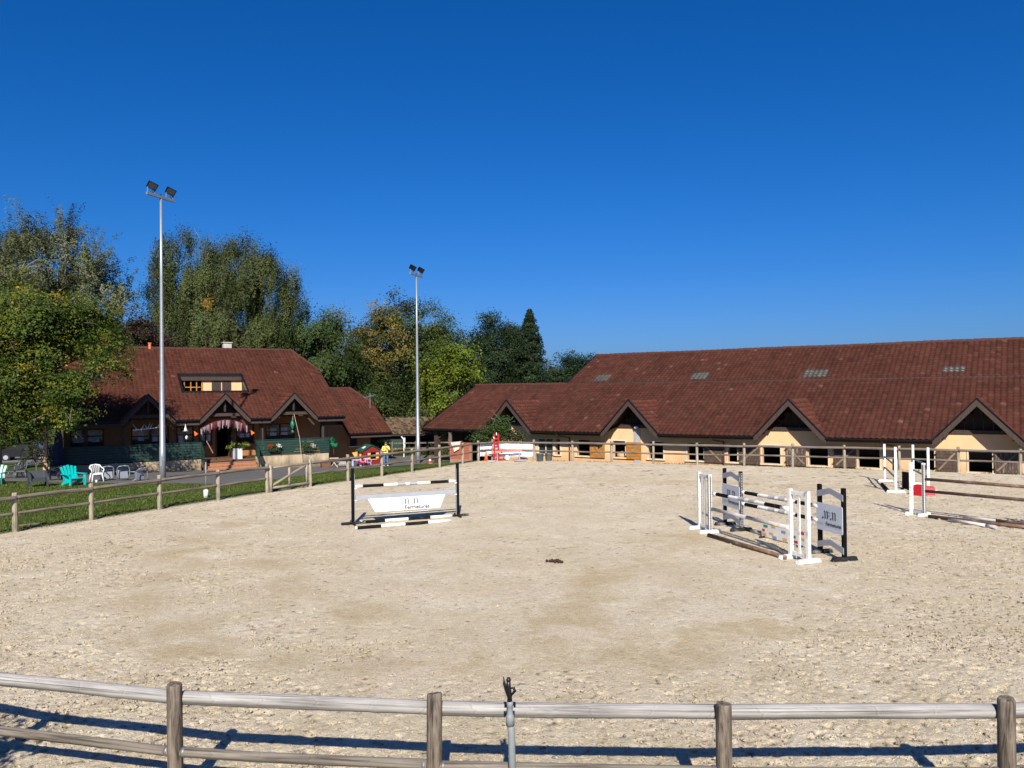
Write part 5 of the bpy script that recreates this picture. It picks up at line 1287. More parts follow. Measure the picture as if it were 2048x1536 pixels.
def monobloc(pos, rz, label, m, tilt=0, group=None):
    t_ = thing('plastic_chair', label, 'chair', pos, rz, group)
    if tilt: t_.rotation_euler = (R(tilt), 0, rz); t_.location.z += 0.22 * math.sin(abs(R(tilt)))
    mb = MB(); mb.box((0, 0, .425), (.45, .43, .025)); mb.box((0, -.22, .40), (.45, .025, .06)); mb.build('seat', m, t_)
    for sx in (-1, 1):
        for sy in (-1, 1):
            mb = MB(); mb.tube([(sx * .20, sy * .18, .43), (sx * .26, sy * .26, 0)], [.032, .022], 8); mb.build('leg', m, t_, True)
        mb = MB(); mb.tube([(sx * .23, -.23, .43), (sx * .27, -.24, .60), (sx * .275, -.17, .655), (sx * .28, .05, .665), (sx * .26, .22, .70), (sx * .2, .27, .80), (0, .29, .835)], [.022, .022, .026, .026, .026, .03, .03], 8); mb.build('arm_loop', m, t_, True)
    for k in range(5):
        x = (k - 2) * .075; mb = MB(); mb.tube([(x, .2, .43), (x * 1.15, .245, .62), (x * 1.2, .285, .82)], .016, 6); mb.build('back_spindle', m, t_, True)
    return t_
def armchair(pos, rz, label, m):
    t_ = thing('garden_armchair', label, 'chair', pos, rz)
    mb = MB(); mb.box((0, -.02, .36), (.52, .52, .08)); mb.build('seat', m, t_)
    for s in (-1, 1):
        mb = MB(); pts = [(-.36, .0), (-.30, .0), (-.28, .24), (.24, .24), (.28, 0), (.36, 0), (.40, .66), (.30, .70), (.0, .62), (-.20, .58), (-.34, .48), (-.37, .3)]
        mb.prism([(s * .29, y, z) for y, z in pts], (s * .07, 0, 0)); mb.build('side', m, t_)
    mb = MB(); mb.prism([(-.29, .30, .26), (.29, .30, .26), (.33, .40, .70), (-.33, .40, .70)], (0, .06, 0)); mb.build('backrest', m, t_)
    mb = MB(); mb.box((0, -.29, .30), (.52, .04, .12)); mb.build('front_apron', m, t_)
    return t_
armchair(ground_at(76, 974), R(38), 'low charcoal plastic armchair with moulded arms on the lawn', GREYPL)
adirondack(ground_at(147, 972), R(58), 'turquoise slatted garden chair with fan back on the lawn', TEAL)
monobloc(ground_at(193, 964), R(42), 'upright white plastic armchair beside the turquoise chair', WHITEPL)
armchair(ground_at(121, 960), R(-25), 'dark grey armchair half hidden behind the turquoise chair', GREYPL)
for i, (u, v, rz, tl, lb) in enumerate(((214, 961, 30, 70, 'tipped pale grey plastic chair nearest the white armchair'), (243, 961, 35, 68, 'tipped pale grey plastic chair between two others on the asphalt edge'), (268, 962, 60, 78, 'tipped pale grey plastic chair nearest the lamp mast'), (30, 957, -20, 0, 'grey plastic chair behind the charcoal armchair'), (43, 957, 20, 0, 'grey plastic chair just left of the bare shrub'))):
    monobloc(ground_at(u, v), R(rz), lb, GREYPL2 if i < 3 else plastic('mid_grey_plastic', (.09, .10, .11)), tl, 'pale plastic chairs on the yard edge')
adirondack(ground_at(-9, 970), R(20), 'teal garden chair cut by the left picture edge', plastic('dark_teal_plastic', (0.0, .2, .18)))
cup = MB(); cup.lathe([(.04, 0), (.05, .16), (.045, .17)], 10); tag(cup.build('white_pot', WHITEPL, None, True, ground_at(193, 967)), 'small white pot under the white plastic armchair', 'pot')

# ================================================================== THINGS ON AND ABOUT THE HOUSE PORCH
def hw(u, v, y): p = hl(u, v, y); return H0 + h_d * p.x + h_b * p.y + Vector((0, 0, p.z))
# closed navy parasol
ps = hw(117, 940, -0.5); ps.z = th(ps.x, ps.y)
par = thing('closed_parasol', 'folded navy blue parasol standing before the dark porch', 'parasol', ps)
mb = MB(); mb.lathe([(.28, .55), (.30, .7), (.26, 1.4), (.20, 2.2), (.10, 2.9), (.03, 3.05)], 12)
for i, v_ in enumerate(mb.v):
    a = math.atan2(v_[1], v_[0]); f_ = 1 + .18 * math.cos(a * 6); mb.v[i] = (v_[0] * f_, v_[1] * f_, v_[2])
mb.build('canopy', mat('navy_fabric', (.018, .022, .06), .8, .2), par, True)
mb = MB(); mb.tube([(0, 0, 0), (0, 0, 3.1)], .025, 8); mb.build('pole', GALV, par); mb = MB(); mb.lathe([(.3, 0), (.3, .06), (.06, .1)], 14); mb.build('base', PLINTH, par)
# white planter with plant
pw = hw(475, 900, 0.75); pw.z = FZ
plt = thing('square_planter', 'white square planter box with leafy plant beside the stairs', 'planter', pw, HR)
mb = MB(); mb.prism([(-.26, -.26, 0), (.26, -.26, 0), (.26, .26, 0), (-.26, .26, 0)], (0, 0, .68)); mb.box((0, 0, .67), (.58, .58, .06)); mb.build('box', WHITEP, plt)
# garland of fringe strips across the middle gable
fr = thing('fringe_garland', 'red and white fringe garland hung across the middle porch gable', 'garland', H0, HR)
fa = hl(401, 858, -0.15); fb = hl(495, 852, -0.15); fm_ = hl(450, 840, -0.15); n = 58; rr = random.Random(12)
WR = [mat('white_ribbon', (.40, .385, .385), .8, .1), mat('red_ribbon', (.16, .03, .045), .8, .2), mat('pink_ribbon', (.30, .20, .21), .8, .2)]
def arc(t): return (1 - t) ** 2 * fa + 2 * t * (1 - t) * (2 * fm_ - (fa + fb) / 2) + t * t * fb
sb_ = MB(); sb_.tube([arc(k / 20) for k in range(21)], .02, 6); sb_.build('cord', WR[1], fr)
for k in range(n):
    p = arc((k + .5) / n); L_ = rr.uniform(.30, .62) * (1.0 if .15 < k / n < .85 else .8); w_ = rr.uniform(.022, .045)
    mb = MB(); off = rr.uniform(-.04, .04); mb.prism([(p.x - w_ / 2, p.y, p.z), (p.x + w_ / 2, p.y, p.z), (p.x + off + w_ / 3, p.y + rr.uniform(-.05, .05), p.z - L_), (p.x + off - w_ / 3, p.y, p.z - L_)], (0, .006, 0)); mb.build('ribbon', WR[rr.choice((0, 1, 1, 2, 2))], fr)
# witch hat, pennants, white branch
wh = hw(371, 862, -0.1); hat = thing('witch_hat_ornament', 'white pointed hat ornament hanging from the gutter', 'ornament', wh)
mb = MB(); mb.lathe([(.19, 0), (.2, .01), (.10, .03), (.03, .3), (.005, .46)], 12); mb.build('hat', WHITEPL, hat, True); mb = MB(); mb.lathe([(.03, -.5), (.07, -.42), (.075, -.3), (.03, -.25)], 10, (.06, 0, -.05)); mb.build('face', WHITEPL, hat, True)
ORF = mat('orange_fabric', (.75, .15, .02), .8, .1)
for (u, v, lb) in ((388, 868, 'orange pennant left of the stairs under the porch'), (501.5, 866, 'orange pennant right of the fringe garland')):
    mb = MB(); mb.prism([(0, 0, .2), (.26, 0, .0), (.05, 0, -.14)], (0, .02, 0)); tag(mb.build('pennant', ORF, None, False, hw(u, v, .0), (0, 0, HR)), lb, 'pennant')
bw0 = hl(266, 861, -.15); bw1 = hl(318, 856, -.15); wb_ = thing('white_branch', 'white painted branch hung under the left porch gable', 'ornament', H0, HR)
mb = MB(); d_ = bw1 - bw0
mb.tube([bw0, bw0 + d_ * .2 + Vector((0, 0, .02)), bw0 + d_ * .6 + Vector((0, 0, .02)), bw1 + Vector((.4, 0, .06))], [.05, .035, .03, .015], 7)
for t, dx, dz in ((.18, -.28, .40), (.3, .2, .34), (.52, -.06, .30), (.55, .14, .40), (.62, .2, .34), (.85, .3, .28), (.3, .05, -.14)):
    p = bw0 + d_ * t; mb.tube([p, p + Vector((dx * .6, 0, dz * .5)), p + Vector((dx, .02, dz))], [.024, .018, .007], 6)
mb.build('branch', mat('white_branch_paint', (.72, .72, .70), .7, .1), wb_, True)
# fish lantern on its stick, leaning broom stick, green ornament, parrot-like hanging
fs_ = thing('hanging_fish_ornament', 'green fish-shaped ornament hanging under the right porch gable', 'ornament', hw(585, 850, -.1)); mb = MB()
mb.lathe([(.01, -.36), (.07, -.22), (.15, 0), (.13, .16), (.03, .34)], 10); mb.prism([(-.02, 0, -.3), (.14, 0, -.52), (-.14, 0, -.52)], (0, .02, 0)); mb.build('fish', mat('sea_green_plastic', (.02, .16, .10), .4, .5, 8), fs_, True)
mb = MB(); mb.tube([(0, 0, .3), (.04, 0, .62)], .008, 5); mb.build('string', WHITEP, fs_)
st0 = hw(588, 828, -.35); st1 = hw(604, 928, -.55)
mb = MB(); mid = st0.lerp(st1, .5); mb.tube([st0 - st1, (mid - st1) + Vector((.12, 0, .05)), (0, 0, 0)], .016, 6); tag(mb.build('bamboo_rod', mat('bamboo', (.45, .40, .28), .6, .2), None, False, st1), 'thin pale rod leaning before the right green balustrade', 'rod')
bs0 = hw(413, 882, .2); bs1 = hw(426, 906, .3); mb = MB(); mb.tube([(0, 0, 0), bs1 - bs0], .03, 8); tag(mb.build('broom_handle', mat('pinkish_wood', (.35, .2, .16), .7, .2), None, False, bs0), 'slanting wooden handle by the dark doorway', 'rod')
# ------------------------------------------------------------------ leaves
def leaf_quads(P, size, rngl, tint, up=0.2, aspect=0.6, D=None, O=None):
    n = len(P); nrm = rngl.normal(0, 1, (n, 3)); nrm[:, 2] = np.abs(nrm[:, 2]) * (1 + up)
    if O is not None: nrm = nrm * .62 + O * 1.35
    nrm /= np.linalg.norm(nrm, axis=1)[:, None] + 1e-9
    a = rngl.normal(0, 1, (n, 3)) if D is None else D + rngl.normal(0, .35, (n, 3))
    a -= nrm * (a * nrm).sum(1)[:, None]; a /= np.linalg.norm(a, axis=1)[:, None] + 1e-9; b_ = np.cross(nrm, a)
    s = np.asarray(size).reshape(-1, 1) if hasattr(size, '__len__') else size * rngl.uniform(.65, 1.35, (n, 1))
    h = s * .5; w = s * .5 * aspect; sag = nrm * s * .10
    V = np.stack([P - a * h, P + b_ * w + sag * 0, P + a * h - sag, P - b_ * w], 1).reshape(-1, 3)
    Q = np.arange(4 * n).reshape(n, 4); T = np.repeat(tint, 4, 0); return V, Q, T
def palette(rngl, n, cols, var=.25):
    c = np.array([x[:3] for x in cols]); w = np.array([x[3] for x in cols], float); w /= w.sum()
    i = rngl.choice(len(c), n, p=w); return c[i] * np.clip(1 + rngl.normal(0, var, (n, 1)), .35, 2.0)
def lobes_points(lobes, n, rngl, surf=.42):
    vol = np.array([l[3] * l[4] * l[5] for l in lobes]) ** .8; k = rngl.choice(len(lobes), n, p=vol / vol.sum()); L = np.array(lobes)[k]
    d = rngl.normal(0, 1, (n, 3)); d /= np.linalg.norm(d, axis=1)[:, None]; r = rngl.uniform(0, 1, (n, 1)) ** surf
    r = r * (0.62 + 0.72 * vnoise(d[:, :1] * 2.7 + L[:, :1], d[:, 1:2] * 2.7 + d[:, 2:3] * 2.1 + L[:, 2:3], 3))
    return L[:, :3] + d * r * L[:, 3:6], d
DENS = 1.5; BRIGHT = 1.12; CJ = {'broad': .75, 'weep': .42, 'up': .55}
def tree(name, label, base, lobes, style, n, per, leaf, cols, seed, trunk=(.3, .5), bark=None, group='trees behind the buildings', cs=.45, limbs=14, cat='tree', slen=(1.2, 2.6), surf=.42, twigs=0, holes=.0, clump=7):
    rl = np.random.default_rng(seed); rr = random.Random(seed); bark = bark or BARK
    t_ = thing(name, label, cat, base, 0, group)
    k_ = max(1, n // clump); A_, da_ = lobes_points(lobes, k_, rl, surf); ia = rl.integers(0, k_, n); cj = min(CJ.get(style, .6) * (leaf / .2), .36 * sum(l[3] for l in lobes) / len(lobes)); cs = min(cs, .42 * sum(l[3] for l in lobes) / len(lobes) + .03)
    C = A_[ia] + np.clip(rl.normal(0, 1, (n, 3)), -1.7, 1.7) * cj * np.array([1, 1, .75]); dirs = da_[ia] + rl.normal(0, .25, (n, 3)); dirs /= np.linalg.norm(dirs, axis=1)[:, None]
    cb = rl.normal(0, .14, (k_, 1))[ia]
    if holes:
        k = fbm(C[:, 0] * .55 + seed, C[:, 2] * .55 + C[:, 1] * .3, 2, seed) > holes; C = C[k]; dirs = dirs[k]; cb = cb[k]
    n = len(C); C[:, 2] = np.maximum(C[:, 2], .15)
    ctop = palette(rl, n, cols, .10) * BRIGHT * np.clip(1 + cb, .6, 1.5)
    per = int(per * DENS); idx = np.repeat(np.arange(n), per); m = len(idx); D = None
    if style == 'broad':
        P = C[idx] + np.clip(rl.normal(0, 1, (m, 3)), -1.8, 1.8) * np.array([cs, cs, cs * .7]) * rl.uniform(.5, 1.15, (m, 1))
    else:
        t = rl.uniform(0, 1, (m, 1)); Ls = rl.uniform(slen[0], slen[1], (n, 1))[idx]
        if style == 'weep':
            out = dirs * np.array([1, 1, .2]); P = C[idx] + out[idx] * .5 * t ** .5 + np.array([0, 0, -1.0]) * t * Ls + np.clip(rl.normal(0, 1, (m, 3)), -1.8, 1.8) * (.08 + .36 * (1 - t) ** 2)
            D = np.tile([0, 0, -1.0], (m, 1))
        elif style == 'up':
            out = dirs * np.array([.75, .75, .35]) + np.array([0, 0, .85]) + rl.normal(0, .18, (n, 3)); out /= np.linalg.norm(out, axis=1)[:, None]
            P = C[idx] + out[idx] * t * Ls + rl.normal(0, 1, (m, 3)) * (.10 + .13 * (1 - t)); D = out[idx]
    P[:, 2] = np.maximum(P[:, 2], .05)
    tint = ctop[idx] * np.clip(1 + rl.normal(0, .14, (m, 1)), .5, 1.6)
    V, Q, T = leaf_quads(P, leaf, rl, tint, D=D, O=dirs[idx])
    link('crown', np_mesh('crown', V, Q, LEAF, T), t_)
    # trunk and limbs
    r0, hfrac = trunk; top = max(l[2] + l[5] * .5 for l in lobes); mb = MB()
    cx = sum(l[0] for l in lobes) / len(lobes) * .5; cy = sum(l[1] for l in lobes) / len(lobes) * .5
    tp = [(0, 0, -.3), (.02, 0, top * .15), (cx * .3, cy * .3, top * .4), (cx * .7, cy * .7, top * .6), (cx, cy, top * .82)]
    mb.tube(tp, [r0 * 1.25, r0, r0 * .75, r0 * .45, r0 * .1], 9); mb.build('trunk', bark, t_, True)
    lm = MB(); sel = rl.choice(n, min(limbs, n), replace=False)
    for i in sel:
        c = Vector(C[i]); zt = max(top * .12, min(c.z * .75, top * .8)); f_ = zt / top
        s_ = Vector((cx * f_, cy * f_, zt * .8)); md = s_.lerp(c, .5) + Vector((rr.uniform(-.3, .3), rr.uniform(-.3, .3), rr.uniform(0, .5)))
        lm.tube([s_, md, c], [r0 * .38, r0 * .22, r0 * .06], 6)
    if twigs:
        sel = rl.choice(n, min(twigs, n), replace=False)
        for i in sel:
            c = Vector(C[i]); d_ = Vector(dirs[i]) + Vector((rr.uniform(-.5, .5), rr.uniform(-.5, .5), rr.uniform(-.2, .6))); L_ = rr.uniform(.5, 1.4)
            lm.tube([c - d_ * L_ * .5, c + Vector((0, 0, rr.uniform(-.1, .1))), c + d_ * L_ * .6], [.03, .02, .006], 4)
    if lm.v: lm.build('limbs', bark, t_, True)
    return t_
def tb(u, D): p = aty(u, 900, D); return Vector((p.x, p.y, th(p.x, p.y)))
def zv(v, u, D, base): return aty(u, v, D).z - base.z
def lob(base, D, items):
    """items: (u, v, half width px, half height px, depth offset m)"""
    out = []
    for (u, v, ru, rv, dy) in items:
        d_ = D + dy; p = aty(u, v, d_); k = d_ / F; out.append((p.x - base.x, p.y - base.y, p.z - base.z, ru * k, min(ru, rv * 1.3) * k * .9, rv * k))
    return out
Bk = lambda u, D: tb(u, D)
# near left tree with big yellowing leaves
b_ = tb(-10, 41); 
tree('broadleaf_tree', 'nearest left tree with large yellow and green leaves before the roof', b_, lob(b_, 41, [(-40, 700, 120, 120, 0), (70, 655, 100, 75, 0), (150, 660, 75, 65, 1), (60, 770, 95, 95, -.5), (190, 715, 45, 30, -1), (0, 610, 90, 60, 2), (125, 790, 42, 45, -1), (20, 845, 75, 35, 0), (205, 690, 42, 28, 0), (105, 835, 30, 18, -.5)]), 'broad', 2100, 34, .15, [(.105, .125, .018, 4), (.058, .090, .016, 6), (.19, .155, .018, 1.3), (.034, .058, .012, 4), (.23, .17, .03, .3)], 11, (.28, .5), cs=.36, limbs=26, group=None, twigs=150, holes=.17)
# grey bare-twigged tree at the far left edge
b_ = tb(-30, 52); tree('bare_twig_tree', 'thinly leaved tree with pale bare twigs at the left edge', b_, lob(b_, 52, [(-20, 560, 85, 60, 0), (30, 600, 50, 50, 0), (-40, 660, 80, 60, 0), (-10, 780, 120, 60, 1), (60, 750, 70, 60, 1)]), 'broad', 900, 16, .17, [(.07, .085, .03, 3), (.11, .11, .04, 1)], 12, (.25, .5), mat('pale_grey_bark', (.34, .30, .25), .9, .3), cs=.4, limbs=30, group=None, twigs=260)
b_ = tb(120, 70); tree('feathery_poplar', 'tall grey-green tree with upswept feathery branches at left', b_, lob(b_, 70, [(112, 490, 45, 45, 0), (60, 500, 50, 40, 0), (15, 505, 45, 45, 0), (165, 540, 45, 50, 0), (205, 560, 30, 45, 0), (90, 590, 110, 80, 0), (235, 620, 40, 50, 0), (-20, 580, 70, 80, 1), (150, 680, 120, 55, 0)]), 'up', 1700, 50, .165, [(.105, .120, .060, 5), (.085, .108, .040, 3), (.140, .145, .085, 2)], 13, (.35, .5), slen=(1.2, 3.0), limbs=26, surf=.6, holes=.08)
b_ = tb(450, 76); tree('weeping_birch', 'large weeping birch with hanging strands behind the club house', b_, lob(b_, 76, [(342, 482, 26, 30, 0), (372, 465, 18, 16, 0), (318, 520, 22, 30, 0), (425, 492, 36, 30, 0), (468, 480, 26, 22, 0), (512, 482, 30, 24, 0), (548, 512, 28, 26, 0), (400, 560, 75, 60, 0), (500, 555, 75, 60, 0), (575, 575, 30, 45, 0), (330, 600, 45, 65, 0), (450, 650, 130, 70, 0), (560, 650, 50, 60, 0), (590, 620, 18, 40, 0)]), 'weep', 3800, 40, .155, [(.066, .084, .026, 5), (.084, .100, .036, 3), (.050, .068, .022, 3), (.10, .098, .045, 1)], 14, (.4, .5), BIRCHBARK, slen=(1.2, 3.6), limbs=9, surf=.5, twigs=30, holes=.05, clump=9)
b_ = tb(413, 72.5); tree('autumn_branch', 'small patch of orange autumn foliage hanging in the birch', b_, lob(b_, 72.5, [(411, 594, 6, 10, 0)]), 'weep', 7, 16, .15, [(.30, .14, .015, 1), (.22, .14, .03, 1)], 15, (.05, .5), slen=(.5, 1.2), limbs=2, group=None, cat='foliage')
b_ = tb(265, 64); tree('dark_red_tree', 'dark reddish shrub tree behind the chimney pipe', b_, lob(b_, 64, [(270, 670, 45, 40, 0), (230, 700, 40, 40, 0), (320, 690, 25, 25, 1)]), 'broad', 300, 24, .18, [(.05, .022, .02, 2), (.035, .04, .018, 2)], 16, (.15, .5), group=None)
b_ = tb(640, 73); tree('drooping_tree', 'dark drooping tree right of the birch above the annex', b_, lob(b_, 73, [(630, 670, 55, 55, 0), (680, 700, 45, 60, 0), (620, 740, 55, 50, -2), (690, 780, 55, 55, 0), (655, 640, 35, 25, 0)]), 'weep', 720, 40, .2, [(.05, .075, .022, 4), (.035, .058, .018, 4), (.07, .085, .03, 1)], 17, (.3, .5), slen=(.7, 2.0))
b_ = tb(745, 80); tree('yellowing_ash', 'tall ash with yellow-brown thinning crown', b_, lob(b_, 80, [(780, 640, 55, 48, 0), (730, 670, 45, 45, 0), (775, 700, 60, 60, 0), (720, 740, 55, 60, 0), (690, 650, 25, 30, 0)]), 'broad', 700, 34, .22, [(.14, .115, .028, 4), (.075, .085, .020, 4), (.18, .14, .05, 2), (.05, .065, .02, 2)], 18, (.3, .5), cs=.55, twigs=60, holes=.3)
b_ = tb(860, 82); tree('round_green_tree', 'mid green rounded tree behind the farther floodlight mast', b_, lob(b_, 82, [(855, 650, 45, 45, 0), (885, 665, 30, 40, 0), (830, 690, 45, 55, 0), (870, 730, 50, 60, 0), (915, 680, 20, 30, 0)]), 'broad', 650, 36, .22, [(.075, .105, .022, 4), (.05, .08, .02, 4), (.10, .12, .03, 2)], 19, (.3, .5), cs=.55, holes=.25)
b_ = tb(900, 67); tree('light_green_tree', 'bright lime green tree right of the farther floodlight mast', b_, lob(b_, 67, [(910, 715, 40, 32, 0), (880, 760, 40, 45, 0), (930, 745, 25, 35, 0), (900, 810, 50, 40, 0), (870, 790, 28, 30, -1)]), 'broad', 560, 34, .2, [(.125, .160, .016, 5), (.080, .118, .016, 5), (.17, .18, .025, 1.5)], 20, (.18, .5), cs=.42, limbs=20, twigs=20, holes=.25)
def conifer(label, u, D, vtop, ru, vbase, seed, cols, dens=1.0):
    rl = np.random.default_rng(seed); b_ = tb(u, D); Hh = zv(vtop, u, D, b_); z0 = max(.6, zv(vbase, u, D, b_)); Rm = ru * D / F
    t_ = thing('conifer', label, 'tree', b_, 0, 'dark conifers behind the stable'); P = []; Dd = []; T = []
    nb = int(Hh * 17 * dens); mb = MB()
    for k in range(nb):
        z = z0 + (Hh - z0) * (k + rl.uniform(0, 1)) / nb; f_ = 1 - (z - z0) / (Hh - z0); L = Rm * (f_ ** .8) * rl.uniform(.7, 1.12) + .12
        a = rl.uniform(0, 6.283); dx, dy = math.cos(a), math.sin(a); m = int(16 + 34 * L * .7); t = rl.uniform(.08, 1, m) ** .8
        w = (.10 + .16 * L * (1 - t)) ; side = rl.normal(0, 1, m) * w
        x = dx * L * t - dy * side; y = dy * L * t + dx * side; zz = z - .30 * L * t + .22 * L * t ** 3 - np.abs(rl.normal(0, .12 + .05 * L, m))
        P.append(np.stack([x, y, zz], -1)); Dd.append(np.tile([dx, dy, -.5], (m, 1))); c = palette(rl, 1, cols, .2); T.append(np.repeat(c, m, 0) * np.clip(1 + rl.normal(0, .2, (m, 1)), .5, 1.6))
        if k % 4 == 0: mb.tube([(0, 0, z), (dx * L * .6, dy * L * .6, z - .15 * L)], [.03, .012], 4)
    P = np.concatenate(P); Dd = np.concatenate(Dd); T = np.concatenate(T); P[:, 2] = np.maximum(P[:, 2], .05)
    V, Q, Tt = leaf_quads(P, .26, rl, T, D=Dd, aspect=.42, O=Dd); link('crown', np_mesh('crown', V, Q, LEAF, Tt), t_)
    mb.tube([(0, 0, -.3), (0, 0, Hh * .5), (0, 0, Hh)], [Rm * .09, Rm * .05, .02], 8); mb.build('trunk', BARK, t_)
DK = [(.020, .038, .016, 4), (.030, .050, .020, 3), (.042, .058, .024, 1)]
conifer('slender spruce with sharp top, tallest at the right of the trees', 1062, 85, 617, 62, 800, 31, DK, 1.5)
b_ = tb(975, 86); tree('dark_pine', 'dense dark evergreen left of two broad ones near the spruce', b_, lob(b_, 86, [(972, 655, 16, 24, 0), (988, 665, 14, 20, 0), (958, 690, 24, 32, 0), (985, 715, 32, 45, 0), (975, 765, 48, 60, 0), (945, 780, 28, 45, 0)]), 'broad', 640, 42, .2, DK, 32, (.3, .5), cs=.6, group='dark conifers behind the stable')
b_ = tb(1025, 88); tree('dark_pine', 'dense dark evergreen directly left of the spruce', b_, lob(b_, 88, [(1018, 665, 15, 22, 0), (1036, 672, 14, 20, 0), (1025, 715, 34, 45, 0), (1040, 770, 45, 50, 0)]), 'broad', 560, 42, .2, DK, 33, (.3, .5), cs=.6, group='dark conifers behind the stable')
b_ = tb(1140, 96); tree('spreading_conifer', 'low spreading dark conifer peeking over the stable roof end', b_, lob(b_, 96, [(1142, 726, 20, 14, 0), (1120, 748, 34, 16, 0), (1165, 738, 24, 16, 0), (1185, 722, 12, 8, 0), (1140, 765, 60, 25, 0)]), 'broad', 420, 34, .22, DK, 34, (.25, .5), cs=.45, group='dark conifers behind the stable')
conifer('small grey-green conifer between spruce and stable roof', 1103, 110, 732, 22, 800, 35, [(.06, .08, .06, 1)])
# understorey
GRN = [(.05, .075, .02, 4), (.035, .055, .016, 3), (.085, .10, .03, 2)]
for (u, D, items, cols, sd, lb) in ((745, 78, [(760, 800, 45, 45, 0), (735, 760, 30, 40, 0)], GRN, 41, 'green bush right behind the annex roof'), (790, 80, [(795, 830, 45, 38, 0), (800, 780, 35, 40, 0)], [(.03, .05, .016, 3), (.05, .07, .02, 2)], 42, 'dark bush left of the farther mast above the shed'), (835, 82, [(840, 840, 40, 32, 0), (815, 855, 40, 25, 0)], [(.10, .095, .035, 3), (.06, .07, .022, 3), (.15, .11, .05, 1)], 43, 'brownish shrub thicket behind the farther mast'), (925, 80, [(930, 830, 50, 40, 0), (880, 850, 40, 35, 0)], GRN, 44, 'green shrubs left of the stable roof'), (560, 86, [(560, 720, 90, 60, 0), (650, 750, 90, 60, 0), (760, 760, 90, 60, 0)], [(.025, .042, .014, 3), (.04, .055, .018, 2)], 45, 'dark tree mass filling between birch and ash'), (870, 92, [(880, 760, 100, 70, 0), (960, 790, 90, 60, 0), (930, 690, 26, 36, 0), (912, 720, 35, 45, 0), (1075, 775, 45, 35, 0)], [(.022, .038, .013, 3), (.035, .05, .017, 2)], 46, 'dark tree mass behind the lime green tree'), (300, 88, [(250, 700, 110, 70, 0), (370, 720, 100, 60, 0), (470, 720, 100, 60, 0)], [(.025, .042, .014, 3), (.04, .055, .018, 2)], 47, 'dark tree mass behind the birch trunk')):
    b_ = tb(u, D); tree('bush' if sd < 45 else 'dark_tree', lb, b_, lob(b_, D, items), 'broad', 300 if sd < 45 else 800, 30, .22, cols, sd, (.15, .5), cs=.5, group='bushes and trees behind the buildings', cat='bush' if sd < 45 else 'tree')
b_ = ground_at(728, 905, 62); tree('bush', 'dark green bush at the end of the annex wall', b_, lob(b_, 62, [(745, 892, 26, 26, 0), (722, 885, 14, 22, 0)]), 'broad', 150, 26, .13, GRN, 48, (.08, .5), cs=.25, group=None, cat='bush')
b_ = ground_at(840, 905, 68); tree('bush', 'weedy grass-green growth along the far paddock rails', b_, lob(b_, 68, [(800, 912, 30, 12, 0), (850, 912, 35, 12, 0), (900, 905, 25, 20, 2)]), 'broad', 220, 24, .13, [(.09, .10, .03, 2), (.05, .07, .02, 2)], 49, (.05, .5), cs=.3, group=None, cat='bush')
b_ = ground_at(993, 900, 47.6); tree('small_tree', 'small dark green tree standing before the leftmost stable gable', b_, lob(b_, 47.6, [(998, 858, 22, 22, 0), (975, 872, 22, 16, 0), (1018, 870, 18, 17, 0), (1000, 840, 13, 10, 0), (985, 885, 20, 10, 0)]), 'broad', 260, 26, .11, [(.045, .07, .02, 4), (.03, .05, .016, 3)], 50, (.06, .5), cs=.2, group=None, limbs=14, twigs=20)
for k, (u, D, lb) in enumerate(((20, 72, 'dark hedge bush under the left tree, nearer the house'), (-50, 74, 'dark hedge bush under the left tree at the picture edge'))):
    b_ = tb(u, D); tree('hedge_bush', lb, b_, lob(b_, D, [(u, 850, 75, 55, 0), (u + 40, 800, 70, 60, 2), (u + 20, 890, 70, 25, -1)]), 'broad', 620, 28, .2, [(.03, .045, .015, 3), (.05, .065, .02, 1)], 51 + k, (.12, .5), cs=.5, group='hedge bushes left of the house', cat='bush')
b_ = ground_at(73, 960, 37.5); tree('bare_shrub', 'sparse leafy shrub behind the charcoal armchair', b_, lob(b_, 37.5, [(72, 905, 26, 20, 0), (66, 925, 16, 16, 0)]), 'broad', 46, 9, .09, [(.05, .06, .02, 2), (.03, .04, .016, 2)], 54, (.03, .5), cs=.1, group=None, limbs=18, cat='shrub')
b_ = Vector((-6.9, 5.0, th(-6.9, 5.0))); tree('bank_shrub', 'shrub on the near bank left of the camera casting shade', b_, [(0, 0, 1.6, .8, .7, .9), (.5, .1, 2.3, .6, .5, .5), (-.6, 0, 1.0, .8, .7, .7)], 'broad', 160, 22, .1, GRN, 55, (.05, .5), cs=.2, group=None, cat='shrub')
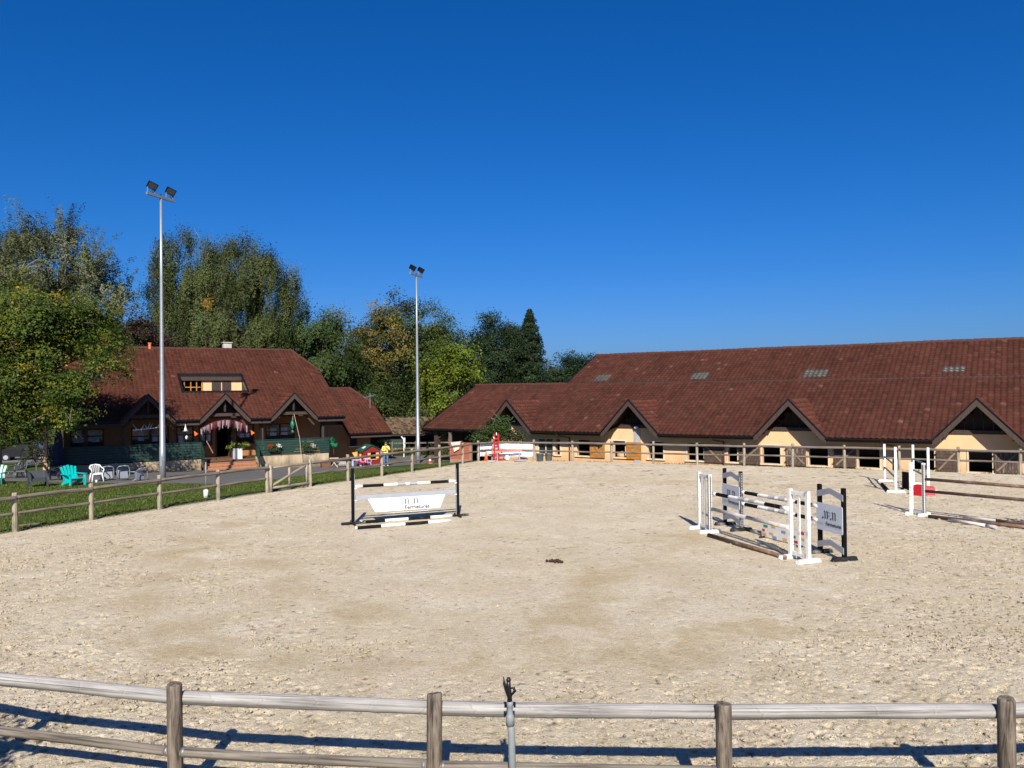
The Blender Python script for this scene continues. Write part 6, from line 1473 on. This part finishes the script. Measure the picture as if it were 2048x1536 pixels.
# plant in the white planter and the flower boxes
def plant(name, label, base, lobes, n, leaf, cols, seed, cat, extra=None, cs=.07):
    t_ = tree(name, label, base, lobes, 'broad', n, 14, leaf, cols, seed, (.015, .5), cs=cs, group=None, limbs=6, cat=cat); return t_
plant('potted_plant', 'leafy green plant growing in the white square planter', pw + Vector((0, 0, .6)), [(0, 0, .35, .42, .3, .3), (.35, 0, .3, .3, .25, .25), (-.3, 0, .2, .25, .2, .2)], 60, .10, [(.06, .10, .02, 4), (.16, .19, .03, 2), (.03, .055, .015, 3)], 61, 'plant')
for k, (u, lb) in enumerate(((548, 'left flower box with red and white geraniums on the right balustrade'), (617, 'right flower box with pale geraniums on the right balustrade'))):
    p = hw(u, 892, -.28); t_ = thing('flower_box', lb, 'flower box', p - Vector((0, 0, .35)), HR)
    mb = MB(); mb.box((0, 0, .1), (.62, .2, .2)); mb.build('trough', GREENP, t_)
    rl = np.random.default_rng(70 + k); m = 700; P = rl.normal(0, 1, (m, 3)) * np.array([.26, .11, .13]) + np.array([0, -.03, .28]); c = palette(rl, m, [(.07, .10, .02, 4), (.12, .13, .03, 2), (.04, .06, .015, 2)])
    V, Q, T = leaf_quads(P, .075, rl, c); link('foliage', np_mesh('foliage', V, Q, LEAF, T), t_)
    for cx, cl in (((-.28, (.6, .05, .02)), (.25, (.8, .8, .8)), (.36, (.75, .75, .78))) if k == 0 else ((.22, (.7, .55, .6)), (.3, (.8, .78, .78)))):
        m = 90; P = rl.normal(0, 1, (m, 3)) * np.array([.07, .06, .06]) + np.array([cx, -.12, .36]); V, Q, T = leaf_quads(P, .06, rl, palette(rl, m, [cl + (1,)], .15), aspect=.9); link('blossoms', np_mesh('blossoms', V, Q, LEAF, T), t_)
gp_ = hw(667, 888, -.2); tree('green_ornament', 'bright green curly ornament at the end of the balustrade', gp_ - Vector((0, 0, .45)), [(0, 0, .5, .22, .15, .3)], 'broad', 16, 10, .13, [(.02, .30, .14, 1)], 72, (.012, .5), cs=.1, group=None, limbs=6, cat='ornament')

# ------------------------------------------------------------------ grass
def grass(name, label, n, xr, yr, test, hgt, seed, cols):
    rl = np.random.default_rng(seed); x = rl.uniform(*xr, n); y = rl.uniform(*yr, n); k = test(x, y, rl); x = x[k]; y = y[k]; n = len(x); z = terrain(x, y)
    a = rl.uniform(0, 6.283, n); h = hgt * rl.uniform(.5, 1.5, n); w = .012 + .01 * rl.uniform(0, 1, n); lx = rl.normal(0, .4, n) * h; ly = rl.normal(0, .4, n) * h
    V = np.stack([np.stack([x - np.cos(a) * w, y - np.sin(a) * w, z], -1), np.stack([x + np.cos(a) * w, y + np.sin(a) * w, z], -1), np.stack([x + lx, y + ly, z + h], -1)], 1).reshape(-1, 3)
    T = np.repeat(palette(rl, n, cols, .25), 3, 0); me = np_mesh(name, V, np.arange(3 * n).reshape(n, 3), LEAF, T)
    tag(link(name, me), label, 'grass', kind='stuff')
afx = [p.x for p in AF]; afy = [p.y for p in AF]
GC = [(.078, .120, .020, 4), (.115, .155, .030, 3), (.18, .16, .065, 1.4), (.048, .078, .016, 3)]
def lawn_t(x, y, rl):
    sd = sd_arena(x, y); return (sd > .12) & (y < np.interp(x, afx, afy)) & (sd < 15) & ((fbm(x * .9, y * .9, 3, 44) > .36) | (sd > 1.2) & (fbm(x * .9, y * .9, 3, 44) > .27)) & (rl.uniform(0, 1, len(x)) < sstep(sd, .1, .6) * .9 + .1)
grass('lawn_grass', 'short green lawn between the left fence and the asphalt yard', 330000, (-32, 0), (21, 48), lawn_t, .055, 81, GC)
def verge_t(x, y, rl):
    sd = sd_arena(x, y); return (sd > .1) & (sd < 1.6) & (x > -1) & (fbm(x * .8, y * .8, 3, 45) > .42)
grass('verge_grass', 'ragged grass tufts behind the fence at the stable foot', 60000, (-1, 27), (33, 48), verge_t, .10, 82, [(.04, .08, .015, 3), (.09, .11, .03, 2), (.14, .12, .05, 1)])
# ================================================================== CORNER CLUTTER by the banners
MP, BP = MID_POSTS, BACK_POSTS
def banner(a, b_, z0, z1, label, m, off=.09):
    a = Vector((a[0], a[1], 0)); b_ = Vector((b_[0], b_[1], 0)); d = (b_ - a); L = d.length; d.normalize(); nv = Vector((d.y, -d.x, 0))
    vs = []; fs = []; n = 14
    for k in range(n + 1):
        t = .06 + (L - .12) * k / n; w = .012 * math.sin(k * 1.7)
        for z in (z0 + .01 * math.sin(k * .9), z1 + .012 * math.sin(k * 1.3 + 1)): vs.append(d * t + nv * (off + w) + Vector((0, 0, z)))
    for k in range(n): fs.append((2 * k, 2 * k + 2, 2 * k + 3, 2 * k + 1))
    mb = MB(); mb.add(vs, fs); o = mb.build('banner', m, None, True, a); s = o.modifiers.new('s', 'SOLIDIFY'); s.thickness = .01
    return tag(o, label, 'banner')
BAN = mat('white_banner_cloth', (.78, .78, .80), .7, .06, 1.5, (1, 1, 3), dirt=(.62, .64, .72)); BANG = mat('grey_banner_cloth', (.10, .11, .13), .7, .2, 3)
banner(BP[0], BP[1], .62, .98, 'upper long white banner on the corner fence', BAN)
banner(BP[0], BP[1], .18, .50, 'lower long white banner under the corner fence rail', BAN)
banner(MP[-2], MP[-1], .64, .84, 'upper short white banner at the corner fence', BAN); banner(MP[-2], MP[-1], .84, 1.0, 'short dark grey banner strip above the white one at the corner', BANG)
banner(MP[-2], MP[-1], .26, .50, 'lower short white banner at the corner fence', BAN)
rs = atz(993, 921, 0)
t_ = thing('jump_stand', 'bright red jump stand standing at the arena corner', 'jump stand', rs, R(15))
for x in (-.13, .13): mb = MB(); mb.box((x, 0, .80), (.085, .085, 1.56)); mb.build('upright', REDP, t_)
for z in (1.3, .95, .45): mb = MB(); mb.box((0, 0, z), (.18, .05, .10)); mb.build('crossbar', REDP, t_)
for x in (-.13, .13): mb = MB(); mb.box((x + (.1 if x > 0 else 0), 0, .04), (.3 if x > 0 else .1, .55, .08)); mb.build('foot', REDP, t_)
mb = MB(); mb.tube([(-.2, -.05, 1.42), (-.13, -.05, 1.3)], .03, 6); mb.tube([(0.0, -.05, 1.66), (0, -.05, 1.5)], .03, 6); mb.build('white_cup', WHITEP, t_)
sp_ = thing('jump_plank', 'salmon pink tapered plank leaning along the corner banners', 'jump plank', atz(983, 921, 0) + Vector((0, -.05, 0)), R(-14))
mb = MB(); mb.prism([(0, 0, .40), (1.85, 0, .56), (1.85, 0, .66), (.9, 0, .60), (0, 0, .56)], (0, .04, 0)); mb.build('plank', mat('salmon_paint', (.66, .22, .16), .6, .15), sp_)
mb = MB(); mb.box((-.15, .01, .48), (.3, .05, .14)); mb.build('plank_end', mat('pale_blue_paint', (.5, .62, .68), .6, .1), sp_); mb = MB(); mb.lathe([(.05, 0), (.05, .01)], 10); o = mb.build('dark_dot', BLACKP, sp_); o.rotation_euler = (R(90), 0, 0); o.location = (.62, -.004, .5)
mb = MB(); mb.box((.35, .05, .2), (.05, .05, .4)); mb.box((1.7, .05, .28), (.05, .05, .56)); mb.build('prop', GREYW, sp_)
def cone(pos, label, h=.52, m=None):
    t_ = thing('traffic_cone', label, 'traffic cone', pos, .3); m = m or mat('cone_orange', (.62, .14, .04), .6, .2)
    mb = MB(); mb.box((0, 0, .02), (.32, .32, .04)); mb.build('base', m, t_); mb = MB(); mb.lathe([(.13, .04), (.03, h)], 14); mb.build('cone', m, t_, True); mb = MB(); mb.lathe([(.098, .2), (.073, .32)], 14, caps=False); mb.build('band', WHITEP, t_, True)
cone(atz(972.5, 922, 0), 'faded orange cone at the foot of the corner fence', .58)
p = aty(860, 918, 57); cone(Vector((p.x, p.y, th(p.x, p.y))), 'small orange and white cone on the far yard near the porch post', .5)
def bucket(pos, label, m, r=.23, h=.47, lie=False, cat='bin', name='feed_bin', rim=None):
    t_ = thing(name, label, cat, pos, .4); mb = MB(); mb.lathe([(r * .82, 0), (r * .98, h), (r * 1.04, h), (r * 1.04, h - .025), (r * .9, h - .03), (r * .76, .03)], 18); b_ = mb.build('shell', m, t_, True)
    mb = MB()
    for s in (-1, 1): mb.tube([(s * r * 1.0, -.06, h * .75), (s * r * 1.16, -.05, h * .72), (s * r * 1.16, .05, h * .72), (s * r * 1.0, .06, h * .75)], .012, 6)
    mb.build('bin_handle', m, t_)
    if lie: t_.rotation_euler = (R(80), 0, .6); t_.location.z += r
bucket(atz(1080, 922.5, 0), 'grey-green plastic bin at the fence post by the banners', mat('grey_green_plastic', (.16, .20, .20), .5, .15, 3)); bucket(atz(1097.5, 921.5, 0), 'galvanised metal tub right of the grey plastic bin', GALV)
bucket(atz(1009, 920.5, 0), 'white bucket lying on its side under the salmon plank', WHITEPL, .14, .3, True, 'bucket', 'bucket')
rr = random.Random(9); mb = MB(); p = atz(1045, 920, 0)
for k in range(14): mb.tube([(rr.uniform(-.3, .3), rr.uniform(-.1, .1), rr.uniform(.03, .3)) for _ in range(3)], .03, 5)
tag(mb.build('tangled_wire', mat('dull_grey', (.2, .2, .22), .6, .4, 6), None, False, p), 'grey tangle of straps under the salmon plank end', 'clutter')
pole('jump_pole', 'dark pole lying flat before the red corner stand', atz(974, 923, .05), atz(992, 922.5, .05), .06, [(1, GREYW)]); pole('jump_pole', 'grey pole lying flat under the corner banners', atz(1028, 921.5, .05), atz(1052, 921.5, .05), .05, [(1, mat('mauve_pole', (.3, .26, .3), .6, .2))])

# ================================================================== YARD: playhouse, toys, person
def yd(u, v, D): p = aty(u, v, D); return Vector((p.x, p.y, th(p.x, p.y)))
ph = thing('playhouse', "child's red plastic playhouse with dark green roof", 'playhouse', yd(738, 926, 55.5), R(32))
PRED = plastic('maroon_plastic', (.20, .018, .022)); PGRN = plastic('dark_green_plastic', (.015, .085, .06)); PYEL = plastic('yellow_plastic', (.75, .42, .10))
w, dp, hw_ = .62, .55, 1.0
for k in range(9):
    z = .02 + k * .118
    mb = MB()
    for s, ax in ((-1, 'x'), (1, 'x'), (1, 'y')):
        if ax == 'x': mb.box((s * w, 0, z + .055), (.05, 2 * dp, .108))
        else: mb.box((0, dp, z + .055), (2 * w - .052, .05, .108))
    if k < 4 or k > 7: mb.box((0, -dp, z + .055), (2 * w - .052, .05, .108))
    else: mb.box((-.43, -dp, z + .055), (.3, .05, .108)); mb.box((.5, -dp, z + .055), (.16, .05, .108))
    mb.build('log_course', PRED, ph)
mb = MB()
for s in (-1, 1): mb.prism([(-w, s * dp, 1.07), (w, s * dp, 1.07), (.0, s * dp, 1.42)], (0, .04 * -s, 0))
mb.build('gable', PRED, ph)
for s in (-1, 1): mb = MB(); mb.prism([(0, -dp - .1, 1.46), (0, dp + .1, 1.46), (s * (w + .16), dp + .1, 1.04), (s * (w + .16), -dp - .1, 1.04)], (0, 0, .05)); mb.build('roof_panel', PGRN, ph)
mb = MB(); mb.box((-.40, -.02, 1.305), (.26, .3, .02), Matrix.Rotation(R(-28), 3, 'Y')); mb.build('roof_sticker', WHITEPL, ph)
for x in (-.22, .40): mb = MB(); mb.box((x, -dp - .04, .72), (.2, .03, .42)); mb.build('shutter', PYEL, ph)
mb = MB(); mb.box((.1, -dp - .05, .46), (.5, .08, .04)); mb.build('sill', PYEL, ph)
mb = MB(); mb.box((-w - .03, -.1, .48), (.02, .4, .92)); mb.build('doorway', BLACKP, ph); mb = MB(); mb.box((-w - .18, -.36, .5), (.34, .03, .85)); mb.build('door', PRED, ph); mb = MB(); mb.box((-w - .18, -.385, .62), (.12, .02, .5)); mb.build('door_panel', PYEL, ph); mb = MB(); mb.prism([(-w - .1, .4, .95), (-w - .5, .4, .95), (-w - .14, .4, .3)], (0, .03, 0)); mb.build('side_panel', PYEL, ph)
LAV = plastic('lavender_plastic', (.42, .42, .72)); PNK = plastic('pink_plastic', (.75, .12, .25))
tt = thing('kids_table', 'small lavender plastic kids table beside the playhouse', 'table', yd(713, 930, 53.5), R(20)); mb = MB(); mb.box((0, 0, .46), (.62, .45, .04)); mb.build('table_top', LAV, tt)
for sx in (-1, 1):
    for sy in (-1, 1): mb = MB(); mb.box((sx * .27, sy * .18, .22), (.06, .06, .44)); mb.build('leg', LAV, tt)
kc = thing('kids_chair', 'small lavender plastic kids chair right of the pink tricycle', 'chair', yd(736, 929, 53.5), R(50)); mb = MB(); mb.box((0, 0, .27), (.3, .3, .03)); mb.build('seat', LAV, kc)
for sx in (-1, 1):
    for sy in (-1, 1): mb = MB(); mb.tube([(sx * .12, sy * .12, .27), (sx * .17, sy * .17, 0)], .025, 6); mb.build('leg', LAV, kc)
    mb = MB(); mb.tube([(sx * .15, -.15, .27), (sx * .18, -.14, .44), (sx * .16, .15, .48), (sx * .12, .18, .56)], .02, 6); mb.build('arm', LAV, kc)
mb = MB(); mb.box((0, .17, .5), (.28, .03, .16)); mb.build('backrest', LAV, kc)
tc = thing('tricycle', 'pink toy tricycle between lavender table and chair', 'tricycle', yd(726, 929.5, 53.2), R(-30))
mb = MB(); mb.tube([(-.28, 0, .2), (0, 0, .28), (.25, 0, .42)], .04, 8); mb.box((-.12, 0, .34), (.26, .2, .07)); mb.build('frame', PNK, tc, True)
for x, y, r_ in ((.28, 0, .15), (-.3, .16, .11), (-.3, -.16, .11)): mb = MB(); mb.tube([(x, y - .03, r_), (x, y + .03, r_)], r_, 14); mb.build('wheel', PLB, tc)
mb = MB(); mb.tube([(.26, 0, .15), (.22, 0, .5)], .025, 8); mb.tube([(.22, -.18, .54), (.22, .18, .54)], .02, 8); mb.box((.2, 0, .55), (.05, .2, .12)); mb.build('handlebar', plastic('pale_pink_plastic', (.8, .5, .6)), tc)
bbx = thing('blue_drum', 'blue plastic drum behind the person in yellow', 'drum', yd(763, 924, 57), 0); mb = MB(); mb.lathe([(.27, 0), (.29, .1), (.29, .85), (.25, .92), (.24, .93)], 16); mb.build('shell', plastic('blue_plastic', (.02, .13, .42)), bbx, True); mb = MB(); mb.lathe([(.30, .45), (.30, .49)], 16, caps=False); mb.build('hoop', GALV, bbx)
# folding wooden chairs and a log pile by the balustrade end
fc = thing('trestle', 'pale folded wooden trestle beside the plinth corner', 'trestle', yd(668, 931, 52), R(10))
for a, b_ in (((-.25, 0, 0), (.25, 0, .62)), ((.25, 0, 0), (-.25, 0, .62)), ((-.25, .4, 0), (.25, .4, .62)), ((.25, .4, 0), (-.25, .4, .62))): mb = MB(); mb.bar(a, b_, .05, .035); mb.build('leg', mat('pale_wood', (.45, .36, .25), .7, .2), fc)
mb = MB(); mb.box((0, .2, .62), (.6, .5, .04)); mb.build('seat', MATS['pale_wood'], fc)
lg_ = thing('stone_trough', 'grey round-bellied stone trough near the trestle', 'trough', yd(686, 929, 53), .3); mb = MB(); mb.lathe([(.25, 0), (.45, .1), (.55, .32), (.5, .36), (.4, .3), (.1, .22)], 16); mb.build('bowl', mat('grey_stone', (.3, .29, .26), .9, .3), lg_, True)
cr = thing('wooden_crate', 'low brown slatted crate at the plinth corner', 'crate', yd(651, 935, 51.5), HR)
for k in range(3):
    mb = MB(); z = .08 + k * .11
    mb.box((0, -.2, z), (.6, .02, .09)); mb.box((0, .2, z), (.6, .02, .09)); mb.box((-.3, 0, z), (.02, .38, .09)); mb.box((.3, 0, z), (.02, .38, .09)); mb.build('slat', WOODD, cr)
# paddock rails before the shed
pf = thing('paddock_fence', 'low brown rail fence of the paddock before the open shed', 'fence', yd(820, 915, 66), R(6))
for k in range(6): mb = MB(); mb.box((-3.5 + k * 2.0, 0, .6), (.12, .12, 1.35)); mb.build('post', W_POST, pf)
for z in (1.1, .65): mb = MB(); mb.box((1.5, .08, z), (10.2, .05, .11)); mb.build('rail', W_POST, pf)
wp = MB(); wp.tube([(0, 0, -.2), (0, 0, 1.55)], .042, 10); wp.bar((0, 0, 1.5), (-.2, 0, 1.75), .09, .07); tag(wp.build('white_post', WHITEP, None, False, yd(808, 922, 64)), 'slim white post with slanted head before the open shed', 'post')

# person in yellow top and jeans
def person(pos, rz):
    t_ = thing('person', 'person in yellow top, blue jeans and sunglasses standing on the asphalt', 'person', pos, rz)
    J = {'pel': (0, 0, .92, .15), 'wa': (0, .0, 1.06, .135), 'ch': (0, .01, 1.28, .16), 'ne': (0, .01, 1.43, .065), 'hb': (0, -.01, 1.50, .075), 'hm': (0, -.02, 1.58, .092), 'ht': (0, -.01, 1.66, .07)}
    for s, n_ in ((-1, 'l'), (1, 'r')):
        J['hip' + n_] = (s * .10, 0, .86, .105); J['kn' + n_] = (s * .115, -.02, .48, .072); J['an' + n_] = (s * .12, .03, .09, .05); J['to' + n_] = (s * .14, -.14, .035, .042)
        J['sh' + n_] = (s * .185, .01, 1.36, .07); 
    J['ell'] = (-.27, -.04, 1.10, .055); J['wrl'] = (-.05, -.20, 1.10, .04); J['hal'] = (.05, -.21, 1.13, .04)
    J['elr'] = (.27, -.06, 1.10, .055); J['wrr'] = (.10, -.20, 1.28, .04); J['har'] = (.05, -.20, 1.36, .042)
    E_ = [('pel', 'wa'), ('wa', 'ch'), ('ch', 'ne'), ('ne', 'hb'), ('hb', 'hm'), ('hm', 'ht')]
    for n_ in 'lr': E_ += [('pel', 'hip' + n_), ('hip' + n_, 'kn' + n_), ('kn' + n_, 'an' + n_), ('an' + n_, 'to' + n_), ('ch', 'sh' + n_), ('sh' + n_, 'el' + n_), ('el' + n_, 'wr' + n_), ('wr' + n_, 'ha' + n_)]
    ks = list(J); me = bpy.data.meshes.new('body_skeleton'); me.from_pydata([J[k][:3] for k in ks], [(ks.index(a), ks.index(b_)) for a, b_ in E_], [])
    o = bpy.data.objects.new('tmp_body', me); COL.objects.link(o); sk = o.modifiers.new('skin', 'SKIN')
    for i, k in enumerate(ks): sv = me.skin_vertices[0].data[i]; sv.radius = (J[k][3], J[k][3] * (.8 if k in ('pel', 'wa', 'ch') else 1)); sv.use_root = (k == 'pel')
    ss = o.modifiers.new('sub', 'SUBSURF'); ss.levels = 2; ss.render_levels = 2
    bpy.context.view_layer.update(); dgp = bpy.context.evaluated_depsgraph_get(); bm_ = bpy.data.meshes.new_from_object(o.evaluated_get(dgp)); bpy.data.objects.remove(o)
    bm_.materials.clear()
    for m in (mat('skin', (.55, .33, .24), .6, .08), mat('yellow_fabric', (.78, .56, .12), .85, .12, 6, bmp=.2), mat('blue_denim', (.07, .14, .27), .85, .2, 8, bmp=.2), mat('white_shoe', (.75, .75, .75), .6, .08)): bm_.materials.append(m)
    for p_ in bm_.polygons:
        c = p_.center; p_.use_smooth = True
        hand = c.y < -.14 and 1.02 < c.z < 1.42 and abs(c.x) < .13
        p_.material_index = 3 if c.z < .085 else 2 if c.z < .93 else 0 if (c.z > 1.42 or hand and (abs(c.x - .05) < .07)) else 1
    link('body', bm_, t_)
    mb = MB(); mb.lathe([(.02, .10), (.075, .085), (.105, .03), (.108, -.03), (.10, -.1), (.08, -.14)], 14, (0, .025, 1.62)); mb.build('hair', mat('brown_hair', (.05, .028, .018), .6, .3), t_, True)
    mb = MB(); mb.box((0, -.105, 1.60), (.15, .02, .035)); mb.build('sunglasses', BLACKP, t_)
    mb = MB(); mb.lathe([(.012, -.02), (.016, 0), (.006, .03)], 8, (0, -.115, 1.565)); mb.build('nose', MATS['skin'], t_, True)
    # fingers of the raised hand and the folded one
    mb = MB()
    for hx, hy, hz, s in ((.05, -.21, 1.37, 1), (.06, -.215, 1.135, 1)):
        for k in range(4): mb.tube([(hx - .03, hy - .01 + 0, hz - .03 + k * .02), (hx - .06, hy - .03, hz - .025 + k * .02), (hx - .09, hy - .015, hz - .025 + k * .02)], [.011, .010, .008], 6)
        mb.tube([(hx, hy - .02, hz + .03), (hx - .02, hy - .035, hz + .055), (hx - .04, hy - .04, hz + .06)], [.012, .011, .009], 6)
    mb.build('fingers', MATS['skin'], t_, True)
    mb = MB(); mb.prism([(-.24, .05, 1.0), (-.24, .2, 1.0), (-.22, .2, 1.25), (-.22, .05, 1.25)], (-.08, 0, 0)); 
    return t_
person(yd(772, 934, 54), R(8))

# parked car in the shade at far left
car = thing('parked_car', 'dark blue-grey car parked in shade under the left tree', 'car', yd(52, 903, 66), R(200))
CARP = mat('dark_car_paint', (.008, .009, .012), .3, .1, spec=.6)
mb = MB(); prof = [(-2.0, .35), (-2.05, .75), (-1.3, .9), (-.8, 1.35), (.7, 1.42), (1.5, .95), (2.05, .85), (2.1, .35)]
mb.prism([(x, -.82, z) for x, z in prof], (0, 1.64, 0)); mb.build('body', CARP, car)
for s in (-1, 1): mb = MB(); mb.prism([(-.75, s * .83, .92), (-.55, s * .83, 1.28), (.65, s * .83, 1.33), (1.2, s * .83, .95)], (0, s * .008, 0)); mb.build('side_window', DARKGLASS, car)
mb = MB(); mb.prism([(-1.27, -.7, .93), (-1.27, .7, .93), (-.83, .65, 1.34), (-.83, -.65, 1.34)], (-.02, 0, .01)); mb.build('windscreen', mat('pale_glass', (.16, .20, .24), .1, .1), car)
for x in (-1.3, 1.3):
    for s in (-1, 1): mb = MB(); mb.tube([(x, s * .70, .33), (x, s * .86, .33)], .33, 16); wo_ = mb.build('wheel', PLB, car); mb = MB(); mb.tube([(x, s * .86, .33), (x, s * .872, .33)], .19, 12); mb.build('rim', GREYP, wo_)
for s in (-1, 1): mb = MB(); mb.box((-2.04, s * .6, .68), (.05, .3, .12)); mb.build('headlight', GREYP, car)
